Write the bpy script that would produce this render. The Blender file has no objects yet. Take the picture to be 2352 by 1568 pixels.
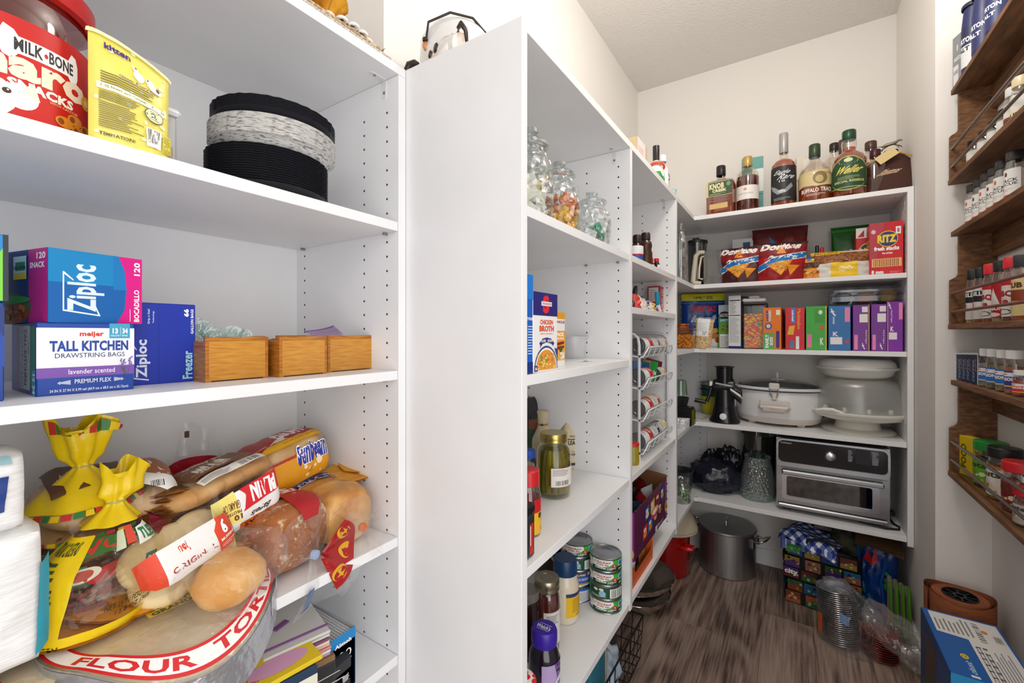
import bpy, bmesh, math, random
from mathutils import Vector, Matrix, noise
RND = random.Random(11)
sc = bpy.context.scene
COL = sc.collection
# ---------------------------------------------------------------- camera
F, YAW, CY, H = 997.45, math.radians(33.217), 766.74, 1.227      # focal length and horizon in pixels of a 2352 x 1568 frame
cam = bpy.data.objects.new('camera', bpy.data.cameras.new('camera')); COL.objects.link(cam)
cam.data.sensor_width = 36; cam.data.lens = F*36/2352; cam.data.shift_y = -(784-CY)/2352
cam.data.clip_start = .02
cam.location = (0, 0, H); cam.rotation_euler = (math.pi/2, 0, YAW)
sc.camera = cam
# ---------------------------------------------------------------- world, lights, exposure
w = bpy.data.worlds.new('world'); sc.world = w; w.use_nodes = True
w.node_tree.nodes['Background'].inputs[0].default_value = (1, .98, .95, 1)
w.node_tree.nodes['Background'].inputs[1].default_value = .50
def area(name, loc, target, sx, sy, power, col=(1, 1, 1), shape='RECTANGLE'):
    l = bpy.data.lights.new(name, 'AREA'); l.shape = shape; l.size = sx; l.size_y = sy; l.energy = power; l.color = col
    o = bpy.data.objects.new(name, l); COL.objects.link(o); o.location = loc
    o.rotation_euler = (Vector(target)-Vector(loc)).to_track_quat('-Z', 'Y').to_euler(); return o
area('alcove_fill', (.51, -.15, 1.22), (-1.0, .25, 1.22), 1.1, 2.0, 16, (1, 1, 1.01))  # added fill lamp facing the alcove; a doorway here is invented
area('hall_daylight', (.1, -.97, 1.45), (-.1, 1.4, 1.3), .8, 1.8, 4.5, (1, 1, 1.01))
pl = bpy.data.lights.new('ceiling_lamp_light', 'POINT'); pl.energy = 17; pl.color = (1, .955, .89); pl.shadow_soft_size = .11
plo = bpy.data.objects.new('ceiling_lamp_light', pl); COL.objects.link(plo); plo.location = (.0, 1.3, 2.42)
sc.view_settings.view_transform = 'Standard'; sc.view_settings.look = 'None'
sc.view_settings.gamma = 1; sc.view_settings.use_curve_mapping = False
sc.view_settings.exposure = 0.0
sc.cycles.transparent_max_bounces = 32
# ---------------------------------------------------------------- places: image column or row -> metres on a known plane
def phi(u): return math.atan((u-1176)/F)-YAW
def yl(u, X): return X/math.tan(phi(u))              # Y where column u meets the plane X
def xb(u, Y): return Y*math.tan(phi(u))              # X where column u meets the plane Y
def dep(X, Y): return -X*math.sin(YAW)+Y*math.cos(YAW)
def zv(v, X, Y): return H-(v-CY)/F*dep(X, Y)         # height seen at row v above the point X, Y
def at(u, v, Z):                                     # point on the level plane Z
    x, y = (u-1176)/F, -(v-CY)/F; t = (Z-H)/y
    return Vector(((x*math.cos(YAW)-math.sin(YAW))*t, (x*math.sin(YAW)+math.cos(YAW))*t, Z))
def pxm(n, X, Y): return n*dep(X, Y)/F               # n pixels at that place in metres
# ---------------------------------------------------------------- materials
def C(h):
    if not isinstance(h, str): return tuple(h)+(1,)*(4-len(h))
    h = h.lstrip('#'); v = [int(h[i:i+2], 16)/255 for i in (0, 2, 4)]
    return tuple(c/12.92 if c <= .04045 else ((c+.055)/1.055)**2.4 for c in v)+(1,)
MC = {}
def new_mat(key):
    m = bpy.data.materials.new(key); m.use_nodes = True
    return m, m.node_tree.nodes, m.node_tree.links, m.node_tree.nodes['Principled BSDF']
def mat(col, rough=.5, metal=0, bump=0, bscale=60, spec=.5, coat=0, var=0, sss=0):
    k = ('p', col, rough, metal, bump, bscale, spec, coat, var, sss)
    if k in MC: return MC[k]
    m, n, l, b = new_mat('m_'+str(col))
    b.inputs['Base Color'].default_value = C(col); b.inputs['Roughness'].default_value = rough
    b.inputs['Metallic'].default_value = metal; b.inputs['Specular IOR Level'].default_value = spec
    b.inputs['Coat Weight'].default_value = coat
    if sss: b.inputs['Subsurface Weight'].default_value = sss; b.inputs['Subsurface Scale'].default_value = .02
    if bump or var:
        tc = n.new('ShaderNodeTexCoord'); t = n.new('ShaderNodeTexNoise'); t.inputs['Scale'].default_value = bscale; t.inputs['Detail'].default_value = 4
        l.new(tc.outputs['Object'], t.inputs['Vector'])
        if bump:
            bp = n.new('ShaderNodeBump'); bp.inputs['Strength'].default_value = bump; bp.inputs['Distance'].default_value = .01
            l.new(t.outputs['Fac'], bp.inputs['Height']); l.new(bp.outputs['Normal'], b.inputs['Normal'])
        if var:
            mx = n.new('ShaderNodeMix'); mx.data_type = 'RGBA'; c = C(col)
            mx.inputs[6].default_value = tuple(x*(1-var) for x in c[:3])+(1,); mx.inputs[7].default_value = tuple(min(1, x*(1+var)) for x in c[:3])+(1,)
            rp = n.new('ShaderNodeMapRange'); rp.inputs[1].default_value = .35; rp.inputs[2].default_value = .65
            l.new(t.outputs['Fac'], rp.inputs[0]); l.new(rp.outputs[0], mx.inputs[0]); l.new(mx.outputs[2], b.inputs['Base Color'])
    MC[k] = m; return m
def two(c1, c2, scale=20, stretch=(1, 1, 1), rough=.5, lo=.4, hi=.6, bump=0, kind='noise', metal=0, coat=0, detail=4, dist=0, rand=False):
    """two colours blended by a noise, voronoi or wave pattern in object space"""
    k = ('t', c1, c2, scale, stretch, rough, lo, hi, bump, kind, metal, coat, detail, dist, rand)
    if k in MC: return MC[k]
    m, n, l, b = new_mat('two_'+str(c1))
    tc = n.new('ShaderNodeTexCoord'); mp = n.new('ShaderNodeMapping'); mp.inputs['Scale'].default_value = stretch
    l.new(tc.outputs['Object'], mp.inputs['Vector'])
    if rand:
        oi = n.new('ShaderNodeObjectInfo'); vm = n.new('ShaderNodeVectorMath'); vm.operation = 'SCALE'; vm.inputs[0].default_value = (31, 17, 23)
        l.new(oi.outputs['Random'], vm.inputs['Scale']); l.new(vm.outputs[0], mp.inputs['Location'])
    if kind == 'noise': t = n.new('ShaderNodeTexNoise'); t.inputs['Detail'].default_value = detail; t.inputs['Distortion'].default_value = dist
    elif kind == 'voronoi': t = n.new('ShaderNodeTexVoronoi')
    else: t = n.new('ShaderNodeTexWave'); t.inputs['Distortion'].default_value = dist; t.bands_direction = kind
    t.inputs['Scale'].default_value = scale; l.new(mp.outputs[0], t.inputs['Vector'])
    out = t.outputs['Distance'] if kind == 'voronoi' else t.outputs['Fac']
    rp = n.new('ShaderNodeMapRange'); rp.inputs[1].default_value = lo; rp.inputs[2].default_value = hi
    mx = n.new('ShaderNodeMix'); mx.data_type = 'RGBA'; mx.inputs[6].default_value = C(c1); mx.inputs[7].default_value = C(c2)
    l.new(out, rp.inputs[0]); l.new(rp.outputs[0], mx.inputs[0]); l.new(mx.outputs[2], b.inputs['Base Color'])
    b.inputs['Roughness'].default_value = rough; b.inputs['Metallic'].default_value = metal; b.inputs['Coat Weight'].default_value = coat
    if bump:
        bp = n.new('ShaderNodeBump'); bp.inputs['Strength'].default_value = bump; bp.inputs['Distance'].default_value = .004
        l.new(rp.outputs[0], bp.inputs['Height']); l.new(bp.outputs['Normal'], b.inputs['Normal'])
    MC[k] = m; return m
def clear(tint='#ffffff', base=.06, edge=.5, rough=.06, bump=0, bscale=40, white=0, stretch=(1, 1, 1), kind='noise'):
    """thin clear plastic or glass: see-through, with reflections that grow towards the edges"""
    k = ('c', tint, base, edge, rough, bump, bscale, white, stretch, kind)
    if k in MC: return MC[k]
    m, n, l, b = new_mat('clear_'+str(tint)); n.remove(b)
    tr = n.new('ShaderNodeBsdfTransparent'); tr.inputs[0].default_value = C(tint)
    gl = n.new('ShaderNodeBsdfGlossy'); gl.inputs['Roughness'].default_value = rough; gl.inputs[0].default_value = (1, 1, 1, 1)
    lw = n.new('ShaderNodeLayerWeight'); lw.inputs[0].default_value = .35
    mr = n.new('ShaderNodeMapRange'); mr.inputs[3].default_value = base; mr.inputs[4].default_value = edge
    l.new(lw.outputs['Facing'], mr.inputs[0])
    mx = n.new('ShaderNodeMixShader'); l.new(mr.outputs[0], mx.inputs[0]); l.new(tr.outputs[0], mx.inputs[1]); l.new(gl.outputs[0], mx.inputs[2])
    o = mx
    if white:
        df = n.new('ShaderNodeBsdfDiffuse'); df.inputs[0].default_value = (.85, .86, .88, 1)
        m2 = n.new('ShaderNodeMixShader'); m2.inputs[0].default_value = white; l.new(mx.outputs[0], m2.inputs[1]); l.new(df.outputs[0], m2.inputs[2]); o = m2
    if bump:
        tc = n.new('ShaderNodeTexCoord'); mp = n.new('ShaderNodeMapping'); mp.inputs['Scale'].default_value = stretch
        t = n.new('ShaderNodeTexNoise' if kind == 'noise' else 'ShaderNodeTexVoronoi'); t.inputs['Scale'].default_value = bscale
        l.new(tc.outputs['Object'], mp.inputs['Vector']); l.new(mp.outputs[0], t.inputs['Vector'])
        bp = n.new('ShaderNodeBump'); bp.inputs['Strength'].default_value = bump; bp.inputs['Distance'].default_value = .01
        l.new(t.outputs['Fac' if kind == 'noise' else 'Distance'], bp.inputs['Height'])
        l.new(bp.outputs['Normal'], gl.inputs['Normal']); l.new(bp.outputs['Normal'], lw.inputs['Normal'])
    l.new(o.outputs[0], n['Material Output'].inputs[0]); MC[k] = m; return m
FILM = clear('#fdfdfd', .02, .17, .10, .45, 45)
FILMW = clear('#fcfcfc', .03, .26, .14, .6, 38, .03)
GLASS = clear('#f2f5f4', .05, .65, .03)
def liquid(col, opaque=.55):
    k = ('l', col, opaque)
    if k in MC: return MC[k]
    m, n, l, b = new_mat('liquid'); b.inputs['Base Color'].default_value = C(col); b.inputs['Roughness'].default_value = .08
    tr = n.new('ShaderNodeBsdfTransparent'); tr.inputs[0].default_value = C(col); mx = n.new('ShaderNodeMixShader'); mx.inputs[0].default_value = opaque
    l.new(tr.outputs[0], mx.inputs[1]); l.new(b.outputs[0], mx.inputs[2]); l.new(mx.outputs[0], n['Material Output'].inputs[0])
    MC[k] = m; return m
STEEL = two('#b9babd', '#8d8e91', 30, (1, 1, .04), .25, .3, .7, metal=1)
CHROME = mat('#c9cbce', .14, 1)
CAN = mat('#a2a4a6', .3, 1)
BLACK = mat('#141416', .35)
WHITE = mat('#eeeeee', .4)
# ---------------------------------------------------------------- geometry
class G:
    def __init__(s): s.v, s.f, s.m = [], [], []
    def add(s, v, f, m=0, mx=None):
        o = len(s.v); s.v += [tuple(mx @ Vector(p)) for p in v] if mx else [tuple(p) for p in v]
        s.f += [tuple(i+o for i in q) for q in f]; s.m += [m]*len(f); return s
    def box(s, a, b, m=0, bev=0, mx=None):
        (x0, y0, z0), (x1, y1, z1) = a, b
        if bev: return s.cbox(a, b, bev, m, mx)
        return s.add([(x0, y0, z0), (x1, y0, z0), (x1, y1, z0), (x0, y1, z0), (x0, y0, z1), (x1, y0, z1), (x1, y1, z1), (x0, y1, z1)],
                     [(0, 3, 2, 1), (4, 5, 6, 7), (0, 1, 5, 4), (1, 2, 6, 5), (2, 3, 7, 6), (3, 0, 4, 7)], m, mx)
    def cbox(s, a, b, c, m=0, mx=None):
        """box with chamfered edges, 26 faces"""
        P = {}; v = []
        for i in (0, 1):
            for j in (0, 1):
                for k in (0, 1):
                    q = [(a, b)[i][0], (a, b)[j][1], (a, b)[k][2]]; d = [c if not t else -c for t in (i, j, k)]
                    for ax in range(3):
                        r = [q[t]+(d[t] if t != ax else 0) for t in range(3)]; P[(i, j, k, ax)] = len(v); v.append(r)
        f = []
        for ax in range(3):
            o1, o2 = [t for t in range(3) if t != ax]
            for e in (0, 1):
                def key(x, y):
                    t = [0, 0, 0]; t[ax] = e; t[o1] = x; t[o2] = y; return P[(*t, ax)]
                q = [key(0, 0), key(1, 0), key(1, 1), key(0, 1)]; f.append(q)
            for x in (0, 1):
                for y in (0, 1):   # edge along ax
                    def k2(e, n):
                        t = [0, 0, 0]; t[ax] = e; t[o1] = x; t[o2] = y; return P[(*t, n)]
                    f.append([k2(0, o1), k2(1, o1), k2(1, o2), k2(0, o2)])
        for i in (0, 1):
            for j in (0, 1):
                for k in (0, 1): f.append([P[(i, j, k, t)] for t in range(3)])
        ctr = Vector([(a[t]+b[t])/2 for t in range(3)])
        g = []
        for q in f:
            pts = [Vector(v[i]) for i in q]; n = (pts[1]-pts[0]).cross(pts[2]-pts[0])
            g.append(q if n.dot(sum(pts, Vector())/len(pts)-ctr) > 0 else q[::-1])
        return s.add(v, g, m, mx)
    def grid(s, fn, nu, nv, cu=False, cv=False, m=0, mx=None, flip=False):
        v = [fn(i/(nu if cu else nu-1), j/(nv if cv else nv-1)) for j in range(nv) for i in range(nu)]; f = []
        for j in range(nv if cv else nv-1):
            for i in range(nu if cu else nu-1):
                q = (j*nu+i, j*nu+(i+1) % nu, (j+1) % nv*nu+(i+1) % nu, (j+1) % nv*nu+i); f.append(q[::-1] if flip else q)
        return s.add(v, f, m, mx)
    def lathe(s, prof, seg=32, m=0, mx=None, mod=None, sx=1, sy=1):
        """prof: (radius, height) from bottom to top; a radius of 0 closes the end"""
        v, f, rows = [], [], []
        for r, z in prof:
            if r <= 1e-6: rows.append([len(v)]); v.append((0, 0, z))
            else:
                rows.append(list(range(len(v), len(v)+seg)))
                for i in range(seg):
                    a = 2*math.pi*i/seg; k = mod(a, z, r) if mod else r; v.append((k*math.cos(a)*sx, k*math.sin(a)*sy, z))
        for A, B in zip(rows, rows[1:]):
            for i in range(seg):
                j = (i+1) % seg
                if len(A) == 1 and len(B) == 1: break
                if len(A) == 1: f.append((A[0], B[j], B[i]))
                elif len(B) == 1: f.append((A[i], A[j], B[0]))
                else: f.append((A[i], A[j], B[j], B[i]))
        return s.add(v, f, m, mx)
    def tube(s, pts, r, seg=8, closed=False, m=0, mx=None):
        P = [Vector(p) for p in pts]; n = len(P); rings = []; up = None; v = []; f = []
        for i in range(n):
            a = P[i-1] if (i or closed) else P[i]; b = P[(i+1) % n] if (i < n-1 or closed) else P[i]
            t = (b-a).normalized()
            if up is None: up = t.orthogonal().normalized()
            up = (up-t*up.dot(t)).normalized(); side = t.cross(up); rr = r[i] if isinstance(r, (list, tuple)) else r
            rings.append(range(len(v), len(v)+seg))
            for k in range(seg):
                q = 2*math.pi*k/seg; v.append(P[i]+(up*math.cos(q)+side*math.sin(q))*rr)
        for i in range(n if closed else n-1):
            A, B = rings[i], rings[(i+1) % n]
            for k in range(seg): f.append((A[k], A[(k+1) % seg], B[(k+1) % seg], B[k]))
        if not closed: f += [tuple(rings[0])[::-1], tuple(rings[-1])]
        return s.add(v, f, m, mx)
    def prism(s, poly, h0, h1, m=0, mx=None):
        """polygon in x, y extruded along z"""
        n = len(poly)
        v = [(x, y, h0) for x, y in poly]+[(x, y, h1) for x, y in poly]
        return s.add(v, [tuple(range(n))[::-1], tuple(range(n, 2*n))]+[(i, (i+1) % n, (i+1) % n+n, i+n) for i in range(n)], m, mx)
    def mesh(s, mats, smooth=40):
        me = bpy.data.meshes.new('mesh'); me.from_pydata(s.v, [], s.f)
        for x in (mats if isinstance(mats, (list, tuple)) else [mats]): me.materials.append(x)
        if any(s.m): me.polygons.foreach_set('material_index', s.m)
        if smooth is not None:
            me.polygons.foreach_set('use_smooth', [True]*len(me.polygons)); me.set_sharp_from_angle(angle=math.radians(smooth))
        me.update(); return me
    def build(s, name, mats, parent=None, smooth=40, loc=(0, 0, 0), rot=(0, 0, 0)):
        return obj(name, s.mesh(mats, smooth), parent, loc, rot)
def obj(name, me, parent=None, loc=(0, 0, 0), rot=(0, 0, 0)):
    o = bpy.data.objects.new(name, me); COL.objects.link(o); o.parent = parent; o.location = loc; o.rotation_euler = rot; return o
def tag(o, label, cat, group=None):
    o['label'] = label; o['category'] = cat
    if group: o['group'] = group
    return o
def thing(name, label, cat, loc, rz=0, group=None, rot=None):
    o = bpy.data.objects.new(name, None); COL.objects.link(o); o.location = loc; o.rotation_euler = rot or (0, 0, rz); o.empty_display_size = .02
    return tag(o, label, cat, group)
def struct(name, g, m, smooth=None):
    o = g.build(name, m, smooth=smooth); o['kind'] = 'structure'; return o
def rbox(name, w, d, h, m, parent=None, bev=.0015, loc=(0, 0, 0), rot=(0, 0, 0)):
    """box standing on its base centre"""
    return G().cbox((-w/2, -d/2, 0), (w/2, d/2, h), bev).build(name, m, parent, 30, loc, rot)
# ---------------------------------------------------------------- flat print: text, patches and pictures laid on a surface
TXT = {}
def glyphs(body, bold):
    k = (body, bold)
    if k not in TXT:
        cu = bpy.data.curves.new('t', 'FONT'); cu.body = body; cu.resolution_u = 2; cu.offset = bold; cu.space_character = 1+bold
        o = bpy.data.objects.new('t', cu); me = bpy.data.meshes.new_from_object(o)
        v = [(p.co.x, p.co.y) for p in me.vertices]; f = [tuple(p.vertices) for p in me.polygons]
        bpy.data.objects.remove(o); bpy.data.curves.remove(cu); bpy.data.meshes.remove(me)
        if not v: v, f = [(0, 0), (1, 0), (1, 1)], [(0, 1, 2)]
        xs, ys = [p[0] for p in v], [p[1] for p in v]; a, b, c, d = min(xs), max(xs), min(ys), max(ys)
        TXT[k] = ([((x-a)/(b-a), (y-c)/(d-c)) for x, y in v], f, (b-a)/(d-c))
    return TXT[k]
class Art:
    """shapes in the unit square of a surface fn(x, y) -> point; each new layer lies a hair above the last"""
    def __init__(s, fn, step=.00005, lift=.0003):
        s.lift = lift; s.fn, s.v, s.f, s.m, s.mats, s.L, s.step = fn, [], [], [], [], 1, step
    def mi(s, c):
        c = c if not isinstance(c, str) else mat(c, .45)
        if c not in s.mats: s.mats.append(c)
        return s.mats.index(c)
    def poly(s, pts, col, layer=None):
        o = len(s.v); L = s.L if layer is None else layer
        s.v += [(x, y, L) for x, y in pts]; s.f.append(tuple(range(o, o+len(pts)))); s.m.append(s.mi(col))
        if layer is None: s.L += .5
        return s
    def rect(s, x0, y0, x1, y1, col): return s.poly([(x0, y0), (x1, y0), (x1, y1), (x0, y1)], col)
    def ell(s, cx, cy, rx, ry, col, n=20, a0=0, a1=360):
        p = [(cx+rx*math.cos(math.radians(a0+(a1-a0)*i/n)), cy+ry*math.sin(math.radians(a0+(a1-a0)*i/n))) for i in range(n if a1-a0 == 360 else n+1)]
        return s.poly(p, col)
    def text(s, body, x0, y0, x1, y1, col, bold=.02, rot=0, shear=0, arc=0):
        """body stretched into the box; rot 90 reads upwards, -90 downwards, 180 upside down"""
        v, f, asp = glyphs(body, bold); o = len(s.v)
        for a, b in v:
            if shear: a = (a+shear*b)/(1+shear)
            if rot == 90: a, b = 1-b, a
            elif rot == -90: a, b = b, 1-a
            elif rot == 180: a, b = 1-a, 1-b
            if arc: b += arc*(1-(2*a-1)**2)
            s.v.append((x0+a*(x1-x0), y0+b*(y1-y0), s.L))
        k = s.mi(col); s.f += [tuple(i+o for i in q) for q in f]; s.m += [k]*len(f); s.L += .5; return s
    def lines(s, x0, y0, x1, y1, n, col, fill=.5, seed=1, vert=False):
        r = random.Random(seed); L = s.L
        for i in range(n):
            e = r.uniform(.6, 1)
            if vert:
                a = x0+(x1-x0)*i/n; s.poly([(a, y0), (a+(x1-x0)/n*fill, y0), (a+(x1-x0)/n*fill, y0+(y1-y0)*e), (a, y0+(y1-y0)*e)], col, L)
            else:
                b = y0+(y1-y0)*i/n; s.poly([(x0, b), (x0+(x1-x0)*e, b), (x0+(x1-x0)*e, b+(y1-y0)/n*fill), (x0, b+(y1-y0)/n*fill)], col, L)
        s.L += .5; return s
    def bars(s, x0, y0, x1, y1, n=14, col='#111111', vert=False, seed=3):
        r = random.Random(seed); L = s.L
        for i in range(n):
            q = r.uniform(.25, .75)
            if vert:
                b = y0+(y1-y0)*i/n; s.poly([(x0, b), (x1, b), (x1, b+(y1-y0)/n*q), (x0, b+(y1-y0)/n*q)], col, L)
            else:
                a = x0+(x1-x0)*i/n; s.poly([(a, y0), (a+(x1-x0)/n*q, y0), (a+(x1-x0)/n*q, y1), (a, y1)], col, L)
        s.L += .5; return s
    def blobs(s, x0, y0, x1, y1, n, cols, r0, r1, seed=1, asp=1):
        r = random.Random(seed)
        for i in range(n):
            q = r.uniform(r0, r1); k = r.randint(5, 8); ph = r.random()*6
            cx, cy = r.uniform(x0+q, max(x0+q, x1-q)), r.uniform(y0+q*asp, max(y0+q*asp, y1-q*asp))
            s.poly([(cx+q*math.cos(ph+6.283*j/k)*r.uniform(.7, 1), cy+q*asp*math.sin(ph+6.283*j/k)*r.uniform(.7, 1)) for j in range(k)], r.choice(cols))
        return s
    def build(s, parent, name='printed_label', cuts=(0, 0), smooth=True):
        if not s.v: return
        bm = bmesh.new(); vs = [bm.verts.new(p) for p in s.v]
        for q, k in zip(s.f, s.m):
            try: bm.faces.new([vs[i] for i in q]).material_index = k
            except ValueError: pass
        for ax, n in ((0, cuts[0]), (1, cuts[1])):
            for i in range(1, n):
                no = (1, 0, 0) if ax == 0 else (0, 1, 0); co = (i/n, 0, 0) if ax == 0 else (0, i/n, 0)
                bmesh.ops.bisect_plane(bm, geom=bm.verts[:]+bm.edges[:]+bm.faces[:], plane_co=co, plane_no=no)
        e = 1e-3
        for p in bm.verts:
            x, y, L = p.co; q = Vector(s.fn(x, y)); dx = Vector(s.fn(x+e, y))-Vector(s.fn(x-e, y)); dy = Vector(s.fn(x, y+e))-Vector(s.fn(x, y-e))
            n = dx.cross(dy); n = n.normalized() if n.length > 1e-12 else Vector((0, 0, 1))
            p.co = q+n*(s.step*L+s.lift)
        me = bpy.data.meshes.new('print'); bm.to_mesh(me); bm.free()
        for x in s.mats: me.materials.append(x)
        if smooth and any(cuts): me.polygons.foreach_set('use_smooth', [True]*len(me.polygons))
        return obj(name, me, parent)
def face(w, d, h, side='front'):
    if side == 'front': return lambda x, y: (-w/2+x*w, -d/2, y*h)
    if side == 'left': return lambda x, y: (-w/2, d/2-x*d, y*h)
    if side == 'right': return lambda x, y: (w/2, -d/2+x*d, y*h)
    if side == 'top': return lambda x, y: (-w/2+x*w, -d/2+y*d, h)
def cyl(r, z0, z1, a0=-100, a1=100, sx=1, sy=1):
    """label around a round body; its middle faces the local -Y"""
    def fn(x, y):
        a = math.radians(-90+a0+(a1-a0)*x); z = z0+(z1-z0)*y; k = r(z) if callable(r) else r
        return (k*math.cos(a)*sx, k*math.sin(a)*sy, z)
    return fn
def prof_r(prof):
    def r(z):
        for (r0, z0), (r1, z1) in zip(prof, prof[1:]):
            if z0 <= z <= z1 and z1 > z0: return r0+(r1-r0)*(z-z0)/(z1-z0)
        return prof[-1][0]
    return r
# ================================================================ the room
PAINT = mat('#efebe6', .85, bump=.05, bscale=220)
CEIL = mat('#e6e2dd', .95, bump=.35, bscale=90)
TRIM = mat('#f3f2f0', .45)
XW, YB, XR, YJ, XR2, ZC = -.8217, 2.6757, .3905, 2.0, .5225, 2.72    # left wall, back wall, right wall, its step, the recessed right wall, ceiling
XA, YA = -1.135, .6976                                              # alcove back, alcove side
Y0 = -1.0
struct('wall_left', G().box((XW-.3-.1, YA, 0), (XW, YB+.1, ZC)), PAINT)
struct('wall_alcove_back', G().box((XA-.1, Y0, 0), (XA, YA, ZC)), PAINT)
struct('wall_back', G().box((XW, YB, 0), (XR2+.1, YB+.1, ZC)), PAINT)
struct('wall_right_far', G().box((XR, YJ, 0), (XR2+.1, YB, ZC)), PAINT)
struct('wall_right', G().box((XR2, .42, 0), (XR2+.1, YJ, ZC)).box((XR2, Y0, 2.24), (XR2+.1, .42, ZC)).box((XR2, Y0, 0), (XR2+.1, -.72, 2.24)), PAINT)  # unseen opening added for the lamp that fills the alcove
struct('wall_front', G().box((XA-.1, Y0-.1, 0), (-.35, Y0, ZC)).box((-.35, Y0-.1, 2.4), (XR2+.1, Y0, ZC)), PAINT)
struct('ceiling', G().box((XA-.1, Y0-.1, ZC), (XR2+.1, YB+.1, ZC+.1)), CEIL)
fl = struct('floor', G().box((XA-.1, Y0-.1, -.05), (XR2+.1, YB+.1, -.004)), mat('#2b2320', .9))
def floor_mat():
    m, n, l, b = new_mat('vinyl_wood')
    tc = n.new('ShaderNodeTexCoord'); oi = n.new('ShaderNodeObjectInfo'); vm = n.new('ShaderNodeVectorMath'); vm.operation = 'SCALE'; vm.inputs[0].default_value = (7, 5, 3)
    l.new(oi.outputs['Random'], vm.inputs['Scale']); mp = n.new('ShaderNodeMapping'); l.new(tc.outputs['Object'], mp.inputs['Vector']); l.new(vm.outputs[0], mp.inputs['Location'])
    mp.inputs['Scale'].default_value = (1, .22, 1)
    big = n.new('ShaderNodeTexNoise'); big.inputs['Scale'].default_value = 6; big.inputs['Detail'].default_value = 1; l.new(mp.outputs[0], big.inputs['Vector'])
    ml = n.new('ShaderNodeMath'); ml.operation = 'MULTIPLY'; ml.inputs[1].default_value = 6; l.new(big.outputs['Fac'], ml.inputs[0])
    fr = n.new('ShaderNodeMath'); fr.operation = 'SINE'; m2 = n.new('ShaderNodeMath'); m2.operation = 'MULTIPLY'; m2.inputs[1].default_value = 6.28; l.new(ml.outputs[0], m2.inputs[0]); l.new(m2.outputs[0], fr.inputs[0])
    fine = n.new('ShaderNodeTexNoise'); fine.inputs['Scale'].default_value = 110; fine.inputs['Detail'].default_value = 5
    mp2 = n.new('ShaderNodeMapping'); mp2.inputs['Scale'].default_value = (1, .05, 1); l.new(tc.outputs['Object'], mp2.inputs['Vector']); l.new(vm.outputs[0], mp2.inputs['Location']); l.new(mp2.outputs[0], fine.inputs['Vector'])
    blot = n.new('ShaderNodeTexNoise'); blot.inputs['Scale'].default_value = 9; l.new(mp.outputs[0], blot.inputs['Vector'])
    a1 = n.new('ShaderNodeMath'); a1.operation = 'MULTIPLY_ADD'; a1.inputs[1].default_value = .075; a1.inputs[2].default_value = 0; l.new(fr.outputs[0], a1.inputs[0])
    a2 = n.new('ShaderNodeMath'); a2.operation = 'MULTIPLY_ADD'; a2.inputs[1].default_value = .75; l.new(fine.outputs['Fac'], a2.inputs[0]); l.new(a1.outputs[0], a2.inputs[2])
    a3 = n.new('ShaderNodeMath'); a3.operation = 'MULTIPLY_ADD'; a3.inputs[1].default_value = .55; l.new(blot.outputs['Fac'], a3.inputs[0]); l.new(a2.outputs[0], a3.inputs[2])
    cr = n.new('ShaderNodeValToRGB'); e = cr.color_ramp.elements; e[0].position = .46; e[0].color = C('#54443d'); e[1].position = .84; e[1].color = C('#ad998c'); x = e.new(.64); x.color = C('#927c70')
    l.new(a3.outputs[0], cr.inputs[0])
    hs = n.new('ShaderNodeHueSaturation'); rr = n.new('ShaderNodeMapRange'); rr.inputs[3].default_value = .8; rr.inputs[4].default_value = 1.15
    l.new(oi.outputs['Random'], rr.inputs[0]); l.new(rr.outputs[0], hs.inputs['Value']); l.new(cr.outputs[0], hs.inputs['Color']); l.new(hs.outputs[0], b.inputs['Base Color'])
    b.inputs['Roughness'].default_value = .5
    bp = n.new('ShaderNodeBump'); bp.inputs['Strength'].default_value = .12; bp.inputs['Distance'].default_value = .003; l.new(fine.outputs['Fac'], bp.inputs['Height']); l.new(bp.outputs[0], b.inputs['Normal'])
    return m
FM = floor_mat(); PW, PL = .178, 1.22
pk = G().cbox((0, 0, -.006), (PW-.0006, PL-.0006, 0), .0008).mesh(FM, None)
for i in range(10):
    y = Y0-.1-[.0, .42, .81, .23, .61, .98, .35, .72, .12, .51][i]
    while y < YB:
        obj('floor_plank', pk, fl, (XA-.05+i*PW, y, 0)); y += PL
for nm, a, b in (('baseboard_back', (XW, YB-.013, 0), (XR, YB, .085)), ('baseboard_right_far', (XR-.013, YJ-.013, 0), (XR, YB, .085)),
                 ('baseboard_right_step', (XR-.013, YJ-.013, 0), (XR2, YJ, .085)), ('baseboard_right', (XR2-.013, .43, 0), (XR2, YJ-.014, .085)), ('baseboard_left', (XW, YA, 0), (XW+.013, YB, .085))):
    struct(nm, G().cbox(a, b, .003), TRIM)
lamp = thing('ceiling_lamp', 'short pendant ceiling lamp with a clear globe', 'lamp', (.0, 1.3, ZC))
G().lathe([(.06, 0), (.06, -.02), (.012, -.026), (.012, -.16), (0, -.16)], 32).build('stem', mat('#d8d8d8', .4), lamp)
G().lathe([(.03, -.165), (.09, -.2), (.125, -.27), (.13, -.31), (.11, -.37), (.06, -.42), (0, -.43)], 32).build('globe', clear('#ffffff', .02, .1, .3), lamp)
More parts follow.
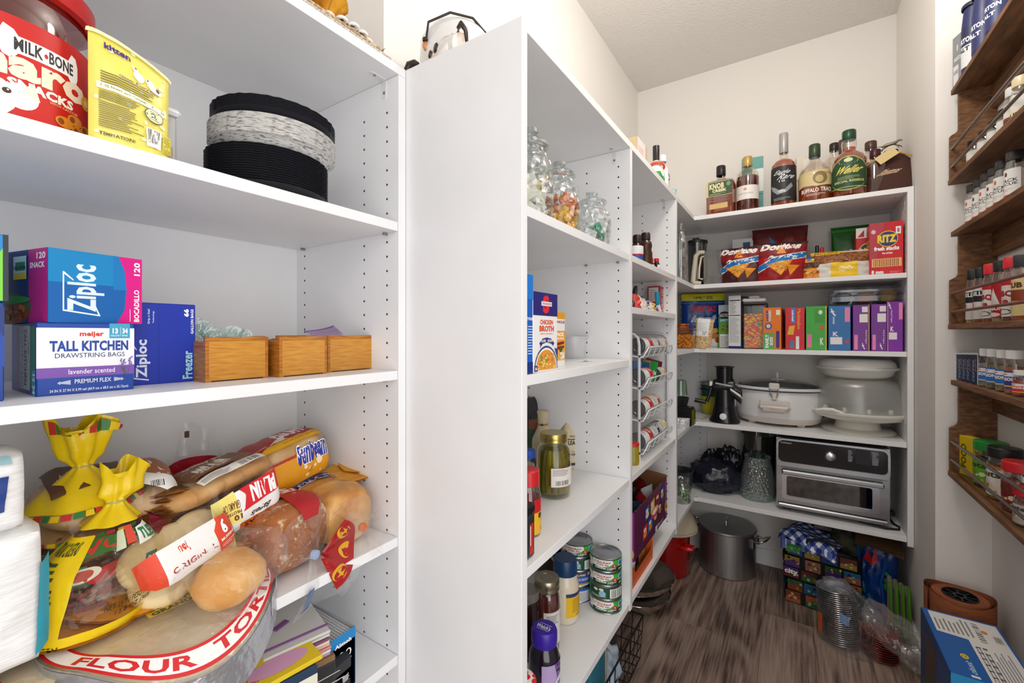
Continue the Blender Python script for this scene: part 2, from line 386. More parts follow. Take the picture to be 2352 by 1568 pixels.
# ================================================================ shelving
MELA = mat('#f1f1f2', .38, var=.015, bscale=8)
HOLE = mat('#3a2d26', .9); T = .0198
def holes(parent, pts, nx, ny):
    """peg holes as flat dark brown discs laid on a panel in place of hollows; nx, ny: the panel's outward normal"""
    g = G()
    for (x, y, z) in pts:
        n = Vector((nx, ny, 0)); t = Vector((-ny, nx, 0)); c = Vector((x, y, z))+n*.0004
        v = [c+(t*math.cos(i*math.pi/4)+Vector((0, 0, 1))*math.sin(i*math.pi/4))*.0027 for i in range(8)]
        g.add(v, [tuple(range(8))])
    o = g.build('peg_holes', HOLE, parent, None); o['kind'] = 'stuff'; return o
def bracket(parent, loc, rz):
    """small white angle bracket with two screws, under a shelf against a panel"""
    g = G()
    for k in range(2):
        w = [(-.006, 0), (.006, 0), (.006, .034)]+[(.006*math.cos(i*math.pi/6), .034+.006*math.sin(i*math.pi/6)) for i in range(1, 6)]+[(-.006, .034)]
        mx = Matrix.Rotation(math.pi/2, 4, 'X') @ Matrix.Scale(-1, 4, (0, 1, 0)) if k else Matrix.Rotation(math.pi, 4, 'X')
        g.prism(w, 0, .0016, 0, mx)
        g.lathe([(.0035, 0), (.0035, .0024), (0, .0024)], 10, 1, mx @ Matrix.Translation((0, .028, .0)))
    return g.build('bracket', [mat('#e4e4e4', .35), CAN], parent, 30, loc, (0, 0, rz))
def panel(parent, a, b, name='side_panel'): return G().cbox(a, b, .0006).build(name, MELA, parent, None)
def pins(parent, x0, x1, y, z, s):
    for x in (x0, x1):
        G().lathe([(.003, 0), (.003, .011), (0, .011)], 8, 0, Matrix.Translation((x, y, z)) @ Matrix.Rotation(s*math.pi/2, 4, 'X')).build('shelf_pin', CAN, parent)
# --- tall unit in the alcove
X1B, X1F, Y1, Y1L = -1.1181, -.7252, .6566, -.12
ZT = 1.793; S1 = dict(s2=1.471, s3=1.147, s4=.784, s5=.527)
u1 = thing('shelving_unit', 'white adjustable shelving unit set in the alcove, nearest the camera', 'shelving', (X1F, Y1, 0))
inv = Matrix.Translation((-X1F, -Y1, 0))
def kid(o, root): o.parent = root; o.location = Vector(o.location)-Vector(root.location); return o
def K(root):
    def f(o): return kid(o, root)
    return f
k1 = K(u1)
k1(panel(None, (X1B, Y1, 0), (X1F, Y1+T, ZT-.0005))); k1(panel(None, (X1B, Y1L-T, 0), (X1F, Y1L, ZT-.0005)))
k1(panel(None, (X1B-.008, Y1L-T, .06), (X1B, Y1+T, ZT), 'back_panel'))
k1(panel(None, (X1B, Y1L-T, ZT), (X1F, Y1+T, ZT+T), 'top'))
for z in S1.values(): k1(panel(None, (X1B+.001, Y1L+.001, z-T), (X1F-.002, Y1-.001, z), 'shelf'))
k1(panel(None, (X1B+.02, Y1L+.001, .0), (X1F-.03, Y1-.001, .08), 'toe_board'))
hp = [(x, Y1, z) for x in (X1F-.037, X1F-.115, X1B+.037) for z in [ZT-.074-.032*i for i in range(50)] if z > .1 and not any(q-T-.004 < z < q+.004 for q in S1.values())]
k1(holes(None, hp, 0, -1))
k1(bracket(None, (X1F-.045, Y1, ZT), math.pi/2-math.pi/2))
for z in S1.values(): pins(u1, -.037, X1B+.037-X1F, 0, z-T-.003, 1)
# --- run along the left wall: two bays
X2F, Y2, YP2, YP3 = -.4226, .6776+.0005, 1.302, 1.9059
u2 = thing('shelving_unit', 'white two-bay shelving unit along the left wall behind the tall blank side panel', 'shelving', (X2F, Y2, 0)); k2 = K(u2)
ZT2 = H+.566
k2(panel(None, (XW+.001, Y2, .0), (X2F, Y2+T, ZT2+T)))
k2(panel(None, (XW+.001, YP2, .383), (X2F, YP2+T, ZT2-.0005))); k2(panel(None, (XW+.001, YP3, .383), (X2F, YP3+T, ZT2+T)))
k2(panel(None, (XW+.001, Y2+T+.0003, ZT2), (X2F, YP3-.0003, ZT2+T), 'top'))
BA = [H+.2424, H-.0781, H-.4419, H-.8183]; BB = [H+.2438, H+.0837, H-.4391, H-.8134]
for z in BA: k2(panel(None, (XW+.002, Y2+T+.001, z-T), (X2F-.002, YP2-.001, z), 'shelf'))
for z in BB: k2(panel(None, (XW+.002, YP2+T+.001, z-T), (X2F-.002, YP3-.001, z), 'shelf'))
for yy, Z in ((YP2, BA), (YP3, BB)):
    k2(holes(None, [(x, yy, z) for x in (X2F-.037, X2F-.142, XW+.04) for z in [ZT2-.05-.032*i for i in range(42)] if z > .42 and not any(q-T-.004 < z < q+.004 for q in Z)], 0, -1))
    k2(bracket(None, (X2F-.05, yy, ZT2), 0))
    for z in Z: pins(u2, -.037, -.142, yy-Y2, z-T-.003, 1)
# --- corner and back wall
YBF, XRP = 2.3048, .369
u3 = thing('corner_shelving_unit', 'white corner shelving unit wrapping onto the back wall', 'shelving', (X2F, YBF, 0)); k3 = K(u3)
CC = [H+.5846, H+.2442, H-.0715, H-.4339, H-.8087]
k3(panel(None, (XRP, YBF-.001, CC[4]-.035), (XRP+T, YB-.002, CC[0])))
k3(panel(None, (XW+.001, YB-.02, CC[4]-.035), (X2F, YB-.001, CC[0]-T-.001), 'end_panel'))
k3(holes(None, [(x, YB-.02, z) for x in (X2F-.037, X2F-.14) for z in [CC[0]-.06-.032*i for i in range(42)] if z > .44 and not any(q-T-.004 < z < q+.004 for q in CC)], 0, -1))
k3(holes(None, [(XRP, y, z) for y in (YBF+.037, YB-.05) for z in [CC[0]-.06-.032*i for i in range(42)] if z > .44 and not any(q-T-.004 < z < q+.004 for q in CC)], -1, 0))
for i, z in enumerate(CC):
    k3(panel(None, (XW+.002, YP3+T+.001, z-T), (X2F-.001, YB-.021, z), 'shelf'))
    k3(panel(None, (X2F+.001, YBF, z-T), (XRP-.001 if i else XRP+T, YB-.002, z), 'shelf'))
    j = G().box((X2F-.0045, YBF-.004, z-T-.0015), (X2F+.0125, YB-.03, z-T)).box((X2F-.0045, YBF-.004, z), (X2F+.0125, YB-.03, z+.0012)).box((X2F-.0015, YBF-.004, z-T-.0015), (X2F+.0125, YBF-.001, z+.0012))
    k3(j.build('shelf_joiner', mat('#f6f6f6', .35), None, None))
k3(bracket(None, (XRP-.0, YBF+.06, CC[0]-T), -math.pi/2)); k3(bracket(None, (XRP-.0, YB-.06, CC[0]-T), -math.pi/2))
s2, s3, s4, s5 = S1.values(); a1, a2, a3, a4 = BA; b1, b2, b3, b4 = BB; c1, c2, c3, c4, c5 = CC
D90 = math.pi/2
# ================================================================ builders for packaged goods
def LW(Z, Xf, uL, uR, d):
    yL, yR = yl(uL, Xf), yl(uR, Xf); return Vector((Xf-d/2, (yL+yR)/2, Z)), yR-yL
def BW(Z, Yf, uL, uR, d):
    xL, xR = xb(uL, Yf), xb(uR, Yf); return Vector(((xL+xR)/2, Yf+d/2, Z)), xR-xL
def FL(Z, Xf, uL, w, d, rz):
    return Vector((Xf, yl(uL, Xf), Z))+Matrix.Rotation(rz, 3, 'Z') @ Vector((w/2, d/2, 0))
def carton(name, label, cat, loc, rz, w, d, h, col, arts=None, group=None, bev=.0012, tilt=0, body='body', rough=.42):
    t = thing(name, label, cat, loc, group=group, rot=(tilt, 0, rz))
    rbox(body, w, d, h, mat(col, rough) if isinstance(col, str) else col, t, bev)
    for side, fn in (arts or {}).items():
        a = Art(face(w, d, h, side)); fn(a); a.build(t, {'front': 'front_print', 'left': 'side_print', 'right': 'side_print', 'top': 'top_print'}[side])
    return t
def turned(parent, name, prof, m, seg=32, **k): return G().lathe(prof, seg, **k).build(name, m, parent)
def wrap(parent, r, z0, z1, fn, a0=-100, a1=100, cuts=24, name='printed_label', vc=0, sx=1, sy=1):
    a = Art(cyl(r, z0, z1, a0, a1, sx, sy)); fn(a); return a.build(parent, name, (cuts, vc))
def pillow_fn(w, h, t, seed=0, wr=.002, pinch=.1, ex=.5, flatbase=False, slump=0, slope=0):
    """front surface of a filled bag; side=-1 gives the back"""
    def fn(x, y, side=1):
        pu = max(0, 1-(2*x-1)**2)**ex; vv = y if not flatbase else .35+.65*y
        pv = max(0, 1-(2*vv-1)**2)**ex
        px = (x-.5)*w*(1-pinch*pv*.6); n = noise.noise(Vector((x*5+seed, y*6, side*3)))
        q = noise.noise(Vector((x*13+seed, y*12, side*5+2)))
        return (px, -side*(t/2*pu*pv+(n*wr+q*wr*.6)*(.3+pu*pv))-slump*y*y, y*h*(1-slope*max(0, x)**1.6))
    return fn
def pillow(parent, fn, m, n=26, name='bag', back=True):
    g = G().grid(lambda x, y: fn(x, y, 1), n, n)
    if back: g.grid(lambda x, y: fn(x, y, -1), n, n, flip=True)
    return g.build(name, m, parent, 60)
def bag(name, label, cat, loc, rz, w, h, t, m, art=None, group=None, rot=None, cuts=(24, 24), **k):
    o = thing(name, label, cat, loc, rz, group, rot); fn = pillow_fn(w, h, t, **k)
    pillow(o, fn, mat(m, .3, bump=.25, bscale=30) if isinstance(m, str) else m)
    if art: a = Art(fn, .00008, .0009); art(a); a.build(o, 'front_print', cuts)
    return o
def blob(g, c, r, seed=0, amp=.12, n=14, sq=(1, 1, 1), m=0, freq=1.6, mx=None):
    """lumpy ellipsoid"""
    def fn(u, v):
        a, b = 2*math.pi*u, math.pi*(v-.5); d = Vector((math.cos(a)*math.cos(b), math.sin(a)*math.cos(b), math.sin(b)))
        k = r*(1+amp*noise.noise(d*freq+Vector((seed*3.7, seed, 0)))); return Vector((d.x*k*sq[0], d.y*k*sq[1], d.z*k*sq[2]))+Vector(c)
    return g.grid(fn, n, max(5, n//2+1), True, False, m, mx)
def copy_tree(o, parent=None, loc=None, rot=None, label=None):
    c = o.copy(); COL.objects.link(c); c.parent = parent
    if loc is not None: c.location = loc
    if rot is not None: c.rotation_euler = rot
    if label: c['label'] = label
    for ch in o.children: copy_tree(ch, c)
    return c
# ================================================================ alcove unit, upper shelf
J = Vector((-.83, .101, s2))
t = thing('dog_treat_jar', 'big clear jar of dog snacks with a red lid and red wrap', 'jar', J, math.radians(83))
turned(t, 'jar_body', [(0, 0), (.078, 0), (.084, .006), (.085, .02), (.085, .125), (.083, .145), (.076, .165)], clear('#ffffff', .08, .5, .05), 40)
turned(t, 'lid', [(.080, .160), (.087, .162), (.088, .166), (.088, .186), (.085, .19), (0, .192)], two('#d3150f', '#a80d0a', 90, (0, 0, 0), .3), 64, mod=lambda a, z, r: r+(.0007*math.sin(a*64) if .165 < z < .187 else 0))
g = G(); r_ = random.Random(4)
for i in range(46):
    a, q, z = r_.random()*6.28, math.sqrt(r_.random())*.062, .012+.128*r_.random()
    mx = Matrix.Translation((q*math.cos(a), q*math.sin(a), z)) @ Matrix.Rotation(r_.random()*3, 4, 'X') @ Matrix.Rotation(r_.random()*3, 4, 'Y')
    g.lathe([(0, -.017), (.009, -.018), (.0125, -.015), (.0125, .015), (.009, .018)], 12, 0, mx); g.lathe([(.009, .0175), (0, .0165)], 12, 1, mx)
o = g.build('snack_pieces', [mat('#d9a35a', .7, var=.15, bscale=40), mat('#6b4630', .8)], t); o['kind'] = 'stuff'
def f(a):
    a.rect(0, 0, 1, 1, '#c8160f'); A = lambda d: (d*.9+92)/200
    bone = [(A(12), .66), (A(12), .80), (A(14.5), .88), (A(18), .86), (A(21), .80), (A(55), .80), (A(58), .88), (A(62), .86), (A(64), .78), (A(64), .66), (A(62), .58), (A(58), .58), (A(55), .64), (A(21), .64), (A(18), .58), (A(14), .60)]
    a.poly([((x-.69)*1.07+.69, (y-.72)*1.1+.72) for x, y in bone], '#fbf6ec').poly(bone, '#ffffff').text('MILK', A(18), .66, A(36), .79, '#2e2a2a', .03).text('BONE', A(40), .66, A(60), .79, '#2e2a2a', .03).ell(A(38), .72, .006, .025, '#c8160f')
    a.text('maro', A(-16), .38, A(74), .60, '#fbe9cf', .05).text('SNACKS', A(14), .27, A(60), .37, '#fdf4e6', .05)
    a.ell(A(76), .45, .03, .08, '#f0b02a').ell(A(76), .45, .013, .04, '#fbe0a0')
    for (x, y, rx, ry) in ((-5, .12, .11, .2), (-30, .22, .05, .14), (22, .20, .05, .13), (-4, .26, .09, .1)): a.ell(A(x), y, rx, ry, '#f6f2ea')
    a.poly([(A(20), .24), (A(30), .38), (A(34), .2)], '#ece3d4').poly([(A(-30), .3), (A(-34), .42), (A(-20), .33)], '#ece3d4')
    for x in (-10, 14): a.ell(A(x), .22, .012, .028, '#3a2114').ell(A(x)+.003, .23, .003, .008, '#ffffff')
    a.ell(A(4), .1, .03, .05, '#e9dccb').ell(A(4), .12, .016, .035, '#231a18').ell(A(-1), .055, .014, .035, '#d8706e')
    for x, y in ((52, .1), (66, .06), (62, .17), (76, .12)): a.ell(A(x), y, .035, .06, '#e08a1e').ell(A(x)-.014, y, .012, .034, '#8a4a20')
    a.text('WITH CALCIUM', A(40), .235, A(64), .26, '#f6c08a', .01)
wrap(t, .0853, .006, .118, f, cuts=40, vc=0)
# kitten treats pouch
Yk0, Yk1 = yl(209, -.735), yl(389, -.735)
def f(a):
    r = random.Random(2)
    for i in range(26): a.ell(r.random()*.9+.05, r.random()*.9+.05, .02+.02*r.random(), .012+.012*r.random(), '#fbf7c9', 10)
    a.text('kitten', .16, .84, .46, .90, '#4b2f7a', .04).text('Chicken & Dairy Flavor', .32, .63, .82, .66, '#6b4a86', .02)
    a.ell(.56, .73, .07, .05, '#ffffff').ell(.52, .78, .03, .025, '#ffffff').ell(.52, .80, .014, .009, '#d5402f').ell(.76, .70, .10, .035, '#ffffff').ell(.68, .74, .035, .03, '#ffffff').ell(.80, .71, .03, .02, '#5a3a2a').ell(.67, .75, .01, .012, '#333333')
    a.lines(.12, .52, .86, .64, 5, '#6f6638', .4, 3).rect(.08, .46, .92, .52, '#fbf8d8').text('100% Nutritionally Complete & Balanced', .12, .475, .88, .505, '#5b5330', .01)
    a.lines(.1, .37, .56, .45, 5, '#6f6638', .45, 5).ell(.74, .40, .13, .07, '#4c5872').ell(.74, .40, .118, .062, '#f3eeb5').text('2', .70, .375, .78, .425, '#39435c', .03).text('UNDER', .68, .43, .80, .44, '#39435c', .01).text('CALORIES', .67, .355, .81, .366, '#39435c', .01)
    a.lines(.1, .12, .6, .36, 13, '#7d7138', .45, 8).rect(.64, .06, .84, .26, '#fbfaf0').bars(.66, .10, .82, .25, 18, '#2a2a2a').rect(.86, .05, .98, .25, '#e6d94f').lines(.87, .06, .97, .24, 9, '#8a7d2a', .4, 2)
    a.text('TEMPTATIONS', .1, .045, .5, .075, '#5b5330', .02).rect(0, .95, 1, .985, '#f8f2b4')
bag('treat_pouch', 'pale yellow kitten treat pouch beside the dog snack jar', 'pouch', (-.742, (Yk0+Yk1)/2, s2), D90, (Yk1-Yk0)*1.04, .142, .03, '#eee06a', f, flatbase=True, wr=.0018, pinch=.02, slope=.2)
# clear food box behind the pouch
t = thing('food_container', 'clear plastic container with a white lid and yellow label behind the kitten pouch', 'container', (-.81, yl(416, -.77)-.035, s2), D90)
rbox('tub', .062, .08, .078, clear('#e6e8ea', .15, .5, .15, white=.35), t, .004); rbox('lid', .070, .088, .01, mat('#e8eaec', .35, sss=.1), t, .004, (0, 0, .0785))
Art(face(.062, .08, .078)).rect(-.02, .06, .16, .8, '#f2d51d').rect(.2, .1, .9, .4, '#a89a90').build(t)
t = tag(rbox('baking_tray', .2, .18, .012, mat('#8b8d90', .3, .6), None, .005, (-.98, .30, s2), (0, 0, D90)), 'thin grey tray lying on the shelf behind the plates', 'tray')
# plates
def plate_mesh(r, base, hgt, m, scal=0, th=.0014, seg=72):
    mod = (lambda a, z, q: q*(1+scal*(q/r)**6*math.cos(a*30)) if q > r*.85 else q) if scal else None
    return G().lathe([(0, 0), (base, 0), (base+.006, .002), (r*.86, hgt*.75), (r*.97, hgt*.97), (r, hgt), (r*.985, hgt+th), (r*.86, hgt*.75+th), (base+.004, .003+th), (base-.003, th), (0, th)], seg, mod=mod).mesh(m, 50)
PB = mat('#303036', .3); pb = plate_mesh(.1015, .066, .013, PB, .012)
pw = plate_mesh(.107, .080, .018, two('#e4e2de', '#77777a', 90, (1, 1, 9), .45, .52, .66, detail=2))
yp, xp = .435, -.8325
for i in range(16):
    o = obj('black_plate', pb, None, (xp, yp, s2+.0005+i*.0041), (0, 0, (i % 3)*.02)); tag(o, 'black scalloped plate in the lower stack under the grey-white plates', 'plate', 'lower stack of black scalloped plates')
for i in range(20):
    o = obj('grey_plate', pw, None, (xp-.003, yp+.012, s2+.0655+.013+i*.00168), (0, 0, i*.7)); tag(o, 'grey-flecked white plate in the middle of the stack between the black ones', 'plate', 'grey-flecked white plates')
pt = plate_mesh(.1045, .082, .026, PB, .012)
for i in range(7):
    o = obj('black_plate', pt, None, (xp-.003, yp+.014, s2+.0785+.034+.004+i*.0030), (0, 0, (i % 2)*.02)); tag(o, 'black scalloped plate on top of the grey-white plates', 'plate', 'upper stack of black scalloped plates')
# ================================================================ alcove unit, middle shelf
loc, wd = LW(s3, -.79, -190, 10, .14)
def f(a): a.rect(0, .35, 1, .66, '#0d3f9e').rect(.7, .7, 1, .95, '#0a2e78')
carton('bag_box', 'plain blue box at the left edge, under a green and blue box', 'box', loc, D90, wd, .14, .118, '#0b3b8f', {'front': f})
def f(a): a.rect(0, .0, 1, .42, '#5fc326').poly([(.5, .0), (1, .0), (1, .9)], '#7bd33a').rect(.94, 0, 1, 1, '#1d2a33')
carton('bag_box', 'blue and bright green box at the left edge, on a plain blue box', 'box', loc+Vector((.004, -.004, .119)), D90, wd+.012, .15, .078, '#0f84c9', {'front': f})
loc, wd = LW(s3, -.806, 83, 308, .15)
def f(a):
    a.rect(0, .36, 1, .93, '#e9eaee').rect(0, .24, 1, .38, '#7a4fa8').rect(.72, .78, .95, 1, '#3f9fc0')
    a.text('13', .755, .85, .815, .93, '#ffffff', .04).text('34', .865, .85, .925, .93, '#ffffff', .04).rect(.842, .81, .845, .95, '#ffffff').text('GALLON', .735, .81, .83, .832, '#ffffff', .01).text('BAGS', .862, .81, .925, .832, '#ffffff', .01)
    a.text('meijer', .41, .79, .66, .88, '#d8321f', .035).text('TALL KITCHEN', .12, .60, .93, .75, '#163f96', .04).text('DRAWSTRING BAGS', .17, .51, .89, .575, '#1c2f66', .0).text('lavender scented', .30, .28, .78, .35, '#efe6f7', .01)
    a.text('PREMIUM FLEX', .36, .145, .74, .205, '#d9def0', .02).text('24 IN X 27 IN X 0.99 mil (60.9 cm x 68.5 cm x 25.15µm)', .12, .03, .93, .08, '#e8ecf7', .015)
    a.poly([(.19, .165), (.22, .14), (.22, .155), (.32, .135), (.32, .20), (.22, .178), (.22, .192)], '#b9c0d4').poly([(.88, .17), (.85, .145), (.85, .16), (.77, .145), (.77, .205), (.85, .185), (.85, .2)], '#b9c0d4')
    r = random.Random(5)
    for x, y, n in ((.88, .42, 12), (.95, .46, 12), (.85, .45, 6)):
        for i in range(n): a.ell(x+r.gauss(0, .012), y-.08+.13*i/n+r.gauss(0, .006), .010, .012, r.choice(['#7b5aa6', '#9273bb', '#5e4487']), 7)
        a.poly([(x-.003, y-.1), (.908, .21), (.913, .21), (x+.003, y-.08)], '#3f6b3a')
def fl_(a):
    a.rect(.38, .06, .78, .96, '#d7e0df').rect(.78, .1, .98, .95, '#2c8a72').rect(.22, .06, .38, .96, '#6a459c')
    a.text('TALL KITCHEN', .55, .12, .66, .92, '#1d4a90', .04, -90).text('DRAWSTRING BAGS', .42, .08, .50, .96, '#33406a', .0, -90).text('meijer', .70, .55, .75, .75, '#b3402f', .02, -90).rect(.86, .0, .99, .35, '#3f9fc0').text('13 34', .88, .03, .97, .3, '#ffffff', .03, -90)
hm = zv(740, -.806, yl(83, -.806))-s3
carton('trash_bag_box', 'blue and white tall kitchen bag box with a lavender sprig', 'box', loc, D90, wd, .15, hm, '#14419c', {'front': f, 'left': fl_})
wd = .104; loc = FL(s3+hm, -.806, 110, wd, .17, D90+.2)
hz = zv(568, -.806, yl(112, -.806))-s3-hm
def f(a):
    a.poly([(.72, 1), (.79, .8), (.815, .5), (.79, .2), (.70, 0), (1, 0), (1, 1)], '#e0108a').rect(.0, .55, .70, 1, mat('#1187c4', .4)).poly([(.0, .55), (.7, .55), (.8, .5), (.78, .2), (.7, 0), (0, 0)], '#0b62ae').poly([(.66, 1), (.72, 1), (.79, .8), (.815, .5), (.66, .5)], '#0f7cc0')
    a.text('Ziploc', .18, .16, .56, .82, '#dfeef8', .03, 90)
    for p in ([(.135, .16), (.15, .16), (.15, .70), (.135, .70)], [(.135, .68), (.24, .58), (.24, .60), (.15, .70)], [(.135, .16), (.50, .10), (.50, .12), (.15, .18)], [(.5, .1), (.52, .1), (.47, .24), (.455, .24)]): a.poly(p, '#e6f3fb')
    a.text('120', .90, .74, .975, .94, '#ffffff', .03, 90).text('BOCADILLO', .90, .03, .965, .52, '#ffffff', .03, 90).lines(.85, .03, .87, .32, 1, '#ffd7ee', .4, vert=True)
def fl_(a):
    a.rect(.72, 0, 1, 1, '#c02a86').text('120', .84, .86, .97, .95, '#ffffff', .03).text('SNACK', .74, .74, .96, .82, '#ffffff', .03).rect(0, 0, .72, 1, '#0d3f78')
    a.ell(.4, .2, .36, .22, '#1f7a3d').ell(.44, .14, .3, .16, '#8a4a22').blobs(.1, .02, .7, .26, 26, ['#b5602a', '#7a3d1a', '#c97a3a'], .03, .06, 3).ell(.42, .32, .34, .06, '#3aa04f')
    a.rect(.50, .60, .70, .92, '#bfe3ea').rect(.53, .72, .68, .84, '#2f8a5a').text('Easy Guide', .51, .73, .69, .79, '#10253a', .03).rect(.51, .6, .69, .69, '#e7d21c').text('loc', .16, .52, .38, .64, '#9fc6dd', .01)
carton('snack_bag_box', 'blue and magenta box of 120 snack bags on the trash bag box', 'box', loc+Vector((0, 0, .0004)), D90+.2, wd, .17, hz, '#1279bd', {'front': f, 'left': fl_})
loc, wd = LW(s3, -.855, 293, 449, .2)
def f(a):
    a.rect(.43, 0, .434, 1, '#0b2a86').text('Ziploc', .11, .09, .31, .55, '#e6ecf8', .03, 90)
    for p in ([(.075, .08), (.085, .08), (.085, .48), (.075, .48)], [(.075, .46), (.12, .42), (.12, .435), (.085, .48)], [(.075, .08), (.29, .05), (.29, .065), (.085, .095)]): a.poly(p, '#e6ecf8')
    a.text('Grip n Seal', .27, .74, .31, .92, '#e6ecf8', .02, 90).text('Technology', .34, .75, .37, .9, '#e6ecf8', .01, 90)
    a.text('66', .81, .84, .89, .94, '#ffffff', .05, 90).text('GALLON BAGS', .92, .62, .965, .94, '#ffffff', .02, 90).text('Freezer', .79, .04, .95, .40, '#9fd6e4', .03, 90)
carton('freezer_bag_box', 'royal blue box of gallon freezer bags left of the bamboo boxes', 'box', loc, D90, wd, .2, zv(700, -.855, yl(449, -.855))-s3, '#0c2fa6', {'front': f})
BAM = two('#d49a3e', '#b87324', 26, (1, 1, 14), .35, .3, .75, detail=3); BAM2 = two('#bd7b2c', '#9f5d1c', 30, (1, 1, 9), .35)
def bamboo(label, Xf, uL, uR, vt, d, rz=0):
    loc, w = LW(s3, Xf, uL, uR, d); h = zv(vt, Xf, yl(uR, Xf))-s3; t = thing('bamboo_box', label, 'box', loc, D90+rz, 'bamboo organiser boxes'); q = .009
    G().cbox((-w/2+q*.6, -d/2, .002), (w/2-q*.6, -d/2+q, h-.007), .0006).build('front_board', BAM, t, None)
    G().cbox((-w/2, -d/2+.0005, h-.007), (w/2, -d/2+q, h), .0006).build('top_rail', BAM2, t, None)
    for s in (-1, 1): G().cbox((s*w/2-(q if s > 0 else 0), -d/2+.0005, 0), (s*w/2+(q if s < 0 else 0), d/2, h-.0071), .0006).build('side_board', BAM2, t, None)
    G().cbox((-w/2+q, d/2-q, .002), (w/2-q, d/2, h), .0006).build('back_board', BAM, t, None); G().box((-w/2+q, -d/2+q, .001), (w/2-q, d/2-q, .006)).build('base', BAM2, t, None)
    return t, w, h
bamboo('open bamboo box beside the blue freezer bag box', -.81, 472, 617, 773, .22)
bamboo('middle open bamboo box, set slightly forward of its neighbours', -.796, 638, 750, 772, .22, math.radians(1.5))
bamboo('open bamboo box nearest the side panel, holding purple zip bags', -.815, 753, 862, 770, .22)
def sheet(name, label, cat, pts, m, loc, rz=0, th=0, group=None):
    """loose folded film: a strip lofted between two edge lines"""
    A, B = pts; g = G().grid(lambda x, y: Vector(A[min(int(x*(len(A)-1)+.5), len(A)-1)]).lerp(Vector(B[min(int(x*(len(B)-1)+.5), len(B)-1)]), y), len(A), 5)
    o = g.build(name, m, None, 60, loc, (0, 0, rz)); return tag(o, label, cat, group)
yb1 = yl(545, -.81)
g = G()
for k in range(5): g.grid(lambda x, y, k=k: (-.06+.10*x+.01*k, .01*k+.012*math.sin(x*7+k)+.01*y, .03+y*(.040+.012*math.sin(x*9+k*2)+.006*k*(1-x))), 14, 8)
o = g.build('sandwich_bags', clear('#cfe6e0', .12, .5, .15, .8, 60, .12), None, 60, (-.86, yb1-.005, s3+.007), (0, 0, D90)); tag(o, 'crumpled clear and teal plastic bags sticking out of the left bamboo box', 'plastic bags')
t = thing('zip_bags', 'purple-edged zip bags leaning in the right bamboo box', 'plastic bags', (-.9, yl(810, -.9), s3+.0071), D90)
for k in range(6):
    G().grid(lambda x, y, k=k: (-.07+.12*x-.004*k, .006*k+.02*y, y*(.068+.03*x*x*x+.010*x+.002*k)), 16, 4).build('bag_film', clear('#efe6f2', .1, .4, .2, white=.15), t, 60)
    G().grid(lambda x, y, k=k: (-.07+.12*x-.004*k, .0265+.006*k, (.068+.03*x**3+.010*x+.002*k)*(.965+.06*y)), 16, 2).build('zip_strip', mat(['#a8479b', '#b65aa8', '#7a62b0'][k % 3], .4), t, 60)
# ================================================================ alcove unit, bread shelf
def sg(v, p): return math.copysign(abs(v)**p, v)
def loaf_fn(L, W, Hh, px=.62, pz=.72, seed=0, amp=.003, grow=0, freq=18):
    """surface of a loaf: x along the length, a in degrees from the front (-Y) over the top"""
    def fn(x, a):
        r = math.radians(a); c, s = math.cos(r), math.sin(r); k = max(0, 1-abs(2*x-1)**7)**.33; k = .01+.99*k
        n = noise.noise(Vector((x*L*freq*2+seed, c*2.2, s*2.2)))*amp
        return ((x-.5)*(L+2*grow), -(W/2+grow+n)*sg(c, px)*k*(1+.05*s), Hh/2+(Hh/2+grow*.5+n)*sg(s, pz)*k)
    return fn
def loaf_mesh(fn, nx=30, na=36): return G().grid(lambda x, y: fn(x, 360*y), nx, na, False, True, flip=True)
def gather(parent, fn, x1, m, m2=None, out=.045, flare=.07, fr=.05, clip='#e8e8e8', drop=0, pleats=13, side=1, tilt=(0, 0), up=0):
    """film drawn together at the end of a bag, closed by a clip, flaring out beyond it"""
    base = [Vector(fn(.97 if side > 0 else .03, 360*i/48)) for i in range(48)]; c = sum(base, Vector())/48; tw = Vector((c.x+side*out, c.y+tilt[0], c.z+tilt[1]-drop))
    def f(u, s):
        p = base[int(round(u*48)) % 48]; q = tw+(p-c).normalized()*.006; k = s**.7
        v = p.lerp(q, k); v.x = p.x+(tw.x-p.x)*(s**1.6); return v+(p-c)*.09*math.sin(u*2*math.pi*pleats)*math.sin(s*math.pi)*.7
    G().grid(f, 48, 10, True, False, flip=side < 0).build('gathered_film', m, parent, 70)
    if clip: G().lathe([(0, -.004), (.0085, -.004), (.0085, .004), (0, .004)], 12, 0, Matrix.Translation(tw) @ Matrix.Rotation(math.pi/2, 4, 'Y')).build('clip', mat(clip, .4), parent)
    if flare:
        def f2(u, s):
            a = 2*math.pi*u; r = .006+fr*s**.8*(1+.25*math.sin(a*pleats*.5)); return tw+Vector((side*flare*s*(1+.15*math.sin(a*3)), math.cos(a)*r*.55, math.sin(a)*r+up*s))
        G().grid(f2, 40, 7, True, False, flip=side < 0).build('bag_end', m2 or m, parent, 70)
    return tw
def bread_art(parent, fn, art, a0, a1, name='printed_film', cuts=(24, 20), grow=.0):
    A = Art(lambda x, y: fn(x, a0+(a1-a0)*y), .00008, .0008); art(A); A.build(parent, name, cuts)
CRUST = two('#c47a26', '#eab766', 16, (1, 1, 1), .6, .35, .65); WHEAT = two('#a65d1c', '#e8cda0', 70, (1, 1, 1), .75, .58, .70, .3)
PALE = two('#e3c89a', '#c99d5c', 20, (1, 1, 1), .7, .4, .7); TAN = two('#d9983f', '#edbf7c', 24, (1, 1, 1), .65, .4, .65)
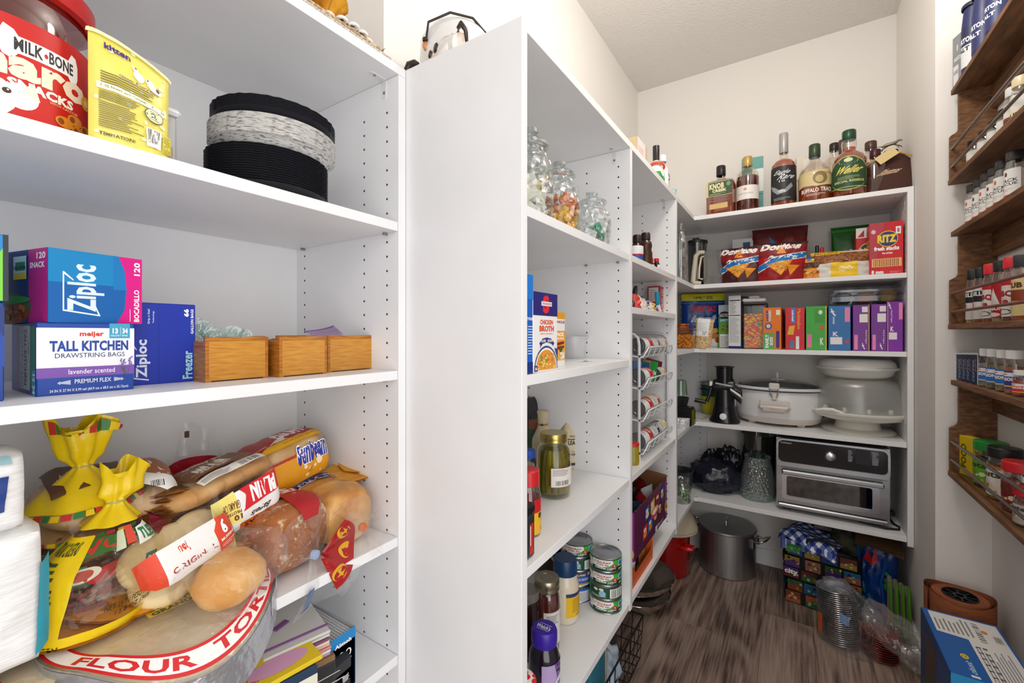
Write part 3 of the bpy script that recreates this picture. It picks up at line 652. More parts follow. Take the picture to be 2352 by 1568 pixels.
# golden bun loaf lying front to back beside the side panel
def yaw(d): return math.radians(d)
t = thing('bread_loaf', 'golden white loaf in clear film with an orange clip, nearest the side panel', 'bread', (-.885, .580, s4), rot=(0, 0, yaw(-2)))
f1 = loaf_fn(.235, .118, .118, seed=3, amp=.006)
loaf_mesh(f1).build('loaf', CRUST, t, 60); f1f = loaf_fn(.235, .118, .118, seed=9, amp=.003, grow=.004, freq=30); loaf_mesh(f1f).build('film', FILM, t, 70)
def art(a): a.rect(.05, .0, .34, 1, '#e8b81c').rect(.34, 0, .365, 1, '#b3201b').text('Sunbeam', .36, .1, .46, .95, '#24328a', .05, -90).text('Sunbeam', .38, .08, .54, .97, '#ffffff', .07, -90).text('Sunbeam', .39, .1, .53, .95, '#24328a', .04, -90)
bread_art(t, f1f, art, 12, 168)
gather(t, f1f, 1, FILMW, out=.03, flare=.05, fr=.035, clip='#d9681f', drop=.01)
# giant loaf lying along the back, on the golden loaf
t = thing('bread_loaf', 'giant white loaf in a red and yellow wrapper, on top of the bread pile', 'bread', (-.955, .535, s4+.102), rot=(yaw(-8), yaw(-9), D90+yaw(8)))
f2 = loaf_fn(.17, .135, .112, seed=5, amp=.004); loaf_mesh(f2).build('loaf', two('#c79a5e', '#e3c89b', 14, (1, 1, 1), .6), t, 60)
f2f = loaf_fn(.17, .135, .112, seed=12, amp=.003, grow=.0045, freq=26); loaf_mesh(f2f).build('film', FILM, t, 70)
def art(a):
    a.rect(.04, .55, .93, .72, '#e3a81d').rect(.04, .70, .93, .98, '#a81f22').poly([(.04, .72), (.5, .72), (.42, .98), (.04, .98)], '#efe0b5').rect(.04, .55, .55, .7, '#e3a81d')
    a.poly([(.06, .6), (.5, .86), (.93, .78), (.93, .96), (.04, .96)], '#a81f22').text('GIANT', .42, .78, .86, .93, '#ffffff', .06, shear=.1).text('NET WT 22 OZ (1 LB 6 OZ) 624g', .4, .62, .92, .65, '#6b4a12', .0)
    a.rect(.06, .02, .96, .36, '#e09a12').rect(.06, .34, .96, .37, '#b3201b').poly([(.86, .36), (.97, .5), (.97, .36)], '#e3a81d').text('Sunbeam', .44, .24, .93, .50, '#ffffff', .1, shear=.1).text('Sunbeam', .45, .255, .92, .485, '#2335a0', .05, shear=.1)
    a.blobs(.5, .05, .8, .3, 8, ['#f1d9a0', '#c98a2a', '#f4e3bd'], .02, .05, 3)
bread_art(t, f2f, art, -40, 105)
gather(t, f2f, 0, FILM, out=.04, flare=.0, clip=None, side=-1)
# wheat loaf in a red bag
t = thing('bread_loaf', 'seeded wheat loaf in a clear and red bag with a red fanned end', 'bread', (-.875, .445, s4+.002), rot=(0, 0, yaw(14)))
f3 = loaf_fn(.225, .15, .125, seed=8, amp=.006); loaf_mesh(f3).build('loaf', WHEAT, t, 60)
f3f = loaf_fn(.225, .15, .125, seed=2, amp=.003, grow=.0045, freq=28); loaf_mesh(f3f).build('film', FILM, t, 70)
def art(a):
    a.poly([(.30, 0), (.62, 0), (.72, .45), (.99, .40), (.99, .62), (.74, .75), (.62, 1), (.25, 1)], '#b5141a').poly([(.5, .3), (.63, .24), (.68, .62), (.54, .7)], '#f0e7df').text('whole grain', .53, .28, .63, .66, '#b5141a', .04, -90).poly([(.2, .0), (.3, 0), (.25, 1), (.16, 1)], '#8c0f15')
bread_art(t, f3f, art, 40, 150)
def art(a): a.rect(.1, .3, .62, .95, '#24345a').rect(.34, .15, .62, .9, '#f3f1ec').text('Nutrition Facts', .36, .78, .6, .87, '#111111', .03).text('120', .5, .6, .6, .72, '#111111', .04).lines(.36, .2, .6, .75, 9, '#333333', .35, 4)
bread_art(t, f3f, art, -10, 40, 'nutrition_panel')
tw = gather(t, f3f, 1, FILMW, mat('#b3141b', .25, bump=.3, bscale=50), out=.022, flare=.0, clip='#a9bfe0', drop=.0, tilt=(-.004, -.030))
fan = lambda x, y: (tw.x+.012+.02*y+.006*math.sin(x*9), tw.y+(.006+.07*y)*math.cos(math.radians(-75+135*x)), tw.z+(.006+.062*y)*math.sin(math.radians(-75+135*x))-.004*y)
G().grid(fan, 18, 6).build('fanned_end', mat('#a51218', .25, bump=.3, bscale=60), t, 70)
G().grid(lambda x, y: Vector(fan(x, .98+y*.28)), 18, 4).build('fan_film', FILMW, t, 70)
a = Art(lambda x, y: fan(1-x, y), .0001)
for cx, cy in ((.14, .68), (.52, .70), (.86, .68)): a.ell(cx, cy, .13, .19, '#d9a31d').ell(cx, cy+.05, .11, .15, '#a51218').ell(cx, cy, .02, .13, '#d9a31d').poly([(cx-.08, cy-.05), (cx, cy-.1), (cx, cy)], '#d9a31d').poly([(cx+.08, cy+.05), (cx, cy), (cx, cy+.08)], '#d9a31d').poly([(cx-.08, cy+.08), (cx, cy+.02), (cx, cy+.1)], '#d9a31d')
a.build(t, 'wheat_print', (10, 6))
def hang(x, y): return (tw.x+.006+.012*math.sin(y*3)+.004*math.sin(x*11), tw.y-.02+.19*x*(.25+.75*y)-.045*y, tw.z-.01-.095*y+.016*math.sin(x*5+1)+.03*x*y)
G().grid(hang, 22, 10).build('hanging_film', FILMW, t, 70)
a = Art(hang, .0001); a.rect(.08, .55, .18, .9, '#35588f').rect(.08, .9, .18, .93, '#111111')
for x, y, c in ((.70, .50, '#8f5a86'), (.76, .56, '#5a1420'), (.80, .60, '#56586a'), (.62, .60, '#cfcabd'), (.57, .70, '#3c4a63'), (.64, .74, '#a9b4c2'), (.82, .78, '#4a5566')): a.ell(x, y, .026, .034, c, 12)
a.build(t, 'bag_tags', (8, 6))
# lower layer: clear bag of pale buns carrying the bagels
t = thing('bun_bag', 'clear bag of pale buns beneath the bagel bags', 'buns', (-.955, .285, s4), rot=(0, 0, D90))
for i in range(4):
    for j in range(2):
        g = blob(G(), (-.10+.068*i, -.045+.07*j, .045), .04, i+j*3, .05, 18, (.95, 1, .95)); g.build('bun', TAN, t, 60)
ff = loaf_fn(.30, .165, .095, seed=21, amp=.004, grow=.003, freq=24); loaf_mesh(ff).build('film', FILM, t, 70)
# plain bagels
def torus(g, mx, R, r, m=0, n=24, k=10, sq=.85): return g.grid(lambda u, v: (math.cos(6.28318*u)*(R+r*math.cos(6.28318*v)), math.sin(6.28318*u)*(R+r*math.cos(6.28318*v)), r*sq*math.sin(6.28318*v)), n, k, True, True, m, mx)
t = thing('bagel_bag', 'bag of plain bagels with its white, orange and red label upside down', 'bagels', (-.872, .388, s4+.092), rot=(yaw(-6), yaw(-10), D90+yaw(10)))
for i in range(3):
    for j in range(2):
        g = torus(G(), Matrix.Translation((.036*(i-1), .012, .03+.058*j)) @ Matrix.Rotation(.12*(i-1), 4, 'Y'), .034, .026, sq=.66); g.build('bagel', two('#c98f4d', '#ddb27a', 18, (1, 1, 1), .55), t, 60)
fb = loaf_fn(.130, .142, .118, .5, .55, seed=31, amp=.003, grow=.003, freq=24); loaf_mesh(fb).build('film', FILM, t, 70)
def art(a):
    a.poly([(.05, .1), (.97, .0), (.98, .62), (.06, .55)], '#f4f3f0').poly([(.05, .3), (.35, .3), (.3, .6), (.06, .56)], '#f3e27a')
    a.poly([(.30, .06), (.95, .0), (.95, .2), (.30, .24)], '#e0661f').poly([(.31, .075), (.94, .015), (.94, .185), (.31, .225)], '#2a1712').poly([(.315, .085), (.935, .028), (.935, .175), (.315, .215)], '#e0661f').text("THOMAS'", .34, .075, .91, .19, '#2a1712', .03, 180).text('Bagels', .42, .25, .78, .38, '#2a2421', .03, 180, .25)
    a.poly([(.36, .42), (.97, .46), (.98, .63), (.36, .58), (.43, .5)], '#d81f2a').text('PLAIN', .5, .46, .86, .57, '#ffffff', .06, 180).text('10', .24, .34, .34, .42, '#7a4a1a', .05, 180).text('PROTEIN', .14, .43, .34, .46, '#7a4a1a', .03, 180).text('GRAMS OF', .14, .47, .34, .495, '#7a4a1a', .02, 180)
bread_art(t, fb, art, -45, 48)
def art(a): a.rect(.08, .0, .95, .3, '#efe9e2').bars(.55, .05, .82, .25, 14, '#222222').lines(.1, .05, .5, .25, 6, '#6b6560', .4, 3).rect(.08, .38, .9, .95, '#6e4426').text('grain nut', .2, .74, .72, .86, '#f0e6da', .04).text('crusty pud', .2, .60, .78, .71, '#f0e6da', .04).text('oat duh', .2, .46, .6, .57, '#f0e6da', .04).lines(.12, .42, .9, .92, 8, '#b87a4a', .2, 6)
bread_art(t, fb, art, 52, 125, 'top_print')
gather(t, fb, 0, FILM, out=.025, flare=.03, fr=.025, clip=None, side=-1, m2=mat('#7a1028', .25))
# raisin bagels
t = thing('bagel_bag', 'bag of raisin bagels with a brown printed bag, left of the plain bagels', 'bagels', (-.945, .225, s4+.098), rot=(yaw(4), yaw(4), D90+yaw(-6)))
RAIS = two('#dcb98c', '#4b2a1a', 34, (1, 1, 1), .7, .66, .70)
for i in range(2):
    for j in range(2):
        g = torus(G(), Matrix.Translation((.0+.05*(i-.5), -.01, .034+.05*j)) @ Matrix.Rotation(.25, 4, 'X') @ Matrix.Rotation(.1*j, 4, 'Y'), .037, .028, sq=.8); g.build('bagel', RAIS, t, 60)
fr_ = loaf_fn(.165, .15, .125, .55, .6, seed=41, amp=.004, grow=.003, freq=26); loaf_mesh(fr_).build('film', FILM, t, 70)
def art(a): a.poly([(.1, .35), (.55, .6), (.6, 1), (.05, 1)], '#5d3b26').text('bagels', .14, .66, .46, .82, '#eee3d6', .04).blobs(.1, .5, .5, .95, 10, ['#efe2d2', '#8a5a38'], .02, .05, 3).poly([(.6, .45), (.86, .2), (.97, .3), (.8, .85), (.66, .95)], '#f0eee9').poly([(.72, .6), (.9, .5), (.95, .85), (.75, .9)], '#a85c28').rect(.66, .95, .9, 1, '#3e97b0').bars(.74, .28, .84, .4, 8, '#333333')
bread_art(t, fr_, art, 5, 115)
def art(a): a.rect(.05, .0, .9, .16, '#c51d27').rect(.05, .16, .3, .8, '#33221a').text('TEN', .08, .2, .26, .36, '#f2efe9', .04).lines(.07, .4, .28, .7, 5, '#e7ddcf', .3, 3)
bread_art(t, fr_, art, -60, 5, 'lower_print')
# clear bag with a red print behind the bagels
t = thing('bread_bag_top', 'empty clear bag end with a red band and a dark tag, standing behind the bagels', 'plastic bag', (-1.03, .40, s4+.11), D90)
G().grid(lambda x, y: ((x-.5)*.12*(1-.4*y), .012*math.sin(x*8)+.01*y, .02+.125*y-.02*(2*x-1)**2+.012*math.sin(x*7)), 20, 8).build('film', FILMW, t, 70)
G().grid(lambda x, y: ((x-.5)*.13-.01, -.004+.012*math.sin(x*8), .0+.085*y-.03*(2*x-1)**2), 14, 5).build('red_band', mat('#a51a2a', .3, bump=.2), t, 70)
rbox('tag', .008, .002, .013, mat('#4a2d24', .5), t, .0005, (-.028, -.006, .125))
# english muffins
t = thing('english_muffin_bag', 'bag of English muffins with an orange and white label, at the front of the pile', 'muffins', (-.808, .298, s4+.062), rot=(yaw(-16), yaw(-15), D90+yaw(5)))
for i in range(3):
    for j in range(2):
        G().lathe([(0, 0), (.034, .001), (.039, .008), (.04, .016), (.037, .024), (.03, .028), (0, .029)], 28, 0, Matrix.Translation((-.034+.034*i, .004+.006*j, .012+.034*j)) @ Matrix.Rotation(yaw(62), 4, 'X') @ Matrix.Translation((0, 0, -.012))).build('muffin', two('#e6cf9f', '#9a5a20', 10, (1, 1, 1), .7, .58, .74), t, 60)
fm = loaf_fn(.128, .10, .10, .6, .65, seed=51, amp=.004, grow=.004, freq=26); loaf_mesh(fm).build('film', FILM, t, 70)
def art(a): a.rect(.02, .1, .98, .95, '#f0efec').rect(.02, .1, .2, .95, '#e0482a').rect(.74, .1, .98, .95, '#e0482a').text('meijer', .36, .70, .56, .84, '#d9412a', .02).text('ORIGINAL', .26, .4, .72, .56, '#b43a3a', .02).text('6', .82, .62, .88, .84, '#ffffff', .04).text('MUFFINS', .77, .46, .95, .55, '#ffffff', .03).lines(.77, .25, .94, .4, 2, '#f3d0c8', .4)
bread_art(t, fm, art, -40, 14, 'label_card', (10, 6))
gather(t, fm, 0, FILMW, out=.05, flare=.0, clip=None, side=-1)
# single bun bag in front
t = thing('bun_bag', 'round tan bun in a knotted clear bag at the shelf front', 'buns', (-.755, .342, s4+.018), rot=(0, yaw(4), yaw(-60)))
blob(G(), (.012, 0, .042), .051, 2, .14, 26, (1.05, .95, .78)).build('bun', TAN, t, 60)
fq = loaf_fn(.15, .115, .092, .75, .8, seed=61, amp=.006, grow=.002, freq=34); loaf_mesh(fq).build('film', FILMW, t, 70)
gather(t, fq, 0, FILMW, out=.04, flare=.05, fr=.035, clip='#f2f2f2', side=-1, up=.015)
# tortilla packs
def droop(x): d = max(0, x+.735); return -(d*d*7+d*.18)
def tort_pack(t, cx, cy, r, n, z0, m):
    for i in range(n):
        G().lathe([(0, 0), (r*.99, 0), (r, .0012), (r*.99, .0026), (0, .0026)], 48, 0).build('tortilla', m, t, 40)
        o = t.children[-1] if False else COL.objects[-1]
        for v in o.data.vertices: v.co.z += z0+i*.0034+droop(cx+v.co.x)+.0012*noise.noise(Vector((v.co.x*22+i*7, v.co.y*22, i)))
        o.location = (0, 0, 0)
TOR = two('#efe3c8', '#d9b983', 14, (1, 1, 1), .7, .5, .75)
cx, cy, R1 = -.808, .272, .142
t = thing('tortilla_pack', 'large pack of flour tortillas with a green and white flag drooping over the shelf edge', 'tortillas', (cx, cy, s4))
tort_pack(t, cx, cy, R1-.006, 8, .002, TOR)
def top(a, k): x = k*math.cos(math.radians(a)); return (x, k*math.sin(math.radians(a)), .0315+droop(cx+x)*1.0)
G().grid(lambda u, v: top(360*u, R1*v+.0005), 64, 14, True, False).build('film', clear('#f5f3ee', .06, .3, .2, .5, 40, .06), t, 70)
G().grid(lambda u, v: Vector(top(360*u, R1))-Vector((0, 0, .031*v)), 64, 4, True, False).build('film_edge', clear('#e8e8ea', .2, .5, .2, .6, 40, .2), t, 70)
a = Art(lambda x, y: Vector(top(-118+236*x, R1*(.99-.74*y)))+Vector((0, 0, .0004)), .0003)
N = 28
def arc(r0, r1, x0, x1): return [(x0+(x1-x0)*i/N, r0) for i in range(N+1)]+[(x1-(x1-x0)*i/N, r1) for i in range(N+1)]
a.rect(.04, .015, .98, .25, '#cf1a20').rect(.05, .05, .97, .215, '#f1efec').text('FLOUR  TORTILLAS', .22, .07, .93, .195, '#cf1a20', .03)
a.build(t, 'printed_band', (60, 14))
b = Art(lambda x, y: (-.09+.15*(1-y), -.105+.22*x, .0325+droop(cx-.09+.15*(1-y))), .0004)
b.poly([(.02, .45), (.26, .42), (.33, .78), (.20, .86), (.06, .74)], '#0b7a3a').poly([(.26, .42), (.52, .40), (.54, .74), (.33, .78)], '#f3f2ee').poly([(.52, .40), (.76, .44), (.74, .68), (.54, .74)], '#c81826')
for i in range(3):
    for j in range(10): b.ell(.35+.065*i+.012*((j % 2)*2-1), .47+.018*j+.02*i, .018, .016, ['#e0b426', '#c99a14'][j % 2], 8)
    b.poly([(.345+.065*i, .42+.02*i), (.355+.065*i, .42+.02*i), (.355+.065*i, .47+.02*i), (.345+.065*i, .47+.02*i)], '#3f7a3a')
b.rect(.30, .12, .62, .30, '#d9a726').text('BURRITO', .32, .22, .60, .29, '#1d4a26', .05).text('GRANDE', .32, .13, .58, .20, '#1d4a26', .05).rect(.28, .30, .6, .34, '#8d1f24')
b.build(t, 'printed_flag', (16, 16))
def skirt(x, y): a_ = -80+165*x; p = Vector(top(a_, R1+.001)); return p-Vector((-.004*y, 0, .002+.05*y))
G().grid(skirt, 40, 5).build('silver_side', mat('#b9bac0', .28, .7, bump=.5, bscale=40), t, 70)
a = Art(lambda x, y: skirt(x, 1-y), .0004); a.rect(.75, .45, .99, 1, '#eeeeee').text('8', .91, .55, .95, .97, '#c9141d', .06).text('TORTILLAS', .87, .36, .98, .5, '#c9141d', .04).build(t, 'count_print', (8, 3))
cx2, cy2 = -.790, .045
t2 = thing('tortilla_pack', 'tortilla pack with a red ringed label, cut off at the lower left corner', 'tortillas', (cx2, cy2, s4))
for i in range(6): G().lathe([(0, 0), (.098, 0), (.099, .0012), (0, .0026)], 40, 0).build('tortilla', TOR, t2, 40, (0, 0, .002+i*.0034))
G().lathe([(.101, 0), (.102, .022), (.098, .026), (0, .027)], 48).build('film', clear('#f5f3ee', .08, .35, .2, .5, 40, .12), t2, 70)
a = Art(lambda x, y: (.098*(y*2-1), .098*(x*2-1), .0274), .0001); a.fn = lambda x, y: (.098*(1-2*y), .098*(2*x-1), .0274); a.ell(.42, .5, .36, .36, '#c81a22', 28).ell(.42, .5, .33, .33, '#f3f2ef', 28).ell(.42, .5, .27, .27, '#d8b04a', 24).build(t2, 'printed_ring', (4, 4))
# tostada bags
def tostada_bag(label, loc, rz, n, r, zt, top_h, top_w, lean, tm, art):
    t = thing('tostada_bag', label, 'tostadas', loc, rz); d = plate_like(r, tm)
    for i in range(n): obj('tostada', d, t, (lean*i*.2, 0, .004+i*.0068), (.05*math.sin(i*2.1)+.05, .05*math.cos(i*1.7), i))
    zs = n*.0068; prof = [(r*.6, 0), (r*1.02, .004), (r*1.1, .03), (r*1.08, zs), (r*.82, zs+(zt-zs)*.35), (r*.38, zs+(zt-zs)*.75), (.011, zt-.004), (.009, zt+.003), (.02, zt+.012), (top_w*.8, zt+top_h*.6), (top_w, zt+top_h)]
    rr = prof_r(prof); Y = mat('#e8c60c', .28, bump=.25, bscale=30); Cc = clear('#fdf8ec', .02, .18, .12, .4, 40)
    g = G(); ns, nz = 44, 34
    def fn(u, v):
        z = v*(zt+top_h); a = 6.28318*u; q = rr(z); w = 1+.10*math.sin(a*7+z*20)*min(1, z/zt)**2+.04*noise.noise(Vector((math.cos(a)*3, math.sin(a)*3, z*30)))
        if z > zt: w *= 1+.25*math.cos(2*a)+.3*noise.noise(Vector((math.cos(a)*1.5, math.sin(a)*1.5, z*25))); 
        return (q*w*math.cos(a)+lean*z, q*w*math.sin(a), z-(.012*math.cos(a*3) if v > .97 else 0))
    g.grid(fn, ns, nz, True, False)
    k = 0
    for j in range(nz-1):
        for i in range(ns):
            z = (j+.5)/nz*(zt+top_h); a = 360*i/ns; yel = art(z/zt, a)
            g.m[k] = 0 if yel else 1; k += 1
    g.build('bag', [Y, Cc], t, 70)
    torus(G(), Matrix.Translation((lean*zt, 0, zt)), .0105, .0016, 0, 16, 6, 1).build('tie', mat('#b8b06a', .5), t)
    return t, fn
def plate_like(r, m): return G().grid(lambda u, v: (r*v*math.cos(6.283*u)*(1+.02*math.sin(9*u*6.283)), r*v*math.sin(6.283*u), .0022*v*v*math.sin(6.283*u*3)+.0015*v*v*math.cos(6.283*u*2)), 40, 5, True, False).grid(lambda u, v: (r*v*math.cos(6.283*u)*(1+.02*math.sin(9*u*6.283)), r*v*math.sin(6.283*u), .0025+.0022*v*v*math.sin(6.283*u*3)+.0015*v*v*math.cos(6.283*u*2)), 40, 5, True, False).mesh(m, 60)
TOST = two('#e8a630', '#cf851c', 30, (1, 1, 1), .65, .35, .7, .15)
t, fn = tostada_bag('tall yellow-topped bag of tostadas standing at the back, tied near the top', (-.915, .19, s4+.03), D90, 22, .066, .212, .066, .032, .03, two('#b9772a', '#935a1e', 30, (1, 1, 1), .7), lambda q, a: q > .74 or q < .06)
a = Art(lambda x, y: fn(.5+.5*x, y), .0002, .0012)
for k in range(18): a.rect(.02+.054*k, .545, .065+.054*k, .57, ['#c22a20', '#2c7a34', '#e8c60c'][k % 3]).rect(.02+.054*k, .43, .06+.054*k, .45, ['#2c7a34', '#c22a20', '#e8c60c'][k % 3]).rect(.02+.054*k, .955, .07+.054*k, .985, ['#c22a20', '#2c7a34', '#e8c60c'][k % 3])
a.poly([(.34, .36), (.5, .43), (.78, .42), (.62, .34)], '#2f7a33').text('VO', .42, .36, .66, .42, '#d9372a', .05).rect(.2, .22, .46, .31, '#1f7a3a').poly([(.42, .26), (.72, .30), (.74, .22), (.5, .2)], '#c41f26').ell(.44, .265, .09, .035, '#f2f2ee').ell(.44, .265, .05, .024, '#c44030').text('CORN', .36, .13, .66, .19, '#8a1f1a', .05).text('TOSTADAS', .25, .08, .6, .12, '#8a1f1a', .03)
a.build(t, 'bag_print', (20, 14))
t, fn = tostada_bag('yellow-edged clear bag of golden tostadas lying at the front, tied in a yellow knot', (-.842, .182, s4+.036), D90+.1, 13, .066, .160, .05, .024, .22, TOST, lambda q, a: q > .80 or q < .12 or (165 < a < 222 and q < .78))
a = Art(lambda x, y: fn(.49+.125*x, y*.54), .00015); a.lines(.1, .2, .9, .95, 13, '#3a5a1c', .5, 4).text('TOSTADAS CASERAS', .1, .97, .9, 1.08, '#3a4a1c', .03).build(t, 'bag_text', (6, 8))
a = Art(lambda x, y: fn(.64+.28*x, y*.62), .00015); a.text('SIN GLUTEN', -.5, .02, .0, .07, '#2a2a1a', .03).rect(.62, .56, .74, .70, '#1f6a34').text('22', .64, .59, .72, .67, '#ffffff', .04).text('NET WT / PESO NETO', .3, .28, .8, .34, '#3a2a10', .02).text('12.8 OZ (363g)', .4, .2, .8, .26, '#3a2a10', .02).rect(.30, .82, .42, .98, '#d9e0c0').rect(.44, .84, .56, 1.0, '#d8432a').poly([(.58, .8), (.85, .84), (.84, 1.0), (.6, .96)], '#eef0ea').text('TLES', .62, .84, .82, .95, '#1f7a44', .05).build(t, 'bag_print', (10, 8))
# napkins
def napkins(label, X, uR, z0, z1, w, seed, art):
    y1 = yl(uR, X); t = thing('napkin_pack', label, 'napkins', (X-.06, y1-w/2, z0), D90)
    def fn(x, y, s=1):
        c = (1-abs(2*x-1)**5)**.25; e = (1-abs(2*y-1)**5)**.25; n = noise.noise(Vector((x*6+seed, y*6, s)))*.003
        return ((x-.5)*w*(.9+.1*e), -s*(.058*min(c, e)**.7+n), (z1-z0)*(.5+(y-.5)*(.92+.08*c)))
    pillow(t, fn, two('#f2f2f1', '#dcdcda', 40, (1, 1, 6), .5, .3, .8, bump=.25), 26, 'pack')
    a = Art(fn, .0002, .0022); art(a); a.build(t, 'printed_label', (24, 24)); return t
def art(a): a.poly([(.60, .26), (.86, .30), (.88, .74), (.62, .76)], '#16387f').text('260', .64, .34, .77, .70, '#ffffff', .04, 90).text('PAPER NAPKINS', .80, .36, .84, .70, '#ffffff', .02, 90).poly([(.40, .9), (.9, .88), (.9, .96), (.4, .98)], '#8fb7c0').rect(.52, .3, .57, .8, '#7fae3a')
napkins('upper white napkin pack with a blue 260 label', -.752, 80, s4+.213, s4+.304, .17, 3, art)
def art(a): a.poly([(.42, .62), (.66, .50), (.66, .56), (.42, .68)], '#2a2c3a').poly([(.93, .08), (.99, .1), (.99, .78), (.95, .72)], '#2a9fb8')
napkins('lower white napkin pack with a dark bar and teal edge', -.756, 122, s4+.045, s4+.2125, .2, 7, art)
# ================================================================ alcove unit, lowest shelf
loc, wd = LW(s5, -.742, 752, 816, .24)
t = thing('envelope_box', 'torn-open blue and white box of envelopes on the lowest shelf', 'box', loc, D90); hE = zv(1447, -.742, yl(800, -.742))-s5
rbox('box', wd, .24, hE-.02, mat('#b9bec6', .5), t, .0008)
g = G().grid(lambda x, y: ((x-.5)*wd, -.12, y*hE), 2, 2).build('front_panel', mat('#1585c9', .4), t, None)
def torn(x, y, s): return (s*(wd/2+.0006), -.12+.24*x, y*(hE-.02+.02*(1-x)+(.012*x+.004*noise.noise(Vector((x*30, s, 0))) if s > 0 else -.012*x)))
G().grid(lambda x, y: torn(x, y, 1), 24, 2).grid(lambda x, y: torn(x, y, -1), 24, 2).build('torn_sides', mat('#c9ccd1', .55), t, None)
for i in range(10): G().box((-wd/2+.003+i*wd/10.6, -.115, hE-.02), (-wd/2+.0042+i*wd/10.6, .115, hE-.006)).build('envelope', mat('#e9eaec', .6), t, None)
a = Art(face(wd, .2402, hE)); a.text('Aimoh', .25, .80, .85, .87, '#ffffff', .04).text('100', .2, .56, .85, .70, '#ffffff', .0).text('Envelopes', .2, .49, .85, .55, '#ffffff', .0).lines(.2, .15, .8, .3, 3, '#d5ecf8', .4).build(t)
a = Art(lambda x, y: (-wd/2-.0008, .12-.24*x, y*hE)); a.rect(0, .55, .35, .86, '#2b2d36').text('Aimoh', .02, .62, .28, .72, '#f0f0f0', .03).rect(0, .0, .9, .5, '#e4e6ea').blobs(.4, .62, .98, .86, 7, ['#2d86c4', '#e8eef4'], .02, .05, 3).build(t, 'side_print')
yB = yl(640, -.76)
t = thing('card_stack', 'stack of grey and purple-edged cards tied with a purple cord', 'cards', (-.815, yl(668, -.80), s5+.1), D90-.25)
for i in range(7):
    rbox('card', .112-.002*(i % 2), .15, .0048, mat(['#b9a2c0', '#e9e4e0', '#d98f8c', '#e4b9a8', '#f0d9c8', '#7d4a66', '#d2cfca'][i], .55), t, .0015, (.002*math.sin(i), .001*math.cos(i*2), i*.0058))
rbox('top_card', .114, .152, .006, mat('#d3d0cc', .5), t, .003, (0, 0, 7*.0058)); rbox('ribbon', .115, .006, .0015, mat('#8a5a9a', .5), t, .0003, (0, -.055, 7*.0058+.0062)); rbox('bow', .03, .012, .003, mat('#7a4a88', .5), t, .001, (-.01, .0, 7*.0058+.0062), (0, 0, .5))
t = thing('note_folder', 'black folder and box beneath the card stack', 'folder', (-.82, yl(668, -.80), s5), D90-.25)
rbox('folder', .13, .17, .09, mat('#2b2c30', .5), t, .003); rbox('wood_edge', .128, .012, .01, mat('#8a6a4a', .6), t, .001, (0, -.079, .0901))
t = thing('hole_punch', 'black paper punch between the cards and the envelope box', 'punch', (-.80, yl(724, -.80), s5), D90+.12)
rbox('base', .045, .15, .03, mat('#1b1b1e', .4), t, .004); G().prism([(-.07, 0), (.075, 0), (.075, .02), (.04, .034), (-.05, .036), (-.07, .026)], -.021, .021, 0, Matrix.Translation((0, 0, .052)) @ Matrix.Rotation(-D90, 4, 'Z') @ Matrix.Rotation(D90, 4, 'X')).build('lever', mat('#222226', .35), t)
rbox('pad', .02, .09, .002, two('#3f4044', '#2a2a2e', 160, (1, 1, 1), .5, kind='X'), t, .0005, (0, .0, .03)); rbox('dial', .014, .004, .012, CHROME, t, .001, (.006, -.0751, .032))
for s in (-1, 1): rbox('hinge', .006, .05, .0225, mat('#1b1b1e', .4), t, .001, (s*.014, .03, .0302))
t = carton('yellow_booklet', 'yellow booklet with pink scribble lettering under the tortilla pack', 'booklet', (-.79, .345, s5+.136), D90-.15, .24, .17, .008, '#e6c61a', {'top': lambda a: a.text('Fantastic', .5, .1, .95, .3, '#c9558a', .02, 0, .3).ell(.75, .2, .2, .12, '#d9a0c4').lines(.1, .4, .8, .8, 6, '#b08a1a', .3)})
t = carton('cookbook', 'thick navy book with white lettering under the yellow booklet', 'book', (-.80, .35, s5), D90-.2, .22, .19, .135, '#223a55', {'top': lambda a: a.text('COOKING', .5, .1, .95, .25, '#e9e4d8', .03), 'front': lambda a: a.rect(0, .08, 1, .9, '#e8e2d4').rect(0, 0, 1, .09, '#223a55').rect(0, .9, 1, 1, '#223a55').lines(0, .1, 1.3, .88, 14, '#c9c2b2', .2)})
# ================================================================ left run, near bay: top shelf, glass jars
CUT = clear('#f6f9f9', .09, .7, .03, 1.0, 60, .0, stretch=(1, 1, 1), kind='voronoi')
def glass_jar(label, X, u, r, h, fill, Z=a1, cut=True):
    Y = yl(u, X); t = thing('glass_jar', label, 'jar', (X, Y, Z), D90)
    prof = [(0, .004), (r*.72, .003), (r*.8, 0), (r*.93, .012), (r, h*.3), (r, h*.48), (r*.9, h*.63), (r*.68, h*.7), (r*.66, h*.77)]
    turned(t, 'jar_body', prof, CUT if cut else GLASS, 40)
    turned(t, 'rim', [(r*.66, h*.765), (r*.72, h*.775), (r*.70, h*.80)], GLASS, 36)
    turned(t, 'lid', [(r*.5, h*.775), (r*.78, h*.80), (r*.78, h*.825), (r*.6, h*.865), (r*.2, h*.885), (r*.17, h*.91), (r*.33, h*.945), (r*.32, h*.985), (0, h)], clear('#e9eeee', .12, .7, .03), 36)
    fill(t, r*.86, h); return t
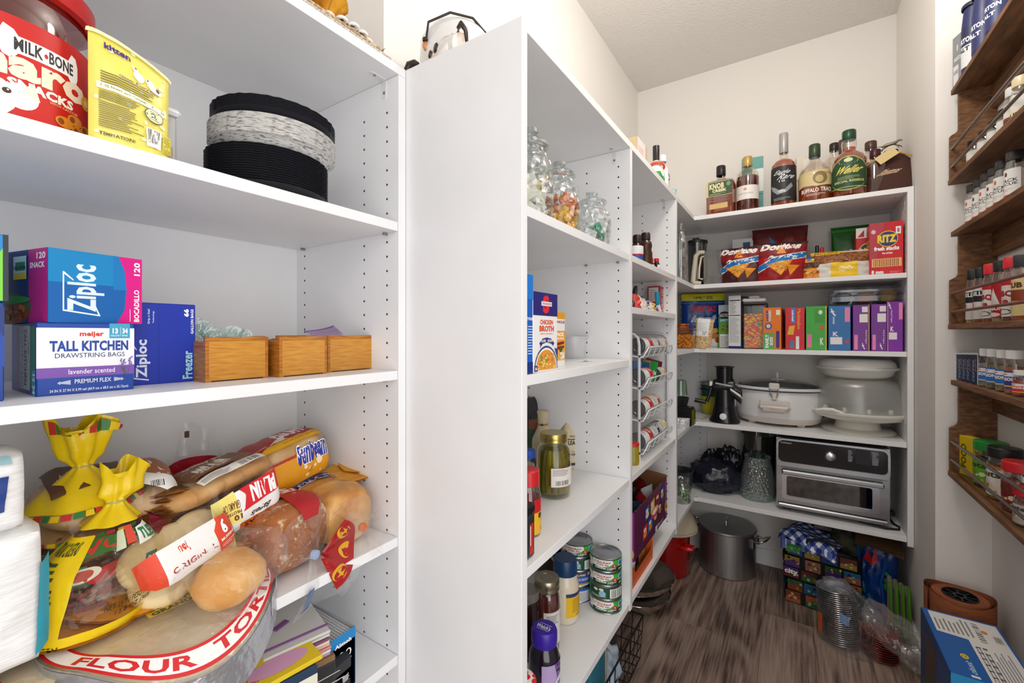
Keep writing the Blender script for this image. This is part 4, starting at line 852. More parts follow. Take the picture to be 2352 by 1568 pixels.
def packets(cols, n, z0, z1, seed, text=None):
    def f(t, r, h):
        q = random.Random(seed)
        for i in range(n):
            a, k = q.random()*6.28, r*.62*math.sqrt(q.random()); z = z0*h+(z1-z0)*h*q.random()
            me = G().grid(lambda x, y: ((x-.5)*r*1.05, .002*math.sin(x*3.1)*math.sin(y*3.1)*2, (y-.5)*r*.62), 5, 4).grid(lambda x, y: ((x-.5)*r*1.05, -.002*math.sin(x*3.1)*math.sin(y*3.1)*2, (y-.5)*r*.62), 5, 4)
            me.build('packet', mat(q.choice(cols), .5), t, 60, (k*math.cos(a), k*math.sin(a), z), (q.uniform(-.7, .7), q.uniform(-.7, .7), a+1.57))
        if text:
            o = G().grid(lambda x, y: (r*.96*math.sin((x-.35)*1.3), -r*.96*math.cos((x-.35)*1.3), h*(.28+.14*y)+.012*x), 10, 3).build('front_packet', mat('#eceadf', .5), t, 60)
            a = Art(lambda x, y: (r*.96*math.sin((x-.35)*1.3), -r*.96*math.cos((x-.35)*1.3), h*(.28+.14*y)+.012*x), .0001); a.text(text, .12, .3, .9, .8, '#2b3a7a', .02).rect(0, .9, 1, 1, '#d9b94a').build(t, 'packet_print', (8, 2))
    return f
def gummies(t, r, h):
    q = random.Random(6)
    for nm, c, z0, z1 in (('yellow_candy', '#f2b705', .03, .34), ('orange_candy', '#e07a10', .34, .50)):
        g = G()
        for i in range(150 if z0 < .1 else 80):
            a, k = q.random()*6.28, r*.97*q.random()**.45; g.cbox((-.006, -.006, -.005), (.006, .006, .005), .0018, 0, Matrix.Translation((k*math.cos(a), k*math.sin(a), h*(z0+(z1-z0)*q.random()))) @ Matrix.Rotation(q.random()*3, 4, 'X') @ Matrix.Rotation(q.random()*3, 4, 'Z'))
        o = g.build(nm, mat(c, .35, sss=.2), t, 30); o['kind'] = 'stuff'
    turned(t, 'liner', [(0, .006*1), (r*.8, .01), (r*.9, h*.3), (r*.88, h*.42)], clear('#ffd34a', .1, .4, .2), 24)
glass_jar('tall cut-glass jar of sweetener packets, half hidden by the side panel', -.492, 1219, .052, .212, packets(['#eceadf', '#f2efe0', '#e8d27a', '#d9dfe4'], 26, .1, .55, 3, 'Splenda'))
glass_jar('cut-glass jar filled with yellow and orange candy', -.49, 1285, .051, .182, gummies)
glass_jar('small cut-glass jar with a few green packets', -.485, 1360, .053, .158, packets(['#2f9e78', '#dfe8ea', '#4aa9c4', '#e9eeee'], 9, .12, .32, 9))
t = bag('snack_packet', 'small blue and pink packet behind the smallest glass jar', 'packet', (-.56, yl(1398, -.56), a1), D90, .06, .085, .02, '#2a9fd0', lambda a: a.rect(.0, .0, 1, .35, '#c2186a').text('Ri', .55, .08, .9, .3, '#ffffff', .03).rect(0, .8, 1, 1, '#e9f4f9'))
# ---------------------------------------------------------------- near bay, second shelf
wd = yl(1224, -.435)-Y2-T-.002; loc = Vector((-.475, yl(1224, -.435)-wd/2, a2))
def f(a): a.rect(.0, 0, 1, .12, '#0d2f7a').text('PET FOOD', .3, .54, .96, .57, '#ffffff', .04).lines(.5, .2, 1.1, .5, 11, '#cfe0f5', .35, 4).rect(0, .75, 1, 1, '#1878d0')
carton('blue_carton', 'tall blue carton half hidden by the blank side panel', 'carton', loc, D90, wd, .08, zv(632, -.435, yl(1224, -.435))-a2, '#0f5fc0', {'front': f})
loc, wd = LW(a2, -.434, 1224.5, 1280, .065); hh = zv(668, -.434, yl(1224.5, -.434))-a2
def f(a):
    a.rect(0, .71, 1, 1, '#221f74').text('S', .38, .74, .64, .97, '#e0262c', .06).rect(.32, .835, .75, .89, '#f4f1ef').text('SWANSON', .35, .845, .72, .88, '#b03040', .03).text('CHICKEN', .27, .60, .80, .66, '#e0562a', .04).text('BROTH', .24, .51, .84, .585, '#e0562a', .05).text("AMERICA'S FAVORITE BROTH", .27, .475, .80, .49, '#e08a3a', .02)
    a.poly([(.23, .36), (.35, .42), (.53, .435), (.72, .42), (.86, .36), (.82, .34), (.84, .32), (.72, .355), (.53, .375), (.36, .355), (.26, .30), (.28, .34)], '#27357a').text('FULL BODY', .3, .375, .5, .41, '#ffffff', .03).text('RICH FLAVOR', .57, .375, .78, .41, '#ffffff', .03)
    a.ell(.52, .03, .48, .30, '#2b3f8c', 26, 0, 180).ell(.52, .03, .45, .275, '#f4f2ee', 26, 0, 180).ell(.52, .03, .42, .25, '#e89a3a', 26, 0, 180)
    a.blobs(.12, .03, .92, .25, 60, ['#f2cf6a', '#f6dc92', '#e0702a', '#e9b04a', '#f4d98a', '#8aa040'], .02, .055, 4, .4).poly([(.84, .3), (.98, .28), (.98, .1), (.94, .2)], '#2b3f8c').rect(.02, .02, .14, .09, '#27357a').text('16', .04, .035, .12, .075, '#ffffff', .04)
carton('broth_carton', 'white and navy carton of chicken broth with a noodle soup picture', 'carton', loc, D90, wd, .065, hh, '#f1efee', {'front': f})
loc, wd = LW(a2, -.47, 1272, 1297.5, .045)
def f(a): a.rect(0, .88, 1, 1, '#e0a020').rect(0, .2, 1, .66, '#eda42a').rect(.0, .12, 1, .3, '#e8b050').text('UNCLE', .1, .80, .95, .845, '#b03030', .04).text('PACK', .2, .56, .9, .63, '#ffffff', .05).text('THE RUN', .15, .5, .9, .54, '#ffffff', .03).poly([(.1, .38), (.9, .42), (.9, .47), (.1, .44)], '#8a2018').poly([(.1, .31), (.9, .34), (.9, .39), (.1, .37)], '#8a2018').blobs(.5, .12, 1, .28, 14, ['#f4f1ea', '#e9e4da'], .05, .12, 2, .3).ell(.6, .32, .15, .05, '#3f5a2a')
carton('rice_box', 'slim orange and white rice box behind the broth carton', 'box', loc, D90, wd, .045, zv(718, -.47, yl(1297, -.47))-a2, '#f0eeec', {'front': f})
X = -.60; Y = yl(1317, X); t = thing('plastic_tub', 'empty fluted white plastic tub with a rim', 'tub', (X, Y, a2))
turned(t, 'tub', [(0, .002), (.034, 0), (.036, .004), (.043, .066), (.049, .067), (.049, .07), (.042, .07), (.034, .006), (0, .004)], clear('#f4f4f4', .2, .5, .3, white=.55), 48, mod=lambda a, z, r: r*(1+.012*math.cos(a*16)) if .004 < z < .06 else r)
turned(t, 'film_lid', [(.05, .0705), (.03, .072), (0, .0715)], FILMW, 32)
t = tag(rbox('white_cap_jug', .05, .05, .155, mat('#f0f0ee', .4), None, .006, (-.56, yl(1238, -.56), a2), (0, 0, D90)), 'white jug top showing behind the broth carton', 'jug')
tag(G().grid(lambda x, y: ((x-.5)*.055, (y-.5)*.016, .0006+.003*math.sin(x*5)**2), 12, 3).build('receipt', mat('#f2f2f0', .7), None, 60, (-.50, yl(1345, -.50), a2), (0, 0, 1.2)), 'small curled paper slip on the shelf beside the tub', 'paper')
# ---------------------------------------------------------------- near bay, third shelf
X = -.560; Y = yl(1272, X); t = thing('pickle_jar', 'glass jar of dill pickle spears with a gold lid', 'jar', (X, Y, a3), D90)
hp = zv(992, X, Y)-a3; rp = .0475
turned(t, 'jar_body', [(0, .003), (.04, 0), (rp*.97, .006), (rp, .02), (rp, hp*.68), (rp*.93, hp*.77), (rp*.74, hp*.85), (rp*.72, hp*.88)], clear('#eef3e4', .05, .6, .03), 40)
turned(t, 'brine', [(0, .006), (rp*.88, .007), (rp*.93, .02), (rp*.93, hp*.66), (rp*.86, hp*.75), (0, hp*.76)], liquid('#d9cf74', .04), 32)
q = random.Random(3)
for i in range(11):
    a = i/11*6.28+.3; k = rp*.68; G().tube([(k*math.cos(a)*(1-.08*s), k*math.sin(a)*(1-.08*s), .012+hp*.66*s/4) for s in range(5)], [.006, .0115, .0125, .0115, .006], 8).build('pickle', two('#a39a24', '#d0c565', 30, (1, 1, .3), .35), t, 60)
o = blob(G(), (0, 0, .012), rp*.8, 3, .2, 16, (1, 1, .12)).build('seeds', mat('#d9d29a', .7, bump=.6, bscale=120), t); 
turned(t, 'lid', [(rp*.74, hp*.865), (rp*.79, hp*.865), (rp*.8, hp*.88), (rp*.78, hp*.90), (rp*.8, hp*.92), (rp*.8, hp*.985), (rp*.77, hp), (0, hp*.99)], mat('#b9a662', .25, .9), 40)
def f(a): a.rect(0, 0, 1, 1, '#b06a3a').rect(.012, .02, .988, .98, '#e9e4df').lines(.05, .6, .55, .95, 6, '#6a5a55', .35, 3).bars(.12, .1, .5, .34, 16, '#333333').text('Dill Pickles', .68, .40, .97, .52, '#3a3a3a', .03, 0, .2).ell(.83, .26, .09, .1, '#3f8a55').poly([(.72, .98), (.98, .98), (.98, .74), (.8, .7)], '#c9a48c').text('farm', .76, .8, .96, .92, '#8a3a2a', .03)
wrap(t, rp*1.004, hp*.2, hp*.5, f, -72, 60, 20)
def paper_bottle(label, X, u, h, r, art):
    Y = yl(u, X); t = thing('sauce_bottle', label, 'bottle', (X, Y, a3), D90); P = mat('#d9c9a9', .7, bump=.5, bscale=35)
    turned(t, 'bottle', [(0, 0), (r, .002), (r, h*.52), (r*.92, h*.58), (r*.5, h*.74), (r*.46, h*.80), (r*.5, h*.93), (r*.55, h*.98), (r*.35, h), (0, h*.995)], P, 28, mod=lambda a, z, k: k*(1+(.05*math.sin(a*6+z*60) if z > h*.55 else 0)))
    turned(t, 'neck_band', [(r*.49, h*.775), (r*.51, h*.79), (r*.49, h*.805)], two('#3a2c22', '#c9a24a', 40, (1, 1, 0), .4), 24)
    if art: wrap(t, r*1.006, h*.05, h*.56, art, -80, 80, 16)
    return t
def f(a): a.rect(0, .82, 1, .85, '#3a2a22').text('ALL NATURAL', .1, .9, .95, .97, '#4a3a32', .02).text('LEA&PERRINS', .05, .66, .95, .8, '#2a2320', .04).rect(.35, .5, .7, .62, '#3a332f').text('The Original', .1, .42, .9, .47, '#4a3a32', .01).text('WORCESTERSHIRE', .05, .32, .95, .4, '#2a2320', .03).text('SAUCE', .3, .22, .7, .3, '#2a2320', .03).rect(.1, .02, .95, .1, '#2b3354')
paper_bottle('tan paper-wrapped sauce bottle right of the pickle jar', -.635, 1308, .205, .034, f)
paper_bottle('tan paper-wrapped sauce bottle behind the left of the pickle jar', -.655, 1247, .208, .034, None)
X = -.50; Y = yl(1212, X); t = thing('bacon_bits_jar', 'clear jar of bacon pieces with a red cap and yellow label', 'jar', (X, Y, a3), D90)
turned(t, 'jar_body', [(0, 0), (.028, .001), (.029, .006), (.029, .09), (.026, .105), (.022, .112)], clear('#f0eeee', .08, .5, .05), 28)
turned(t, 'bacon_pieces', [(0, .003), (.027, .004), (.027, .05), (0, .055)], mat('#9a4a3a', .8, bump=.8, bscale=90), 24); turned(t, 'cap', [(.024, .108), (.026, .109), (.026, .14), (.023, .143), (0, .143)], mat('#cf1f24', .35), 40)
def f(a): a.rect(0, 0, 1, .62, '#ecb41e').rect(0, .62, 1, 1, '#c9181f').rect(.55, .70, .85, .92, '#f4f4f4').rect(.6, .73, .8, .89, '#2a3f8a').text("Bac'n", .15, .45, .95, .6, '#2a2018', .05).text('Pieces', .3, .34, .95, .44, '#2a2018', .05).blobs(.2, .02, .95, .3, 16, ['#c24a2a', '#8a2a1c', '#e0832a'], .03, .07, 2, .5)
wrap(t, .0293, .006, .082, f, -30, 130, 16)
t = thing('kitchen_scale', 'dark gadget box with a red and white label at the shelf front', 'gadget', (-.455, yl(1197, -.455), a3), D90)
rbox('box', .05, .035, .085, mat('#2a2e33', .4), t, .004); rbox('top_cap', .052, .037, .02, mat('#17181a', .35), t, .004, (0, 0, .0852))
Art(face(.05, .0352, .085)).rect(.55, .1, .86, .8, '#b8322a').rect(.6, .3, .66, .75, '#f0e9e4').build(t)
for nm, lb, X, u, r, h, c, cc in (('spice_jar', 'dark jar with a royal blue cap behind the red-capped jar', -.60, 1212, .022, .135, '#2b2626', '#2050b0'), ('spice_jar', 'green-labelled jar behind the paper-wrapped bottles', -.70, 1232, .028, .165, '#2f5a38', '#9a5a3a'), ('spice_jar', 'jar with a grey-green ribbed cap behind the bacon bits', -.555, 1207, .024, .125, '#7a5a3a', '#8a9486')):
    t = thing(nm, lb, 'jar', (X, yl(u, X), a3)); turned(t, 'jar_body', [(0, 0), (r, .002), (r, h*.78), (r*.85, h*.86)], mat(c, .3), 24); turned(t, 'cap', [(r*.88, h*.84), (r*.92, h*.85), (r*.92, h*.99), (0, h)], mat(cc, .4), 24)
bag('coffee_bag', 'black bag standing at the back of the shelf behind the bottles', 'bag', (-.76, yl(1222, -.76), a3), D90, .12, .225, .04, '#1d1d20')
bag('seasoning_bag', 'dark red pouch with white text behind the paper-wrapped bottles', 'pouch', (-.775, yl(1283, -.775), a3), D90, .10, .195, .03, '#6e1522', lambda a: a.lines(.2, .5, .9, .75, 7, '#b8707a', .35).rect(.5, .2, .8, .35, '#e9e4e0'))
# ---------------------------------------------------------------- near bay, bottom shelf: tins and jars
def tin_art(kind):
    def f(a):
        if kind == 'k': a.rect(0, 0, 1, 1, '#2a62b8').rect(0, .72, 1, .95, '#e4e6ea').rect(.1, .7, .55, .95, '#5a2a2a').text('KIRKLAND', .15, .74, .5, .88, '#f0f0f0', .03).text('CHICKEN BREAST', .2, .38, .9, .56, '#e9eef7', .02).rect(0, .0, 1, .2, '#b98f4a').rect(.0, .0, 1, .08, '#e9e4da')
        elif kind == 'kb': a.rect(0, 0, 1, 1, '#dfe1e4').rect(0, .8, 1, 1, '#2a62b8').lines(.1, .1, .9, .75, 9, '#7a828f', .35)
        elif kind == 'b': a.rect(0, 0, 1, 1, '#114a2a').rect(.45, .08, .75, .92, '#f1f1ee').bars(.48, .14, .72, .86, 12, '#222222').ell(.3, .45, .07, .26, '#8fc3dd').ell(.16, .75, .05, .13, '#dfe9df', 10).ell(.28, .8, .05, .13, '#dfe9df', 10).rect(.76, 0, 1, 1, '#3aa646').lines(.05, .1, .4, .3, 3, '#cfe0d2', .4)
        else:
            a.rect(0, 0, 1, 1, '#3fae45').poly([(0, 0), (1, 0), (1, .3), (.8, .26), (.5, .42), (.2, .28), (0, .42)], '#0d4326').poly([(.0, .42), (.0, 1), (.42, 1), (.44, .7), (.36, .5), (.2, .34)], '#f3f3ef')
            a.text('Chicken', .02, .70, .40, .9, '#b5323a', .03, 0, .1).text('of the Sea', .08, .5, .36, .68, '#b5323a', .03, 0, .1).text('CHUNK LIGHT', .06, .20, .5, .33, '#f4f4f0', .05).text('TUNA', .3, .1, .42, .17, '#d5e5d8', .02).ell(.46, .46, .055, .17, '#d92a2a').text('4', .445, .40, .475, .55, '#ffffff', .05).rect(.56, .42, .70, .86, '#f3f6f8').rect(.57, .45, .69, .83, '#2a6fc0').text('MSC', .57, .08, .72, .2, '#dfeee3', .03)
            a.ell(.9, .6, .14, .36, '#f3f3ef').ell(.88, .75, .04, .1, '#e0a05a').ell(.87, .5, .04, .14, '#2a3a7a').ell(.82, .3, .03, .1, '#e9d04a').text('CHUNK', .86, .14, 1, .27, '#f4f4f0', .04)
    return f
def tin(label, loc, rz, r=.0482, h=.0402, kind='t', group='tuna tins in the right stack'):
    t = thing('tuna_tin', label, 'tin', loc, rz, group)
    turned(t, 'can', [(0, .0015), (r*.9, .0015), (r*.93, 0), (r*.99, .001), (r*.985, .003), (r*.97, .004), (r*.97, h-.004), (r*.985, h-.003), (r*.99, h-.001), (r*.95, h), (r*.9, h-.003), (r*.6, h-.0035), (r*.58, h-.003), (0, h-.003)], CAN, 40)
    wrap(t, r*.974, .0042, h-.0042, tin_art(kind), -90, 90, 26); wrap(t, r*.974, .0042, h-.0042, tin_art(kind), 90, 270, 14, 'label_back'); return t
ct = at(1400, 1390, a4); ctx, cty = -.482, 1.2525
for i, (n, kd) in enumerate((('bottom', 't'), ('third', 'b'), ('second', 't'), ('top', 't'))):
    tin(n+' green tuna tin of the four-tin stack by the panel'+(', its barcode turned forward' if kd == 'b' else ''), (ctx, cty, a4+i*.0405), D90+math.radians([-28, -45, -28, -30][i]), kind=kd)
Xs, Ys = -.575, yl(1326, -.575)
for i, (lb, kd, h, r) in enumerate((('blue-topped tin of chicken at the base of the left stack', 'kb', .048, .044), ('blue tin of chicken breast, second in the left stack', 'k', .048, .044), ('green tuna tin with a barcode resting on the blue tins', 'b', .0402, .0482), ('green tuna tin topping the blue and green stack', 't', .0402, .0482))):
    tin(lb, (Xs, Ys, a4+[0, .0483, .0966, .1371][i]), D90-.5, r, h, kd, 'mixed tins in the left stack')
X = -.558; Y = yl(1298, X); t = thing('mayonnaise_jar', 'mayonnaise jar with a navy lid and yellow label', 'jar', (X, Y, a4), D90); hm = zv(1286, X+.03, Y)-a4; r = .040
turned(t, 'jar_body', [(0, 0), (r*.85, .001), (r, .01), (r, hm*.55), (r*.97, hm*.62), (r*.82, hm*.74), (r*.8, hm*.78)], mat('#e8dcc4', .25, coat=.5), 36); turned(t, 'lid', [(r*.82, hm*.755), (r*.86, hm*.76), (r*.87, hm*.8), (r*.84, hm*.97), (r*.78, hm), (0, hm)], mat('#103a66', .35), 48)
wrap(t, r*1.004, hm*.14, hm*.52, lambda a: a.rect(0, 0, 1, .85, '#eebc10').rect(0, .85, .75, 1, '#27386a').lines(.2, .2, .8, .8, 10, '#8a6a10', .3, 4).text('Richard Hellmann', .3, .04, .9, .14, '#8a4a10', .01, 0, .3), -60, 75, 16)
X = -.545; Y = yl(1256, X); t = thing('jam_jar', 'jar of dark red preserve with a gold lid and printed label', 'jar', (X, Y, a4), D90); hj = zv(1332, X+.03, Y)-a4; r = .034
turned(t, 'jar_body', [(0, 0), (r*.9, .001), (r, .008), (r, hj*.72), (r*.9, hj*.82), (r*.84, hj*.85)], clear('#ffffff', .08, .5, .04), 36); turned(t, 'preserve', [(0, .003), (r*.95, .006), (r*.96, hj*.7), (r*.86, hj*.8), (0, hj*.8)], mat('#5a1c10', .2), 32)
turned(t, 'lid', [(r*.88, hj*.84), (r*.96, hj*.845), (r*.98, hj*.87), (r*.94, hj*.89), (r*.97, hj*.91), (r*.97, hj*.98), (r*.92, hj), (r*.6, hj*.99), (r*.58, hj*.985), (0, hj*.985)], mat('#a89f88', .25, .9), 40)
wrap(t, r*1.005, hj*.15, hj*.60, lambda a: a.rect(0, 0, 1, 1, '#e6e2de').lines(.08, .6, .5, .92, 8, '#5a5552', .4).ell(.8, .35, .12, .2, '#3a3735').ell(.8, .35, .1, .17, '#cfcac5').text('JAM', .6, .7, .95, .85, '#3a3735', .03), -75, 70, 16)
X = -.485; Y = yl(1250, X); t = thing('grape_juice_bottle', 'grape juice bottle with a big purple cap', 'bottle', (X, Y, a4), D90); hw = zv(1447, X+.02, Y)-a4; r = .036
turned(t, 'bottle', [(0, 0), (r, .002), (r, hw*.5), (r*.97, hw*.58), (r*.9, hw*.66), (r*.7, hw*.76), (r*.62, hw*.8)], mat('#1b1624', .08, coat=.6), 36)
turned(t, 'cap', [(r*.78, hw*.76), (r*.82, hw*.765), (r*.84, hw*.8), (r*.82, hw*.96), (r*.76, hw), (0, hw)], mat('#3a1f9e', .35), 48, mod=lambda a, z, k: k+.0005*math.cos(a*48)*(hw*.8 < z < hw*.97))
a = Art(lambda x, y: (r*.72*(2*x-1)*1.0, r*.72*(2*y-1), hw), .00006); a.text("Welch's", .37, .18, .63, .86, '#e9e6f5', .03, -90).rect(.30, .2, .32, .78, '#e9e6f5').rect(.68, .2, .70, .78, '#e9e6f5').build(t, 'cap_print')
wrap(t, r*1.004, hw*.03, hw*.56, lambda a: a.rect(0, 0, 1, 1, '#7a5aa8').poly([(0, 0), (.5, 0), (.3, 1), (0, 1)], '#b9a2d2').ell(.62, .35, .3, .28, '#f0edf5').text("Welch's", .35, .25, .95, .48, '#2a2352', .04, 0, .1).blobs(.3, .55, .95, .98, 18, ['#2f2a4a', '#5a5f9a', '#7fae4a', '#3a3660'], .05, .1, 4, .5), -70, 90, 18)
X = -.455; Y = yl(1196, X); t = thing('ketchup_jar', 'red sauce jar with a red and white checked lid, cut by the panel', 'jar', (X, Y, a4), D90)
turned(t, 'jar_body', [(0, 0), (.034, .002), (.036, .09), (.03, .115), (.026, .12)], mat('#7d1a12', .15, coat=.5), 32); turned(t, 'lid', [(.029, .118), (.031, .119), (.031, .137), (.028, .139), (0, .139)], two('#d3202a', '#efe9e6', 60, (1, 1, 1), .4, .49, .51, kind='voronoi'), 32)
for lb, X, u, r, h, c, cap in (('dark preserve jar with a tin lid behind the red sauce jar', -.575, 1212, .031, .17, '#2a1712', '#9a948a'), ('dark blue jar behind the navy-lidded mayonnaise', -.68, 1290, .035, .16, '#22305a', '#2a4a8a')):
    t = thing('preserve_jar', lb, 'jar', (X, yl(u, X), a4), D90); turned(t, 'jar_body', [(0, 0), (r, .002), (r, h*.78), (r*.85, h*.86)], mat(c, .2, coat=.4), 28); turned(t, 'lid', [(r*.88, h*.85), (r*.94, h*.855), (r*.94, h*.98), (0, h)], mat(cap, .3, .6), 32)
    wrap(t, r*1.004, h*.1, h*.55, lambda a: a.rect(.3, 0, 1, 1, '#b9b2a8').text('Apple', .45, .3, .9, .5, '#3a2a22', .03), -80, 80, 12)
t = thing('barbecue_sauce_bottle', 'dark sauce bottle with a black and silver shield label at the back', 'bottle', (-.70, yl(1262, -.70), a4), D90)
turned(t, 'bottle', [(0, 0), (.04, .002), (.042, .10), (.034, .17), (.018, .2), (.016, .22)], mat('#30130d', .2, coat=.4), 28); turned(t, 'cap', [(.018, .215), (.019, .218), (.018, .24), (0, .24)], BLACK, 20)
wrap(t, .0425, .04, .16, lambda a: a.poly([(.3, .9), (.7, .9), (.8, 1), (.95, .6), (.8, .3), (.5, .0), (.2, .3), (.05, .6), (.2, 1)], '#d5d2cc').poly([(.3, .86), (.7, .86), (.9, .6), (.75, .33), (.5, .06), (.25, .33), (.1, .6)], '#1d1a1a').text('MEAT', .3, .6, .7, .76, '#e4e0da', .04), -80, 60, 12)
tag(rbox('packet', .04, .03, .006, mat('#dfe4e6', .4, bump=.3), None, .002, (-.56, yl(1350, -.56), a4), (0, 0, .4)), 'tiny crumpled clear wrapper beside the tins', 'wrapper')
# ================================================================ left run, far bay
ZTT = ZT2+T
def up(name, label, cat, u, X, Z, rz=D90, group=None): return thing(name, label, cat, (X, yl(u, X), Z), rz, group)
loc, wd = LW(ZTT, -.47, 1464, 1487, .13)
carton('cardboard_box', 'small tan and pinkish cardboard box on top of the shelving', 'box', loc, D90, wd, .13, zv(312, -.47, yl(1464, -.47))-ZTT, '#cdb591', {'front': lambda a: a.rect(0, 0, .78, 1, '#ecdcd8').lines(.1, .3, .7, .8, 7, '#c99a96', .3)})
t = up('mixer_bottle', 'dark-necked bottle with an orange band and green and white label, on top', 'bottle', 1507, -.52, ZTT); h = zv(336, -.52, yl(1507, -.52))-ZTT
turned(t, 'bottle', [(0, 0), (.035, .002), (.036, h*.45), (.03, h*.58), (.014, h*.7), (.013, h*.8)], mat('#e9ebe9', .3), 28); turned(t, 'neck', [(.0135, h*.66), (.014, h*.8), (.0145, h*.81), (.0145, h), (0, h)], mat('#221d1c', .3), 24)
torus(G(), Matrix.Translation((.0, -.004, h*.62)) @ Matrix.Rotation(.35, 4, 'Y') @ Matrix.Scale(1.0, 4), .030, .005, 0, 28, 8, 1.2).build('band', mat('#f0502a', .4), t)
wrap(t, .0365, .0, h*.5, lambda a: a.rect(0, 0, 1, 1, '#eef0ee').poly([(0, .7), (.4, .7), (.2, 1), (0, 1)], '#1f9a3e').text('jin', .3, .62, .55, .85, '#1f9a3e', .04).poly([(.4, .2), (.75, .2), (.75, .65), (.55, .5)], '#ee4a2a').rect(.75, 0, 1, 1, '#e9dcc4'), -80, 90, 14)
t = up('ceramic_bottle', 'white ceramic bottle with dark blue pattern beside the orange-banded bottle', 'bottle', 1520, -.505, ZTT); h = zv(358, -.505, yl(1520, -.505))-ZTT
pr = [(0, 0), (.022, .002), (.034, h*.35), (.035, h*.5), (.026, h*.72), (.012, h*.82), (.012, h*.86)]
turned(t, 'bottle', pr, mat('#eeeef0', .25), 28); turned(t, 'cap', [(.018, h*.85), (.021, h*.86), (.021, h*.97), (.018, h), (0, h)], WHITE, 24)
wrap(t, prof_r(pr), h*.05, h*.7, lambda a: a.blobs(.2, .3, .95, .95, 22, ['#26294a', '#3a3f66'], .015, .035, 3, 1).ell(.6, .12, .14, .16, '#26294a').text('nut', .4, .7, .7, .86, '#6a6c80', .02), -90, 90, 12)
t = up('drinking_glass', 'clear straight glass on top of the shelving', 'glass', 1540, -.51, ZTT); turned(t, 'glass', [(0, .003), (.02, 0), (.022, .062), (.0205, .062), (.0185, .005)], GLASS, 28)
t = up('mint_cup', 'pale mint paper cup at the front end of the shelving top', 'cup', 1543, -.462, ZTT); turned(t, 'cup', [(0, .002), (.014, 0), (.0195, .048), (.021, .049), (.0195, .05), (.017, .046), (.013, .004)], mat('#a9d8d8', .5), 28)
# second shelf: syrups
def squeeze(label, u, X, h, r):
    t = up('syrup_bottle', label, 'bottle', u, X, b1, group='chocolate syrup bottles')
    turned(t, 'bottle', [(0, 0), (r, .002), (r, h*.42), (r*.86, h*.5), (r*.98, h*.62), (r*.9, h*.72), (r*.62, h*.78), (r*.6, h*.8)], mat('#3b1d12', .25), 28); turned(t, 'cap', [(r*.66, h*.79), (r*.72, h*.8), (r*.7, h*.97), (r*.6, h), (0, h)], mat('#2a1510', .35), 24)
    wrap(t, r*1.01, h*.05, h*.42, lambda a: a.rect(.3, 0, 1, 1, '#8a2a18').ell(.6, .82, .22, .14, '#f0ece6').ell(.65, .55, .22, .2, '#e9b04a').ell(.7, .3, .2, .2, '#e0401a').text('syrup', .45, .75, .8, .88, '#5a2414', .03), -60, 100, 14); return t
squeeze('chocolate syrup bottle with an orange sundae label, the nearer of two', 1483, -.465, zv(535, -.465, yl(1483, -.465))-b1, .0235)
squeeze('chocolate syrup bottle at the back left, the farther of two', 1463, -.53, zv(540, -.53, yl(1463, -.53))-b1, .0235)
t = up('baking_powder_tub', 'white-lidded tub with a blue and red label left of the syrup', 'tub', 1461, -.452, b1); h = zv(566, -.452, yl(1461, -.452))-b1
turned(t, 'tub', [(0, 0), (.022, .001), (.022, h*.5)], mat('#2a4fa0', .4), 24); turned(t, 'lid', [(.023, h*.45), (.024, h*.5), (.024, h*.97), (.021, h), (0, h)], WHITE, 24); turned(t, 'red_band', [(.0226, h*.38), (.0228, h*.45)], mat('#c4202a', .4), 24)
for lb, u, X in (('tiny extract bottle with a red cap and white label at the shelf front', 1508, -.458), ('tiny red-capped extract bottle tucked behind the syrup', 1495, -.475)):
    t = up('extract_bottle', lb, 'bottle', u, X, b1, group='red-capped extract bottles'); h = .052
    turned(t, 'bottle', [(0, 0), (.0125, .001), (.0125, h*.55), (.008, h*.7), (.0075, h*.75)], mat('#231310', .2), 20); turned(t, 'cap', [(.0085, h*.72), (.0095, h*.73), (.0092, h*.98), (0, h)], mat('#cf1820', .4), 20)
    wrap(t, .0127, .002, h*.5, lambda a: a.rect(0, 0, 1, 1, '#f0e9e6').text('vanilla', .2, .35, .8, .55, '#a83a3a', .03), -60, 70, 10)
t = up('lemon_squeezer', 'small yellow plastic lemon behind the syrup', 'lemon', 1500, -.57, b1); blob(G(), (0, 0, .035), .022, 2, .05, 16, (1, 1, 1.3)).build('lemon', mat('#e9d21a', .4), t); turned(t, 'foot', [(0, 0), (.012, 0), (.012, .012), (0, .012)], mat('#e9d21a', .4), 12)
